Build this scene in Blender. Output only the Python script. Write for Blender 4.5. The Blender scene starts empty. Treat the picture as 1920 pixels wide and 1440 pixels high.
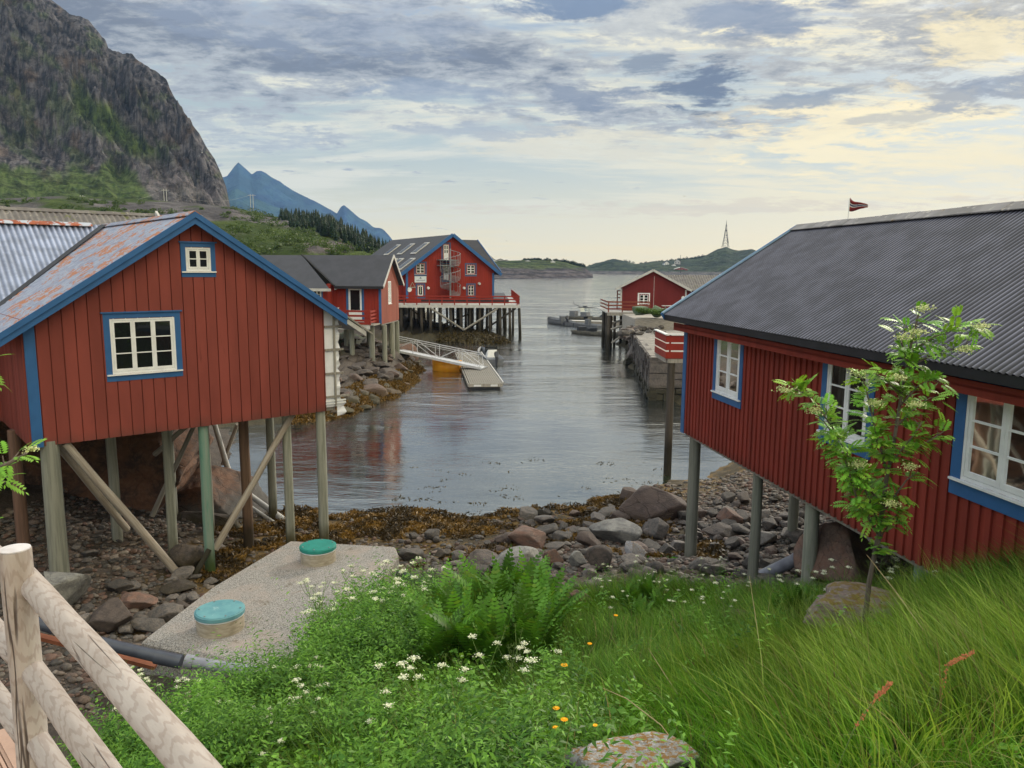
import bpy, bmesh, math, random
import numpy as np
from mathutils import Vector, Matrix, Quaternion
random.seed(7); RNG = np.random.default_rng(7)
C = bpy.context.scene.collection
PI = math.pi
# ------------------------------------------------------------------ camera
F, PITCH, ROLL, H = 1461.6, 0.1478, -0.0066, 7.6
cd = bpy.data.cameras.new('camera'); cam = bpy.data.objects.new('camera', cd); C.objects.link(cam)
cd.sensor_width = 36; cd.lens = F/1920*36; cd.clip_start = 0.05; cd.clip_end = 20000
cam.matrix_world = Matrix.Translation((0, 0, H)) @ Matrix.Rotation(PI/2-PITCH, 4, 'X') @ Matrix.Rotation(-ROLL, 4, 'Z')
bpy.context.scene.camera = cam
vs = bpy.context.scene.view_settings
vs.view_transform = 'Standard'; vs.look = 'None'; vs.gamma = 1; vs.exposure = 0.05
# ------------------------------------------------------------------ pixel rays (plain arithmetic for laying the place out)
def ray(x, y):
    a = x-960; b = 720-y; c, s = math.cos(-ROLL), math.sin(-ROLL)
    u = (a*c-b*s)/F; v = (a*s+b*c)/F
    return np.array([u, math.cos(PITCH)+v*math.sin(PITCH), -math.sin(PITCH)+v*math.cos(PITCH)])
def pz(x, y, z=0):
    r = ray(x, y); t = (z-H)/r[2]; return Vector((r[0]*t, r[1]*t, z))
def pY(x, y, Y):
    r = ray(x, y); t = Y/r[1]; return Vector((r[0]*t, Y, H+r[2]*t))
def azel(x, y):
    r = ray(x, y); return math.atan2(r[0], r[1]), math.atan2(r[2], math.hypot(r[0], r[1]))
def projn(X, Y, Z):
    Z = Z-H; c, s = math.cos(PITCH), math.sin(PITCH); dep = Y*c-Z*s; up = Y*s+Z*c
    u = F*X/dep; v = F*up/dep; cr, sr = math.cos(ROLL), math.sin(ROLL)
    return 960+u*cr-v*sr, 720-(u*sr+v*cr)
# ------------------------------------------------------------------ node helpers
def rgba(c): return (c[0], c[1], c[2], 1) if len(c) == 3 else c
class NT:
    def __init__(s, nt): s.nt = nt; s.nt.nodes.clear()
    def n(s, t, **k):
        nd = s.nt.nodes.new(t)
        ins = k.pop('ins', {})
        for a, b in k.items(): setattr(nd, a, b)
        for a, b in ins.items(): s.set(nd.inputs[a], b)
        return nd
    def set(s, sock, v):
        if isinstance(v, bpy.types.NodeSocket): s.nt.links.new(v, sock)
        elif isinstance(v, bpy.types.Node): s.nt.links.new(v.outputs[0], sock)
        else:
            if sock.type == 'RGBA' and not isinstance(v, (int, float)): v = rgba(v)
            sock.default_value = v
    def m(s, op, a, b=None, c=None, clamp=False):
        nd = s.n('ShaderNodeMath', operation=op, use_clamp=clamp)
        for i, v in enumerate((a, b, c)):
            if v is not None: s.set(nd.inputs[i], v)
        return nd.outputs[0]
    def mix(s, f, a, b, blend='MIX'):
        nd = s.n('ShaderNodeMix', data_type='RGBA', blend_type=blend)
        s.set(nd.inputs[0], f); s.set(nd.inputs[6], a); s.set(nd.inputs[7], b); return nd.outputs[2]
    def noise(s, vec, scale, detail=4, rough=.5, dist=0.0, stretch=None, off=None):
        if stretch or off:
            vec = s.n('ShaderNodeMapping', ins={0: vec, 3: stretch or (1, 1, 1), 1: off or (0, 0, 0)})
        nd = s.n('ShaderNodeTexNoise', ins={'Vector': vec, 'Scale': scale, 'Detail': detail, 'Roughness': rough, 'Distortion': dist})
        return nd.outputs[0]
    def ss(s, v, a, b, lo=0., hi=1.):
        nd = s.n('ShaderNodeMapRange', interpolation_type='SMOOTHSTEP', ins={0: v, 1: a, 2: b, 3: lo, 4: hi}); return nd.outputs[0]
# ------------------------------------------------------------------ world
SUN_AZ, SUN_EL = math.radians(38), math.radians(24)
w = bpy.data.worlds.new('World'); bpy.context.scene.world = w; w.use_nodes = True
t = NT(w.node_tree)
tc = t.n('ShaderNodeTexCoord'); D = tc.outputs['Generated']
sky = t.n('ShaderNodeTexSky', sky_type='NISHITA', sun_disc=False, sun_elevation=SUN_EL, sun_rotation=SUN_AZ, air_density=1.0, dust_density=2.0, ozone_density=2.0)
skyc = t.mix(1.0, sky.outputs[0], (.095, .095, .095), 'MULTIPLY')
sp = t.n('ShaderNodeSeparateXYZ', ins={0: D}); X, Y, Z = sp.outputs
az = t.m('ARCTAN2', X, Y); el = t.m('ARCSINE', t.m('MAXIMUM', Z, -0.99))
zz = t.m('ADD', t.m('MAXIMUM', Z, 0.0), 0.10)
P = t.n('ShaderNodeCombineXYZ', ins={0: t.m('DIVIDE', X, zz), 1: t.m('DIVIDE', Y, zz), 2: 0.0}).outputs[0]
# clear part: pale horizon to light blue
g = t.ss(el, 0.0, .16)
base = t.mix(g, (1.16, 1.00, .62), (.60, .67, .60))
base = t.mix(t.ss(el, .12, .34), base, (.33, .42, .54))
base = t.mix(.15, base, skyc)
warm = t.ss(az, -.15, .75)
# thin bright cirrus
n1 = t.noise(P, .75, 9, .62, .9, stretch=(.55, 1.5, 1))
n1b = t.noise(P, 2.6, 8, .6, .5, stretch=(.6, 1.7, 1))
ci = t.m('ADD', t.m('MULTIPLY', n1, .65), t.m('MULTIPLY', n1b, .35))
cicol = t.mix(warm, (.90, .87, .70), (1.35, 1.12, .62))
cif = t.m('MULTIPLY', t.ss(ci, .43, .57), t.ss(el, .03, .10, .30, 1.))
c1 = t.mix(cif, base, cicol)
# grey stratocumulus higher up
n2 = t.noise(P, .95, 10, .60, .35, off=(3.1, 7.3, 0), stretch=(.8, 1.15, 1))
n3 = t.noise(P, 4.6, 10, .68, .3, off=(1.1, 2.3, 0))
n4 = t.noise(P, 11., 8, .66, .4, off=(5.1, 1.3, 0), stretch=(.8, 1.2, 1))
den = t.m('ADD', t.m('ADD', t.m('ADD', t.m('MULTIPLY', n2, .46), t.m('MULTIPLY', n3, .34)), t.m('MULTIPLY', n4, .20)), t.ss(el, .06, .25, -.11, .065))
den = t.m('ADD', den, t.ss(az, -.1, -.5, 0, .05)); den = t.m('SUBTRACT', den, t.ss(az, .05, .5, 0, .025)); den = t.m('SUBTRACT', den, t.ss(el, .31, .45, 0, .10))
gf = t.ss(den, .485, .545)
gcol = t.mix(t.ss(den, .525, .63), t.mix(warm, (.50, .52, .53), (.62, .58, .50)), (.20, .22, .265))
c2 = t.mix(gf, c1, gcol)
# named darker and brighter banks at fixed places in the sky
wn = t.noise(P, 1.7, 10, .70, .5, off=(9, 4, 0), stretch=(.7, 1.3, 1))
wob = t.m('ADD', t.m('MULTIPLY', t.m('SUBTRACT', wn, .5), 7.), t.m('MULTIPLY', t.m('SUBTRACT', n3, .5), 7.))
def bank(px, py, wx, wy, col, amt, cur):
    a0, e0 = azel(px, py)
    da = t.m('DIVIDE', t.m('SUBTRACT', az, a0), wx/F); de = t.m('DIVIDE', t.m('SUBTRACT', el, e0), wy/F)
    q = t.m('ADD', t.m('MULTIPLY', da, da), t.m('MULTIPLY', de, de))
    q = t.m('SUBTRACT', q, wob)
    f = t.m('MULTIPLY', t.ss(q, 1.3, -.1), amt)
    return t.mix(f, cur, col)
WARM = (1.32, 1.10, .62)
for px, py, wx, wy, col, amt in [
        (1600, 235, 260, 60, WARM, .85), (1780, 290, 260, 50, WARM, .6), (1120, 270, 230, 30, (.93, .85, .62), .75), (1850, 60, 90, 70, WARM, .7),
        (820, 235, 200, 25, (.86, .82, .66), .5), (1240, 60, 120, 60, (.72, .72, .66), .5), (470, 250, 170, 30, (.66, .70, .66), .5), (1300, 390, 400, 14, (.80, .62, .46), .35),
        (1060, 0, 110, 38, (.19, .25, .36), .95), (1320, 165, 85, 42, (.15, .18, .25), .95), (1100, 180, 90, 26, (.27, .30, .37), .8), (1210, 120, 50, 20, (.22, .26, .33), .8),
        (1520, 182, 110, 16, (.24, .30, .40), .8), (1440, 35, 130, 30, (.26, .31, .41), .75), (1870, 160, 110, 32, (.27, .31, .40), .75), (830, 170, 130, 22, (.32, .38, .48), .6),
        (600, 40, 260, 50, (.32, .37, .47), .5), (870, 245, 150, 14, (.35, .41, .50), .55), (1690, 225, 70, 14, (.46, .46, .45), .6)]:
    c2 = bank(px, py, wx, wy, col, amt, c2)
# overcast sky is far brighter overhead than near the horizon
zen = t.m('ADD', t.m('ADD', 1.0, t.ss(el, .25, .45, 0., .85)), t.ss(el, .5, 1.1, 0., .45))
c3 = t.mix(1.0, c2, t.n('ShaderNodeCombineXYZ', ins={0: zen, 1: zen, 2: t.m('MULTIPLY', zen, 1.0)}).outputs[0], 'MULTIPLY')
back = t.ss(Y, .1, -.6, 1., 1.35)
c3 = t.mix(1.0, c3, t.n('ShaderNodeCombineXYZ', ins={0: back, 1: back, 2: back}).outputs[0], 'MULTIPLY')
bg = t.n('ShaderNodeBackground', ins={0: c3, 1: 1.0})
t.n('ShaderNodeOutputWorld', ins={0: bg.outputs[0]})
# ------------------------------------------------------------------ sun (veiled by cloud)
sd = bpy.data.lights.new('sun', 'SUN'); so = bpy.data.objects.new('sun', sd); C.objects.link(so)
sd.energy = 2.8; sd.angle = math.radians(5); sd.color = (1, .90, .74)
sdir = Vector((math.sin(SUN_AZ)*math.cos(SUN_EL), math.cos(SUN_AZ)*math.cos(SUN_EL), math.sin(SUN_EL)))
so.rotation_euler = (-sdir).to_track_quat('-Z', 'Y').to_euler()
# ------------------------------------------------------------------ materials
MATS = {}
def M(name, c1, c2=None, scale=6., stretch=(1, 1, 1), detail=6, rough=.75, bump=.25, bscale=None, bdist=.01, blotch=(), tide=None, rnd=0., spec=.3, metal=0., attr=False, coords='Object', nrough=.6, low=.35, high=.65, rvar=0., boards=None, acon=.2):
    m = bpy.data.materials.new(name); m.use_nodes = True; t = NT(m.node_tree); MATS[name] = m
    tc = t.n('ShaderNodeTexCoord'); V = tc.outputs[coords]
    if attr: c1o = t.n('ShaderNodeVertexColor', layer_name='col').outputs[0]
    else: c1o = c1
    if c2 is None: c2 = tuple(x*.7 for x in c1) if not attr else None
    n = t.noise(V, scale, detail, nrough, stretch=stretch)
    f = t.ss(n, low, high)
    if attr: col = t.mix(1.0, c1o, t.mix(f, (1+acon, 1+acon, 1+acon), (1-acon*1.3, 1-acon*1.3, 1-acon*1.3)), 'MULTIPLY')
    else: col = t.mix(f, c1o, c2)
    if boards:
        sx, sy, _z = t.n('ShaderNodeSeparateXYZ', ins={0: V}).outputs
        ix = t.m('FLOOR', t.m('DIVIDE', t.m('SUBTRACT', t.m('ADD', sx, sy), boards[0]), boards[1]))
        rv = t.n('ShaderNodeTexWhiteNoise', noise_dimensions='1D', ins={'W': ix}).outputs[0]
        rv = t.n('ShaderNodeMapRange', ins={0: rv, 3: .89, 4: 1.10}).outputs[0]
        col = t.mix(1.0, col, t.n('ShaderNodeCombineXYZ', ins={0: rv, 1: rv, 2: rv}).outputs[0], 'MULTIPLY')
    for (bc, bs, b0, b1, bst) in blotch:
        bn = t.noise(V, bs, 8, .65, .4, stretch=bst, off=(bs, 3.7, 1.3))
        col = t.mix(t.ss(bn, b0, b1), col, bc)
    if tide:
        geo = t.n('ShaderNodeNewGeometry'); zz = t.n('ShaderNodeSeparateXYZ', ins={0: geo.outputs['Position']}).outputs[2]
        tn = t.m('ADD', zz, t.m('MULTIPLY', t.m('SUBTRACT', t.noise(geo.outputs['Position'], 3, 4, .6, stretch=(1, 1, .4)), .5), tide[3] if len(tide) > 3 else .8))
        col = t.mix(t.ss(tn, tide[0]+tide[2], tide[0]-tide[2]), col, tide[1])
    if rnd:
        oi = t.n('ShaderNodeObjectInfo'); v = t.n('ShaderNodeMapRange', ins={0: oi.outputs['Random'], 1: 0, 2: 1, 3: 1-rnd, 4: 1+rnd}).outputs[0]
        hv = t.n('ShaderNodeHueSaturation', ins={'Hue': t.m('ADD', .5, t.m('MULTIPLY', t.m('SUBTRACT', t.m('FRACT', t.m('MULTIPLY', oi.outputs['Random'], 7.3)), .5), rnd*.08)), 'Saturation': 1., 'Value': v, 'Color': col})
        col = hv.outputs[0]
    b = t.n('ShaderNodeBsdfPrincipled', ins={'Base Color': col, 'Roughness': rough, 'Metallic': metal, 'Specular IOR Level': spec})
    if rvar: t.set(b.inputs['Roughness'], t.n('ShaderNodeMapRange', ins={0: n, 1: .3, 2: .7, 3: max(rough-rvar, 0.02), 4: rough+rvar}).outputs[0])
    if bump:
        bn = t.noise(V, bscale or scale*2, 6, .65, stretch=stretch)
        bb = t.n('ShaderNodeBump', ins={'Strength': bump, 'Distance': bdist, 'Height': bn}); t.set(b.inputs['Normal'], bb)
    t.n('ShaderNodeOutputMaterial', ins={0: b.outputs[0]})
    return m
RED = M('red_paint', (.225, .052, .040), (.185, .042, .032), 1.6, (1, 1, .25), bump=.25, bscale=40, bdist=.004, rough=.8, blotch=[((.12, .025, .02), 3, .60, .8, (3, 3, .4)), ((.25, .065, .05), 2.2, .62, .85, (2, 2, .3)), ((.30, .10, .085), 30, .72, .76, (1, 1, .12))], boards=(.2, .245), tide=(3.86, (.075, .035, .028), .30, .5))
RED2 = M('red_paint_right', (.225, .032, .021), (.18, .026, .017), 1.6, (1, 1, .25), bump=.25, bscale=40, bdist=.004, rough=.78, blotch=[((.13, .017, .012), 3, .60, .8, (3, 3, .4)), ((.26, .06, .045), 30, .72, .76, (1, 1, .12))], boards=(.16, .185), tide=(3.72, (.08, .02, .014), .3, .5))
REDF = M('red_paint_far', (.27, .030, .020), (.22, .024, .016), .8, (1, 1, .2), bump=.1, rough=.8)
REDD = M('red_paint_maroon', (.16, .020, .020), (.13, .016, .016), .8, (1, 1, .2), bump=.1, rough=.8)
REDS = M('red_paint_faded', (.26, .075, .052), (.21, .058, .04), 1.2, (1, 1, .15), bump=.1, rough=.85, blotch=[((.29, .12, .08), 2, .55, .7, (3, 3, .2))])
BLUE = M('blue_paint', (.030, .115, .300), (.026, .10, .26), 3, bump=.12, bscale=50, bdist=.003, rough=.55, blotch=[((.07, .15, .28), 5, .66, .8, (1, 1, 1))])
WHITE = M('white_paint', (.74, .76, .78), (.66, .68, .70), 5, bump=.1, bscale=60, bdist=.002, rough=.5, blotch=[((.45, .45, .44), 9, .68, .78, (1, 1, 1))])
WRAP = M('white_house_wrap', (.72, .74, .80), (.60, .62, .68), 2, bump=.5, bscale=3, bdist=.03, rough=.5)
GREYW = M('weathered_wood', (.30, .285, .26), (.20, .19, .17), 3, (6, 6, .5), bump=.5, bscale=10, bdist=.006, rough=.9, rnd=.15, blotch=[((.10, .09, .08), 5, .62, .70, (9, 9, .3))])
POST = M('grey_green_piling', (.27, .275, .235), (.175, .185, .155), 2.5, (6, 6, .35), bump=.5, bscale=8, bdist=.006, rough=.85, rnd=.2, blotch=[((.06, .055, .05), 4, .64, .70, (12, 12, .15)), ((.30, .28, .25), 2, .58, .75, (3, 3, .4))], tide=(.75, (.055, .05, .025), .35))
POSTC = M('copper_green_piling', (.14, .25, .20), (.20, .26, .22), 2.5, (6, 6, .35), bump=.5, bscale=8, bdist=.006, rough=.85, blotch=[((.07, .09, .08), 4, .62, .70, (12, 12, .15)), ((.09, .22, .17), 2, .5, .7, (3, 3, .5))], tide=(.7, (.04, .07, .02), .35))
POSTB = M('brown_piling', (.17, .105, .075), (.12, .075, .055), 2.5, (6, 6, .35), bump=.5, bscale=8, bdist=.006, rough=.85, rnd=.2, blotch=[((.25, .2, .17), 3, .6, .75, (8, 8, .3))], tide=(1.0, (.035, .025, .015), .3))
PILE = M('dark_pier_piling', (.075, .066, .055), (.04, .036, .03), 1.5, (4, 4, .3), bump=.3, rough=.9, rnd=.3, tide=(1.4, (.022, .02, .014), .4))
STRUT = M('pale_brace_wood', (.36, .33, .29), (.27, .23, .19), 3, (8, 8, .4), bump=.5, bscale=10, bdist=.005, rough=.85, rnd=.12, blotch=[((.14, .10, .07), 4, .60, .68, (14, 14, .15))])
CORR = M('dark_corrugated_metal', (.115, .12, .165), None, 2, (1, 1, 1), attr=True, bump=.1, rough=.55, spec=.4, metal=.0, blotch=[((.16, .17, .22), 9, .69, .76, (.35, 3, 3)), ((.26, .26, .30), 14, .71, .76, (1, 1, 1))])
BLUEROOF = M('blue_sheet_roof', (.24, .27, .37), (.17, .20, .30), 2, bump=.05, rough=.42, spec=.4, blotch=[((.34, .12, .035), .9, .505, .525, (1.6, 1.1, 1.6)), ((.26, .30, .40), 3.4, .52, .535, (1.6, 1.6, 1.6)), ((.20, .06, .04), 5, .62, .64, (1.2, 2, 1.2))])
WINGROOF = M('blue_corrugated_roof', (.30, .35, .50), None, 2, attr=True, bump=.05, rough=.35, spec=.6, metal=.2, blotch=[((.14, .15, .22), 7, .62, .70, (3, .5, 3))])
RUST = M('rusty_ridge_sheet', (.33, .09, .035), (.22, .06, .03), 4, bump=.3, rough=.7, blotch=[((.38, .42, .5), 3.2, .50, .56, (1, 1, 1))])
FELT = M('dark_felt_roof', (.042, .044, .058), (.032, .034, .045), 1.5, bump=.2, rough=.6, spec=.4)
FIBRE = M('grey_fibre_roof', (.19, .18, .175), (.13, .12, .12), 2, bump=.4, rough=.8, blotch=[((.32, .30, .26), 6, .60, .68, (1, 1, 1)), ((.12, .13, .05), 2, .58, .7, (1, 1, 1))])
DOCKP = M('dock_plank', (.25, .24, .215), (.17, .16, .145), 5, (1, 6, 1), bump=.2, rough=.8)
TRIMG = M('pale_grey_trim', (.50, .50, .49), (.40, .40, .40), 3, bump=.1, rough=.7)
BLACK = M('black_void', (.012, .012, .014), (.008, .008, .01), 3, bump=0, rough=.7)
BLKB = M('black_fascia', (.022, .023, .030), (.015, .016, .02), 3, bump=.1, rough=.5)
CONC = M('rough_concrete', (.33, .325, .32), (.12, .117, .115), 38, detail=10, bump=1., bscale=45, bdist=.02, rough=.95, low=.4, high=.62, blotch=[((.30, .26, .24), 1.3, .45, .7, (1, 1, 1)), ((.16, .13, .11), 26, .60, .66, (1, 1, 1)), ((.50, .46, .43), 60, .56, .62, (1, 1, 1)), ((.13, .11, .08), 2.2, .60, .70, (1, 1, 1)), ((.24, .14, .09), 1.1, .62, .75, (1, 1, 1))])
CONCF = M('formed_concrete', (.36, .34, .31), (.26, .24, .22), 3, (1, 1, 5), bump=.4, bscale=14, bdist=.008, rough=.9, blotch=[((.12, .10, .08), 3, .60, .72, (1, 1, 3))])
LIDS = [M('green_lid', (.022, .23, .195), (.016, .18, .155), 5, bump=.15, bscale=60, rough=.55, blotch=[((.05, .14, .12), 7, .60, .7, (1, 1, 1)), ((.10, .30, .27), 3, .6, .75, (1, 1, 1))]), M('blue_green_lid', (.13, .31, .35), (.09, .24, .29), 3, bump=.15, bscale=60, rough=.5, blotch=[((.30, .45, .48), 4, .58, .75, (1, 1, 1))])]
RINGM = M('stained_ring_concrete', (.40, .36, .29), (.28, .245, .19), 6, (1, 1, 4), bump=.3, rough=.85, blotch=[((.40, .12, .04), 3, .70, .74, (3, 3, .5))])
PIPEB = M('dark_plastic_pipe', (.050, .060, .085), (.035, .04, .06), 4, bump=.05, rough=.4, spec=.5)
PIPEG = M('grey_plastic_pipe', (.27, .29, .35), (.20, .21, .26), 5, bump=.1, rough=.45, spec=.4)
LOGM = None
ALU = M('aluminium', (.62, .64, .68), (.52, .54, .58), 6, bump=.1, rough=.4, metal=.3, spec=.5)
STEEL = M('galvanised_steel', (.30, .32, .34), (.22, .24, .26), 6, bump=.1, rough=.5, metal=.4)
YEL = M('yellow_orange_plastic', (.90, .42, .02), (.85, .34, .015), 3, bump=.1, rough=.4, spec=.5)
BOATG = M('boat_grey_white', (.16, .175, .20), (.11, .12, .14), 3, bump=.1, rough=.5)
BOATD = M('boat_dark', (.05, .055, .07), (.035, .04, .05), 3, bump=.1, rough=.5)
BOATT = M('boat_tan', (.17, .165, .14), (.12, .115, .10), 3, bump=.1, rough=.6)
BARK = M('bark', (.16, .13, .11), (.09, .075, .065), 8, (3, 3, .6), bump=.5, bscale=20, rough=.9)
STEM = M('green_stem', (.10, .18, .04), (.14, .20, .06), 5, bump=0, rough=.7)
PETAL = M('white_petals', (.80, .80, .68), (.62, .68, .42), 30, bump=0, rough=.8)
CREAM = M('cream_green_blossom', (.66, .68, .38), (.46, .56, .22), 40, bump=.3, rough=.8)
YFLOW = M('yellow_petals', (.90, .48, .01), (.85, .38, .01), 30, bump=0, rough=.7)
FLAGR = M('flag_red', (.16, .015, .02), (.12, .012, .015), 3, bump=0, rough=.8)
FLAGB = M('flag_navy', (.02, .03, .11), (.02, .03, .09), 3, bump=0, rough=.8)
CANVAS = M('sign_face', (.62, .68, .74), (.56, .62, .68), 3, bump=0, rough=.5)
SLATE = M('sign_lettering', (.16, .24, .33), (.14, .2, .28), 3, bump=0, rough=.5)
ORANGE = M('orange_lifebuoy', (.6, .14, .05), (.5, .1, .04), 3, bump=0, rough=.6)
CURT = M('curtain_cloth', (.15, .145, .145), (.08, .078, .075), 4, (8, 8, .3), bump=.1, bscale=6, bdist=.03, rough=.9)
TARP = M('green_grey_net', (.12, .17, .11), (.07, .10, .07), 8, bump=.6, rough=.9)
def leafmat(name, trans=.35, rough=.5, spec=.25):
    m = bpy.data.materials.new(name); m.use_nodes = True; t = NT(m.node_tree)
    c = t.n('ShaderNodeVertexColor', layer_name='col').outputs[0]
    b = t.n('ShaderNodeBsdfPrincipled', ins={'Base Color': c, 'Roughness': rough, 'Specular IOR Level': spec})
    tr = t.n('ShaderNodeBsdfTranslucent', ins={0: t.mix(1., c, (1.25, 1.2, .6), 'MULTIPLY')})
    mx = t.n('ShaderNodeMixShader', ins={0: trans, 1: b.outputs[0], 2: tr.outputs[0]})
    t.n('ShaderNodeOutputMaterial', ins={0: mx.outputs[0]}); return m
LEAF = leafmat('leaf', .28); WEED = leafmat('seaweed', .1, .55, .3)
def logmat():
    m = bpy.data.materials.new('peeled_log'); m.use_nodes = True; t = NT(m.node_tree)
    V = t.n('ShaderNodeTexCoord').outputs['Object']
    n = t.noise(V, 3, 6, .6, .4, stretch=(3, 3, .6)); col = t.mix(t.ss(n, .35, .65), (.46, .42, .40), (.32, .275, .25))
    # grain rings cut by the round log
    mp = t.n('ShaderNodeMapping', ins={0: V, 3: (1, 1, .16)})
    wv = t.n('ShaderNodeTexWave', wave_type='RINGS', rings_direction='Y', ins={'Vector': mp, 'Scale': 34, 'Distortion': 12, 'Detail': 3, 'Detail Scale': 1.1, 'Detail Roughness': .55})
    col = t.mix(t.m('MULTIPLY', t.ss(wv.outputs[1] if len(wv.outputs) > 1 else wv.outputs[0], .6, .95), .34), col, (.20, .145, .12))
    col = t.mix(t.m('MULTIPLY', t.ss(t.noise(V, 2.2, 3, .5, stretch=(1, 1, .7)), .55, .7), .35), col, (.66, .62, .60))
    # long drying cracks and knots
    cr = t.noise(V, 3.2, 3, .5, .45, stretch=(3.5, 3.5, .16), off=(4, 2, 1)); crk = t.m('MULTIPLY', t.ss(t.m('ABSOLUTE', t.m('SUBTRACT', cr, .5)), .013, .002), .9)
    gate = t.ss(t.noise(V, 1.6, 2, .5, off=(8, 1, 2)), .42, .48); crk = t.m('MULTIPLY', crk, gate)
    vo = t.n('ShaderNodeTexVoronoi', ins={'Vector': t.n('ShaderNodeMapping', ins={0: V, 3: (5, 5, 3)}).outputs[0], 'Scale': 1.2}); kn = t.ss(vo.outputs[0], .17, .06)
    col = t.mix(t.m('MULTIPLY', kn, .8), col, (.17, .11, .08)); col = t.mix(crk, col, (.05, .035, .03))
    b = t.n('ShaderNodeBsdfPrincipled', ins={'Base Color': col, 'Roughness': .8, 'Specular IOR Level': .2})
    hgt = t.m('SUBTRACT', t.m('ADD', t.noise(V, 30, 4, .6, stretch=(1, 1, .3)), t.m('MULTIPLY', n, 1.)), t.m('MULTIPLY', crk, 4))
    t.set(b.inputs['Normal'], t.n('ShaderNodeBump', ins={'Strength': .6, 'Distance': .004, 'Height': hgt}))
    t.n('ShaderNodeOutputMaterial', ins={0: b.outputs[0]}); return m
LOGM = logmat()
def glass(name, tint=(.010, .012, .014), trans=0.):
    m = bpy.data.materials.new(name); m.use_nodes = True; t = NT(m.node_tree)
    V = t.n('ShaderNodeTexCoord').outputs['Object']
    gl = t.n('ShaderNodeBsdfGlossy', ins={0: (1, 1, 1), 'Roughness': .03, 'Normal': t.n('ShaderNodeBump', ins={'Strength': .15, 'Distance': .02, 'Height': t.noise(V, 1.2, 2)}).outputs[0]})
    body = t.n('ShaderNodeBsdfTransparent', ins={0: (.85, .88, .88)}) if trans else t.n('ShaderNodeBsdfDiffuse', ins={0: tint})
    fr = t.n('ShaderNodeFresnel', ins={0: 1.5})
    mx = t.n('ShaderNodeMixShader', ins={0: fr.outputs[0], 1: body.outputs[0], 2: gl.outputs[0]})
    t.n('ShaderNodeOutputMaterial', ins={0: mx.outputs[0]}); return m
GLASS = glass('dark_window_glass'); CLEAR = glass('clear_window_glass', trans=1.)
def rockmat(name, a, b, c, lich=None, sc=1.0, crack=.6, rnd=.25, tide=None, moss=None):
    m = bpy.data.materials.new(name); m.use_nodes = True; t = NT(m.node_tree)
    V = t.n('ShaderNodeTexCoord').outputs['Object']
    n = t.noise(V, 1.7*sc, 8, .6, .3); n2 = t.noise(V, 6*sc, 8, .7)
    col = t.mix(t.ss(n, .38, .62), a, b); col = t.mix(t.m('MULTIPLY', t.ss(n2, .45, .7), .6), col, c)
    if lich: col = t.mix(t.ss(t.noise(V, 3.1*sc, 9, .75, .5, off=(5, 5, 5)), lich[1], lich[1]+.05), col, lich[0])
    if moss:
        nz = t.n('ShaderNodeSeparateXYZ', ins={0: t.n('ShaderNodeNewGeometry').outputs['Normal']}).outputs[2]
        col = t.mix(t.ss(t.m('ADD', t.m('MULTIPLY', nz, .13), t.noise(V, 2.3*sc, 8, .7, off=(2, 9, 1))), moss[1], moss[1]+.06), col, moss[0])
    if tide:
        geo = t.n('ShaderNodeNewGeometry'); zz = t.n('ShaderNodeSeparateXYZ', ins={0: geo.outputs['Position']}).outputs[2]
        col = t.mix(t.ss(t.m('ADD', zz, t.m('MULTIPLY', t.m('SUBTRACT', n2, .5), .6)), tide[0]+.25, tide[0]-.25), col, tide[1])
    if rnd:
        oi = t.n('ShaderNodeObjectInfo'); r = oi.outputs['Random']
        col = t.mix(t.ss(t.m('FRACT', t.m('MULTIPLY', r, 5.7)), .62, .95), col, t.mix(.35, col, (.16, .095, .075)))
        col = t.n('ShaderNodeHueSaturation', ins={'Value': t.n('ShaderNodeMapRange', ins={0: r, 3: 1-rnd, 4: 1+rnd*1.4}).outputs[0], 'Color': col}).outputs[0]
    vo = t.n('ShaderNodeTexVoronoi', feature='DISTANCE_TO_EDGE', ins={'Vector': t.mix(.25, V, t.n('ShaderNodeTexNoise', ins={'Vector': V, 'Scale': 2*sc, 'Detail': 4}).outputs[1]), 'Scale': 1.6*sc})
    ck = t.ss(vo.outputs[0], .022, .0)
    col = t.mix(t.m('MULTIPLY', ck, crack), col, (.03, .025, .022))
    b = t.n('ShaderNodeBsdfPrincipled', ins={'Base Color': col, 'Roughness': .78, 'Specular IOR Level': .35})
    hh = t.m('SUBTRACT', t.m('ADD', t.m('MULTIPLY', n2, .5), t.noise(V, 16*sc, 6, .7)), t.m('MULTIPLY', ck, .8))
    t.set(b.inputs['Normal'], t.n('ShaderNodeBump', ins={'Strength': .6, 'Distance': .05/sc, 'Height': hh}))
    t.n('ShaderNodeOutputMaterial', ins={0: b.outputs[0]}); return m
ROCK = rockmat('beach_rock', (.115, .100, .090), (.060, .058, .058), (.18, .16, .145), rnd=.45, crack=.25, sc=2, tide=(.28, (.045, .04, .03)))
ROCKR = rockmat('red_brown_rock', (.150, .085, .065), (.10, .07, .06), (.20, .14, .115), rnd=.15, crack=.3, sc=1.5)
ROCKL = rockmat('pale_grey_rock', (.22, .22, .21), (.13, .13, .13), (.30, .29, .27), rnd=.1, crack=.25, sc=1.5)
ROCKD = rockmat('dark_shore_rock', (.085, .07, .062), (.05, .045, .045), (.14, .11, .10), rnd=.2, crack=.5, tide=(.6, (.05, .042, .02)))
CLIFF = rockmat('brown_cliff_rock', (.13, .062, .035), (.055, .034, .026), (.19, .11, .07), rnd=0, crack=.35, sc=1.1, tide=(.75, (.07, .065, .06)))
LICHEN = rockmat('lichened_rock', (.22, .17, .15), (.15, .12, .11), (.30, .25, .23), lich=((.55, .55, .58), .60), moss=((.17, .12, .03), .60), sc=2.2, rnd=0, crack=.3)
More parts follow.
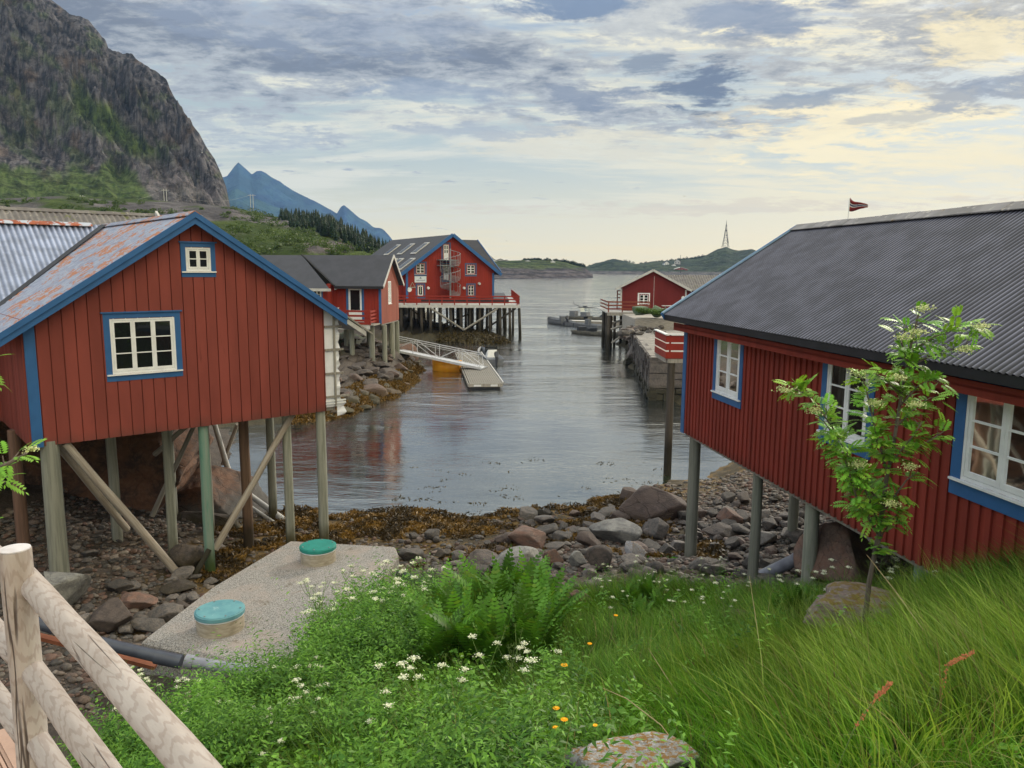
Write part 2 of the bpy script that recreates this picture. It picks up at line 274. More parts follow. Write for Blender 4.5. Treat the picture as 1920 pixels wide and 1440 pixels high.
LICHEN2 = rockmat('white_lichen_rock', (.36, .36, .38), (.25, .25, .27), (.50, .50, .52), lich=((.68, .69, .72), .56), moss=((.30, .17, .06), .60), sc=4, rnd=0, crack=.3)
WALLST = rockmat('quay_stone', (.11, .095, .09), (.07, .065, .065), (.16, .14, .13), rnd=.3, crack=.3, sc=1.4, tide=(.8, (.035, .033, .022)))
# ------------------------------------------------------------------ mesh helpers
def tag(o, label=None, cat=None, group=None, kind=None):
    if label: o['label'] = label
    if cat: o['category'] = cat
    if group: o['group'] = group
    if kind: o['kind'] = kind
    return o
def thing(name, label, cat, loc=(0, 0, 0), rz=0., group=None):
    o = bpy.data.objects.new(name, None); o.empty_display_size = .2; C.objects.link(o); o.location = loc; o.rotation_euler = (0, 0, rz)
    return tag(o, label, cat, group)
def link(name, me, parent=None, loc=None):
    o = bpy.data.objects.new(name, me); C.objects.link(o)
    if parent is not None: o.parent = parent
    if loc is not None: o.location = loc
    return o
def copy_tree(o, parent=None):
    c = o.copy(); C.objects.link(c)
    if parent is not None: c.parent = parent
    for ch in list(o.children): copy_tree(ch, c)
    return c
def npmesh(name, V, Fc, mat, col=None, smooth=False):
    """V (n,3), Fc (m,k) same-size faces or list of such arrays"""
    Fs = Fc if isinstance(Fc, list) else [Fc]
    me = bpy.data.meshes.new(name); me.vertices.add(len(V)); me.vertices.foreach_set('co', np.asarray(V, np.float32).ravel())
    tot = sum(f.size for f in Fs); npol = sum(len(f) for f in Fs)
    me.loops.add(tot); me.loops.foreach_set('vertex_index', np.concatenate([f.ravel() for f in Fs]).astype(np.int32))
    me.polygons.add(npol); sz = np.concatenate([np.full(len(f), f.shape[1]) for f in Fs]); st = np.concatenate([[0], np.cumsum(sz)[:-1]])
    me.polygons.foreach_set('loop_start', st.astype(np.int32)); me.polygons.foreach_set('loop_total', sz.astype(np.int32))
    if smooth: me.polygons.foreach_set('use_smooth', np.ones(npol, bool))
    if col is not None:
        a = me.color_attributes.new('col', 'FLOAT_COLOR', 'POINT'); c4 = np.ones((len(V), 4), np.float32); c4[:, :3] = col; a.data.foreach_set('color', c4.ravel())
    me.update(calc_edges=True); me.materials.append(mat); return me
class MB:
    def __init__(s): s.v = []; s.f = []
    def add(s, vs, fs):
        n = len(s.v); s.v += [tuple(v) for v in vs]; s.f += [tuple(n+i for i in f) for f in fs]; return s
    def hexa(s, p): # 8 points: bottom 0-3, top 4-7
        return s.add(p, [(3, 2, 1, 0), (4, 5, 6, 7), (0, 1, 5, 4), (1, 2, 6, 5), (2, 3, 7, 6), (3, 0, 4, 7)])
    def box(s, x0, x1, y0, y1, z0, z1):
        return s.hexa([(x0, y0, z0), (x1, y0, z0), (x1, y1, z0), (x0, y1, z0), (x0, y0, z1), (x1, y0, z1), (x1, y1, z1), (x0, y1, z1)])
    def fbox(s, fr, s0, s1, d0, d1, z0, z1, z0b=None, z1b=None):
        z0b = z0 if z0b is None else z0b; z1b = z1 if z1b is None else z1b; P = fr.p
        return s.hexa([P(s0, d0, z0), P(s1, d0, z0b), P(s1, d1, z0b), P(s0, d1, z0), P(s0, d0, z1), P(s1, d0, z1b), P(s1, d1, z1b), P(s0, d1, z1)])
    def beam(s, p0, p1, wid, hgt, side=None):
        p0, p1 = Vector(p0), Vector(p1); a = (p1-p0).normalized()
        sd = Vector(side) if side else a.cross(Vector((0, 0, 1)))
        if sd.length < 1e-4: sd = Vector((1, 0, 0))
        sd = (sd-a*sd.dot(a)).normalized()*wid/2; up = a.cross(sd).normalized()*hgt/2
        return s.hexa([p0-sd-up, p0+sd-up, p1+sd-up, p1-sd-up, p0-sd+up, p0+sd+up, p1+sd+up, p1-sd+up])
    def tube(s, p0, p1, r0, r1=None, n=10, cap=True):
        r1 = r0 if r1 is None else r1; p0, p1 = Vector(p0), Vector(p1); a = (p1-p0).normalized()
        x = a.orthogonal().normalized(); y = a.cross(x); vs = []
        for p, r in ((p0, r0), (p1, r1)):
            for i in range(n): th = 2*PI*i/n; vs.append(p+x*math.cos(th)*r+y*math.sin(th)*r)
        fs = [(i, (i+1) % n, n+(i+1) % n, n+i) for i in range(n)]
        if cap: fs += [tuple(range(n-1, -1, -1)), tuple(range(n, 2*n))]
        return s.add(vs, fs)
    def path(s, pts, rs, n=8):
        pts = [Vector(p) for p in pts]; rs = rs if hasattr(rs, '__len__') else [rs]*len(pts); vs = []; x = None
        for i, p in enumerate(pts):
            a = (pts[min(i+1, len(pts)-1)]-pts[max(i-1, 0)]).normalized()
            x = a.orthogonal().normalized() if x is None else (x-a*x.dot(a)).normalized(); y = a.cross(x)
            vs += [p+(x*math.cos(2*PI*k/n)+y*math.sin(2*PI*k/n))*rs[i] for k in range(n)]
        fs = [(i*n+k, i*n+(k+1) % n, (i+1)*n+(k+1) % n, (i+1)*n+k) for i in range(len(pts)-1) for k in range(n)]
        fs += [tuple(range(n-1, -1, -1)), tuple(range((len(pts)-1)*n, len(pts)*n))]
        return s.add(vs, fs)
    def cyl(s, c, r, z0, z1, n=32, r1=None): return s.tube((c[0], c[1], z0), (c[0], c[1], z1), r, r1, n)
    def poly(s, pts, thick): # extrude planar polygon along vector
        n = len(pts); t = Vector(thick); vs = [Vector(p) for p in pts]+[Vector(p)+t for p in pts]
        return s.add(vs, [tuple(range(n-1, -1, -1)), tuple(range(n, 2*n))]+[(i, (i+1) % n, n+(i+1) % n, n+i) for i in range(n)])
    def mesh(s, name, mat, smooth=False):
        me = bpy.data.meshes.new(name); me.from_pydata(s.v, [], s.f); me.materials.append(mat)
        bm = bmesh.new(); bm.from_mesh(me); bmesh.ops.recalc_face_normals(bm, faces=bm.faces); bm.to_mesh(me); bm.free()
        if smooth:
            me.polygons.foreach_set('use_smooth', np.ones(len(me.polygons), bool))
            try: me.set_sharp_from_angle(angle=math.radians(40))
            except Exception: pass
        return me
    def build(s, name, mat, parent=None, smooth=False, bevel=0., label=None):
        o = link(name, s.mesh(name, mat, smooth), parent)
        if bevel:
            b = o.modifiers.new('b', 'BEVEL'); b.width = bevel; b.segments = 2; b.limit_method = 'ANGLE'
        if label: o['label'] = label
        return o
class Fr: # wall frame: origin, direction along, outward normal, all in parent's local space
    def __init__(s, o, u, n): s.o = Vector((o[0], o[1], 0)); s.u = Vector((u[0], u[1], 0)); s.n = Vector((n[0], n[1], 0))
    def p(s, a, d, z): return s.o+s.u*a+s.n*d+Vector((0, 0, z))
def clad(fr, s0, s1, zb, zt, openings=(), bw=.24, gap=.022, thick=.05, proud=.034, alt=True):
    """vertical boards with openings; zb, zt are functions of s"""
    mb = MB(); k = 0; x = s0
    while x < s1-1e-4:
        w = bw
        e = min(x+w, s1); d = random.uniform(0, .004)
        cuts = sorted({x, e} | {v for o in openings for v in (o[0], o[1]) if x < v < e})
        if hasattr(zt, 'apex') and x < zt.apex < e: cuts = sorted(set(cuts) | {zt.apex})
        for a, b in zip(cuts[:-1], cuts[1:]):
            mid = (a+b)/2; iv = [(None, None)]; zs = sorted([(o[2], o[3]) for o in openings if o[0]-1e-6 < mid < o[1]+1e-6])
            segs = []; lo = 'B'
            for z0, z1 in zs: segs.append((lo, z0)); lo = z1
            segs.append((lo, 'T'))
            for lo_, hi_ in segs:
                za, zb_ = (zb(a), zb(b)) if lo_ == 'B' else (lo_, lo_)
                ta, tb = (zt(a), zt(b)) if hi_ == 'T' else (hi_, hi_)
                mb.fbox(fr, a, b, -thick, 0, za, ta, zb_, tb)
                aa = a+(gap if a == x else 0)
                if alt: mb.fbox(fr, aa, b, .0005, proud+d, za-.01, ta, zb_-.01, tb)
                else:
                    ps, pe = max(a, x), min(b, x+bw*.56)
                    if pe > ps+1e-4:
                        g = lambda q, va, vb: va+(vb-va)*(q-a)/(b-a)
                        mb.fbox(fr, ps, pe, .0005, proud+d, g(ps, za, zb_)-.01, g(ps, ta, tb), g(pe, za, zb_)-.01, g(pe, ta, tb))
        x = e; k += 1
    return mb
def window(parent, fr, s0, s1, z0, z1, cols, rows, casing=.11, cmat=None, name='window', glassm=None, recess=0., sill=True, head=True, fw=.05, mw=.022, stile=.085, label=None, sillmat=None, wf=None):
    """s0..s1,z0..z1 outer edge of white frame; casing around it"""
    cmat = cmat or BLUE; glassm = glassm or GLASS; wf = wf or WHITE
    mb = MB(); c = casing
    if c:
        mb.fbox(fr, s0-c, s0, .0, .042, z0-c*.4, z1+c*.9); mb.fbox(fr, s1, s1+c, .0, .042, z0-c*.4, z1+c*.9)
        mb.fbox(fr, s0, s1, .0, .041, z1, z1+c*.88)
        mb.fbox(fr, s0-c*.98, s1+c*.98, .0, .046, z0-c*1.25, z0-.03)
        if head: mb.fbox(fr, s0-c-.04, s1+c+.04, .0, .075, z1+c*.9, z1+c*.9+.03)
    else: mb.fbox(fr, s0-.01, s1+.01, .0, .01, z0-.01, z0)
    wn = mb.build(name, cmat, parent)
    if label: wn['label'] = label
    fb = MB(); d0, d1 = .008-recess, .034
    fb.fbox(fr, s0, s0+fw, d0, d1, z0, z1); fb.fbox(fr, s1-fw, s1, d0, d1, z0, z1)
    fb.fbox(fr, s0+fw, s1-fw, d0, d1, z1-fw, z1); fb.fbox(fr, s0+fw, s1-fw, d0, d1, z0, z0+fw)
    pw = (s1-s0-2*fw)/cols; S = stile*.55; gd = .012
    for i in range(cols):
        a = s0+fw+i*pw; b = a+pw
        if i: fb.fbox(fr, a-.006, a+.006, d0, .036, z0+fw, z1-fw)
        fb.fbox(fr, a+.004, a+S, d0, .03, z0+fw+.004, z1-fw-.004); fb.fbox(fr, b-S, b-.004, d0, .03, z0+fw+.004, z1-fw-.004)
        fb.fbox(fr, a+S, b-S, d0, .03, z1-fw-S, z1-fw-.004); fb.fbox(fr, a+S, b-S, d0, .03, z0+fw+.004, z0+fw+S*1.3)
        zz0, zz1 = z0+fw+S*1.3, z1-fw-S
        for j in range(1, rows):
            zc = zz0+(zz1-zz0)*j/rows; fb.fbox(fr, a+S, b-S, d0, .026, zc-mw/2, zc+mw/2)
    fb.build('frame', wf, wn)
    gb = MB(); gb.add([fr.p(s0+fw, gd, z0+fw), fr.p(s1-fw, gd, z0+fw), fr.p(s1-fw, gd, z1-fw), fr.p(s0+fw, gd, z1-fw)], [(0, 1, 2, 3)]); gb.build('pane', glassm, wn)
    if sill:
        MB().fbox(fr, s0-c*.7-.03, s1+c*.7+.03, .0, .085, z0-.032, z0-.004).build('sill', sillmat or WHITE, wn)
    return wn
def corr(A, B, Cc, Dd, pitch, amp, n_down=1, jitter=0.):
    """corrugated sheet between ridge A->B and eave D->C"""
    A, B, Cc, Dd = [np.array(v, float) for v in (A, B, Cc, Dd)]
    L = max(np.linalg.norm(B-A), np.linalg.norm(Cc-Dd)); nw = int(L/pitch*8); nrm = np.cross(B-A if np.linalg.norm(B-A) > .01 else Cc-Dd, Dd-A); nrm /= np.linalg.norm(nrm)
    if nrm[2] < 0: nrm = -nrm
    dirE = (Cc-Dd)/np.linalg.norm(Cc-Dd); s = np.linspace(0, 1, nw+1); V = []; PH = []
    tt = np.linspace(0, 1, n_down+1)
    for tv in tt:
        P = (A+(Dd-A)*tv)[None]+((B+(Cc-B)*tv)-(A+(Dd-A)*tv))[None]*s[:, None]
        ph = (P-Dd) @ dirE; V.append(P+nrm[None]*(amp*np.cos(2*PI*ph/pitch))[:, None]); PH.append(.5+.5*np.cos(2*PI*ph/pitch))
    V = np.concatenate(V); n = nw+1
    i = np.arange(nw)[None, :]+np.arange(n_down)[:, None]*n; i = i.ravel()
    Fq = np.stack([i, i+1, i+n+1, i+n], 1)
    corr.ph = np.concatenate(PH)
    return V, Fq
def wave_shade(a, b, p=1.5): return np.asarray(a)+(np.asarray(b)-np.asarray(a))*(corr.ph**p)[:, None]  # corrugation highlights and shade put into vertex colour: pale crests, dark valleys
def vn(x, y, seed=0):
    xi = np.floor(x).astype(np.int64); yi = np.floor(y).astype(np.int64); fx = x-xi; fy = y-yi
    fx = fx*fx*fx*(fx*(fx*6-15)+10); fy = fy*fy*fy*(fy*(fy*6-15)+10)
    def h(a, b):
        n = (a*374761393+b*668265263+seed*1442695041) & 0xffffffff; n = ((n ^ (n >> 13))*1274126177) & 0xffffffff
        return ((n ^ (n >> 16)) & 0xffff)/65535.
    return (h(xi, yi)*(1-fx)+h(xi+1, yi)*fx)*(1-fy)+(h(xi, yi+1)*(1-fx)+h(xi+1, yi+1)*fx)*fy
def fbm(x, y, oct=5, seed=0, gain=.5, ridged=False):
    s = 0; a = 1; tot = 0
    for o in range(oct):
        v = vn(x, y, seed+o*17); v = 1-abs(2*v-1) if ridged else v
        s = s+a*v; tot += a; a *= gain; x = x*2.03+11.3; y = y*2.03+5.7
    return s/tot
def log(name, p0, p1, r0, r1, mat, parent=None, n=14, seg=1, wob=0., dome=0.):
    """a round timber as its own object, local Z along its axis"""
    p0, p1 = Vector(p0), Vector(p1); L = (p1-p0).length; mb = MB(); pts = []; rs = []
    for i in range(seg+1):
        f = i/seg; pts.append(Vector((random.uniform(-wob, wob), random.uniform(-wob, wob), L*f)) if 0 < i < seg else Vector((0, 0, L*f))); rs.append(r0+(r1-r0)*f)
    if dome:
        pts = [Vector((0, 0, -dome)), Vector((0, 0, -dome*.6))]+pts; rs = [r0*.35, r0*.85]+rs
    mb.path(pts, rs, n); o = mb.build(name, mat, parent, smooth=True)
    o.location = p0; o.rotation_mode = 'QUATERNION'; o.rotation_quaternion = (p1-p0).to_track_quat('Z', 'X')
    return o
# ------------------------------------------------------------------ ground
def G(x, y, z): v = pz(x, y, z); return (v.x, v.y, z)
CP = []
for x, y in [(500, 948), (560, 965), (620, 967), (760, 957), (870, 972), (1000, 964), (1120, 948), (1180, 928), (1250, 897), (1330, 900), (1430, 850), (440, 930), (425, 860), (415, 800), (540, 792), (640, 782), (735, 747), (772, 702), (748, 652), (760, 640)]: CP.append(G(x, y, 0.0))
for x, y, z in [(450, 1010, .3), (560, 1010, .22), (700, 1000, .25), (950, 990, .2), (760, 1045, .45), (900, 1050, .55), (1000, 1030, .7), (1100, 1000, .6), (1200, 975, .5), (1300, 1000, .55), (1400, 1010, .8), (1500, 985, .9), (1200, 1060, 1.1), (1050, 1080, 1.1),
                (850, 1085, .75), (930, 1100, 1.2), (200, 1100, .6), (300, 1150, .55), (130, 1075, .8), (380, 1080, .25), (250, 1060, .6), (90, 1060, .9), (250, 1240, .8), (1292, 1035, .45), (1413, 1085, 1.15), (1503, 1130, 1.8), (1475, 1000, .8), (1560, 1080, 1.8),
                (300, 1330, .9), (420, 1330, 1.5), (560, 1300, 1.9), (700, 1190, 1.85), (780, 1130, 1.5), (750, 1210, 2.25), (900, 1250, 2.3), (1050, 1130, 1.6), (1100, 1200, 2.35), (1300, 1200, 2.6), (1300, 1120, 1.75), (1450, 1130, 1.9), (1600, 1225, 3.05), (1685, 1130, 2.6),
                (1760, 1120, 3.3), (1850, 1100, 3.9), (1920, 1080, 4.25), (1900, 1250, 4.5), (1900, 1440, 5.0), (1700, 1440, 4.75), (1500, 1440, 4.4), (1250, 1440, 4.0), (960, 1440, 3.5), (700, 1440, 3.0), (500, 1440, 2.5), (380, 1430, 2.1), (250, 1420, 1.7),
                (700, 1300, 2.4), (950, 1330, 2.9), (1250, 1320, 3.3), (1500, 1320, 3.7), (1700, 1300, 4.05)]: CP.append(G(x, y, z))
CP += [(0, 0, 4.6), (3, 0, 5.3), (6, 0, 5.5), (9, 2, 5.6), (-3, 0, 2.6), (-6, 2, 1.4), (-12, 4, 1.6), (8, 6, 5.0), (9, 10, 4.2), (9, 14, 3.2), (10, 18, 2.2), (11, 22, 1.8), (12, 28, 2.0), (-16, 12, 2.2), (-16, 18, 2.6), (-18, 24, 3.2), (-15, 27, 1.6), (-16, 33, 1.4), (-20, 8, 2.4), (15, 10, 5), (16, 20, 3.2),
       (-13, 40, 1.5), (-9.2, 50, 1.1), (-8.9, 52, 1.4), (-8.5, 56, 1.7), (-9.6, 46, 1.0), (-9, 60, 1.1), (-12, 52, 2.2), (-12, 60, 2.3), (-16, 50, 2.8), (-24, 40, 3.0), (-30, 60, 3.2), (-22, 80, 2.6), (-30, 100, 3.0), (-15, 90, 1.2), (-10.5, 66, .3), (-10, 71, -.7), (-6.5, 79, -.35), (-3.4, 80, .45), (-1.4, 79.5, .55), (0.1, 79, -.5), (-3, 86, .5), (-8, 90, .6), (-5, 75, -.9), (-4, 95, -.2), (-10, 100, .8), (1.5, 84, -1.2),
       (-3, 28, -1.3), (0, 30, -1.5), (-8, 30, -.8), (0, 38, -2.2), (4, 34, -1.2), (-4, 44, -2.2), (3, 50, -2.6), (0, 60, -3), (4, 75, -3), (5, 100, -3.5), (-1, 110, -3), (-5, 62, -1.8), (6.8, 44, -1.8), (7.4, 38, -1.5), (6.2, 32, -.8), (8.4, 48, -1.2), (8.6, 54, -1.5), (9.5, 66, -1.2), (12, 60, 2.2), (12, 45, 2.2), (16, 50, 2.6), (16, 35, 2.6), (20, 70, 3.0),
       (9, 74, -1.0), (10.5, 72, -.2), (12, 75, .6), (14, 80, 2.4), (20, 90, 2.6), (10, 84, -1.5), (14, 96, -1.5), (30, 110, 2), (25, 100, 2), (-25, 118, 3), (30, 60, 3), (30, 20, 4), (-30, 20, 4), (-30, 2, 3), (20, 2, 6)]
CP = np.array(CP)
def _solve():
    d = np.hypot(CP[:, None, 0]-CP[None, :, 0], CP[:, None, 1]-CP[None, :, 1]); n = len(CP)
    A = np.zeros((n+3, n+3)); A[:n, :n] = -d-np.eye(n)*.05; A[:n, n] = 1; A[:n, n+1:] = CP[:, :2]; A[n, :n] = 1; A[n+1:, :n] = CP[:, :2].T
    return np.linalg.solve(A, np.concatenate([CP[:, 2], [0, 0, 0]]))
CW = _solve()
def ground(x, y):
    x = np.asarray(x, float); y = np.asarray(y, float); sh = x.shape; x = x.ravel(); y = y.ravel(); out = np.zeros(len(x)); n = len(CP)
    for i in range(0, len(x), 20000):
        d = np.hypot(x[i:i+20000, None]-CP[None, :, 0], y[i:i+20000, None]-CP[None, :, 1])
        out[i:i+20000] = -(d @ CW[:n])+CW[n]+CW[n+1]*x[i:i+20000]+CW[n+2]*y[i:i+20000]
    out += (fbm(x*.9, y*.9, 4, 3)-.5)*.22*np.clip((y-2)/8, .3, 1)+(fbm(x*4, y*4, 3, 9)-.5)*.05
    return out.reshape(sh)
def gz(x, y): return float(ground(np.array([x]), np.array([y]))[0])
_bd = [(-9.5, 5.0), (-6.5, 7.0), (-5.0, 7.8), (-4.0, 8.7), (-3.3, 10.1), (-2.9, 11.7), (-1.9, 12.7), (-.5, 12.2), (.6, 13.2), (1.9, 14.0), (3.2, 13.8), (4.6, 12.6), (5.6, 11.6), (7, 10.5), (12, 9)]
def grassmask(x, y):
    b = np.interp(x, [p[0] for p in _bd], [p[1] for p in _bd]); b = b+(fbm(x*1.3, y*1.3, 3, 21)-.5)*1.6
    m = np.clip((b-y)/.5+.5, 0, 1)
    m = np.where(x < -6.5, m*0, m)
    return m
def axis(a, b, c0, c1, fine, grow):
    xs = list(np.arange(c0, c1, fine)); st = fine; x = xs[-1]
    while x < b: st *= grow; x += st; xs.append(x)
    st = fine; x = c0; pre = []
    while x > a: st *= grow; x -= st; pre.append(x)
    return np.array(pre[::-1]+xs)
xs = axis(-130, 60, -13, 9.5, .10, 1.05); ys = axis(-6, 122, 3, 26, .10, 1.03)
GX, GY = np.meshgrid(xs, ys); GZ = ground(GX, GY)
GZ = np.where((GY > 112) & (GX > -12), np.minimum(GZ, -1.5), GZ)
lump = fbm(GX*1.6, GY*1.6, 4, 5, ridged=True)
shore = np.clip((GY-36)/6, 0, 1)*np.clip(1.5-abs(GX+9)/8, 0, 1)
GZ = GZ+(lump-.6)*.9*shore*np.clip(GZ+.6, 0, 1)
gm = grassmask(GX, GY)
far_green = np.clip((GZ-1.9)/.5, 0, 1)*((GY > 30) | (GX < -13)); gm2 = np.maximum(gm, far_green*(fbm(GX, GY, 3, 8) > .35))
nz = fbm(GX*3, GY*3, 4, 31)
weed = np.clip((.62-GZ+(fbm(GX*.7, GY*.7, 3, 77)-.5)*.7)/.25, 0, 1)*(GX > -8.5)*(1-gm2)
weedf = np.clip((.9-GZ)/.4, 0, 1)*(GY > 36)
colr = np.zeros(GX.shape+(3,)); peb = np.array([.055, .044, .037])*(.6+.9*nz)[..., None]; soil = np.array([.030, .040, .014])*(.7+.6*nz)[..., None]; wdk = np.array([.050, .042, .022])*(.6+.8*nz)[..., None]; wd = np.where((fbm(GX*2.2, GY*2.2, 3, 12) > .52)[..., None], np.array([.115, .070, .018]), np.array([.050, .036, .016]))*(.6+.8*nz)[..., None]
colr = peb*(1-gm2[..., None])+soil*gm2[..., None]; ww = np.maximum(weed, weedf)[..., None]; wd = np.where((GY > 30)[..., None], wdk, wd); colr = colr*(1-ww)+wd*ww
GM = M('ground_mix', (1, 1, 1), attr=True, scale=12, detail=10, bump=.9, bscale=16, bdist=.06, rough=.8, spec=.35)
nx, ny = len(xs), len(ys); idx = (np.arange(nx-1)[None, :]+np.arange(ny-1)[:, None]*nx).ravel()
me = npmesh('ground', np.stack([GX.ravel(), GY.ravel(), GZ.ravel()], 1), np.stack([idx, idx+1, idx+nx+1, idx+nx], 1), GM, colr.reshape(-1, 3), True)
tag(link('ground', me), kind='structure')
# ------------------------------------------------------------------ water
def watermat():
    m = bpy.data.materials.new('sea_water'); m.use_nodes = True; t = NT(m.node_tree)
    geo = t.n('ShaderNodeNewGeometry'); P = geo.outputs['Position']
    x, y, z = t.n('ShaderNodeSeparateXYZ', ins={0: P}).outputs
    big = t.noise(P, .55, 5, .55, .3, stretch=(.55, 1.25, 1)); sm = t.noise(P, 3.0, 5, .6, .4, stretch=(.5, 1.2, 1)); rip = t.noise(P, 9., 3, .6, stretch=(.6, 1.2, 1))
    calm = t.ss(t.noise(P, .10, 3, .5, .5, stretch=(.6, 1.6, 1)), .35, .65, .45, 1.25)
    far = t.ss(y, 24, 60, .22, 1.)
    h = t.m('ADD', t.m('ADD', t.m('MULTIPLY', big, 1.), t.m('MULTIPLY', sm, .34)), t.m('MULTIPLY', rip, .07))
    h = t.m('MULTIPLY', h, t.m('MULTIPLY', far, calm))
    bp = t.n('ShaderNodeBump', ins={'Strength': 1., 'Distance': .13, 'Height': h}).outputs[0]
    gl = t.n('ShaderNodeBsdfGlossy', ins={0: (1., .985, .95), 'Roughness': .03, 'Normal': bp})
    shallow = t.ss(y, 40, 22)
    body = t.n('ShaderNodeBsdfDiffuse', ins={0: t.mix(shallow, (.010, .018, .022), (.020, .030, .016))})
    fr = t.n('ShaderNodeFresnel', ins={0: 3.0, 1: bp}); 
    mx = t.n('ShaderNodeMixShader', ins={0: t.m('MULTIPLY', fr.outputs[0], 1.5, clamp=True), 1: body.outputs[0], 2: gl.outputs[0]})
    t.n('ShaderNodeOutputMaterial', ins={0: mx.outputs[0]}); return m
WATER = watermat()
mb = MB(); R_ = 14000
mb.add([(-R_, -40, 0), (R_, -40, 0), (R_, R_, 0), (-R_, R_, 0)], [(0, 1, 2, 3)]); tag(mb.build('water', WATER), kind='structure')
# ------------------------------------------------------------------ land built on rings round the bay
def land(name, sil, r0, r1, zb, nr, na, prof, noise, colf, mat, kind='structure', back=.35, px0=None, px1=None, ext=1.):
    """sil: crest as seen (px,py) ; r0,r1 foot and crest distance as functions of px ; prof(t)"""
    sx = [p[0] for p in sil]; sy = [p[1] for p in sil]; pxs = np.linspace(sx[0], sx[-1], na)
    py = np.interp(pxs, sx, sy); A = np.array([azel(a, b) for a, b in zip(pxs, py)]); az = A[:, 0]; te = np.tan(A[:, 1])
    R0 = np.array([r0(p) for p in pxs]); R1 = np.array([r1(p) for p in pxs]); Zc = H+te*R1
    tt = np.concatenate([np.linspace(0, 1, nr), 1+np.linspace(.04, 1, max(int(nr*back), 3))*ext]); T, AZ = np.meshgrid(tt, az)
    Rr = R0[:, None]+(R1-R0)[:, None]*T; pr = np.where(T <= 1, prof(np.minimum(T, 1), pxs[:, None]), 1-(T-1)*1.1)
    Zb = zb+0*T; Zz = Zb+(Zc[:, None]-Zb)*pr
    X_ = np.sin(AZ)*Rr; Y_ = np.cos(AZ)*Rr; amp, Zn = noise(X_, Y_, T, pxs[:, None]+0*T); fade = np.clip(np.minimum(T*6, 1), 0, 1)*np.where(T < 1, np.clip((1-T)*3.4+.05, 0, 1), .3)
    Zz = Zz+Zn*fade*amp
    Zz = np.maximum(Zz, zb-2)
    m = Rr.shape[1]; i = (np.arange(m-1)[None, :]+np.arange(na-1)[:, None]*m).ravel()
    V = np.stack([X_.ravel(), Y_.ravel(), Zz.ravel()], 1); U, W_ = projn(V[:, 0], V[:, 1], V[:, 2])
    col = colf(V, T.ravel(), U, W_)
    me = npmesh(name, V, np.stack([i, i+m, i+m+1, i+1], 1), mat, col, True)
    return tag(link(name, me), kind=kind), (V, T.ravel())
FARM = M('far_land', (1, 1, 1), attr=True, scale=.10, detail=14, bump=1., bscale=.10, bdist=7., rough=.95, spec=.1, nrough=.78, low=.42, high=.60, acon=.42)
def lerp(a, b, f): return np.asarray(a)*(1-f[:, None])+np.asarray(b)*f[:, None]
sst = lambda v, a, b: (lambda q: q*q*(3-2*q))(np.clip((v-a)/(b-a), 0, 1))
# big rock mountain
sil = [(-520, -560), (-300, -330), (-150, -190), (0, -80), (60, -30), (100, 0), (130, 24), (165, 35), (180, 52), (197, 75), (203, 92), (230, 103), (252, 107), (275, 122), (292, 142), (315, 158), (327, 180), (343, 205), (358, 228), (374, 248), (386, 272), (402, 296), (415, 325), (424, 350), (431, 384)]
def mprof(T, p): return np.where(T < .42, T/.42*.30, .30+.70*((T-.42)/.58)**.92)
def mnoise(X_, Y_, T, p):
    a = np.arctan2(X_, Y_); r = np.hypot(X_, Y_)
    g1 = fbm(a*17+T*4.5, T*3.4-a*5, 5, 41, ridged=True); g2 = fbm(a*42+T*13, T*13-a*16, 5, 43, ridged=True); g3 = fbm(X_*.05, Y_*.05, 4, 44)
    k = np.clip((T-.3)/.2, .12, 1)*np.clip((435-p)/90, .12, 1)
    return 1., ((g1-.62)*62+(g2-.6)*30+(g3-.5)*12)*k
def mcol(V, T, U, W_):
    n = fbm(U*.035, W_*.035, 5, 51); n2 = fbm(U*.12+W_*.05, W_*.10-U*.06, 5, 52, ridged=True); n3 = fbm(U*.02+W_*.02, W_*.05-U*.03, 4, 53)
    rock = lerp((.022, .022, .028), (.105, .098, .105), sst(n2, .35, .85)); rock = lerp(rock, (.10, .07, .05), sst(n, .62, .8)*.6)
    green = lerp((.032, .056, .014), (.062, .092, .022), sst(n2, .3, .7))
    scree = lerp((.13, .115, .125), (.085, .078, .085), sst(fbm(U*.3, W_*.3, 3, 55), .4, .6))
    # band of grass running down the gully, grassy talus, grey scree fan
    dline = (W_-(185+(U-140)*.78))/1.27; gul = sst(26+30*(n-.5)-abs(dline), -6, 12)*sst(U, 120, 150)*sst(340-U, 0, 60)
    tal = sst(W_-(318+20*(n-.5)*3-(U > 240)*(-(U-240)*.30)), -12, 14)
    patch = sst(n3+.10*(T < .5), .62, .72)*.5
    g = np.clip(np.maximum(np.maximum(gul, tal), patch*(T < .97)), 0, 1)
    col = lerp(rock, green, g*.9)
    fan = sst(26+(W_-290)*.55-abs(U-(265+(W_-290)*1.1))+30*(n-.5), -8, 8)*sst(W_, 280, 310)
    return lerp(col, scree, fan*.9*sst(n2, .1, .45))
land('mountain', sil, lambda p: 330+np.clip((430-p)/430, 0, 1)*60, lambda p: np.interp(p, [-520, 0, 250, 431], [1100, 1000, 860, 720]), 5, 210, 560, mprof, mnoise, mcol, FARM, ext=.5)
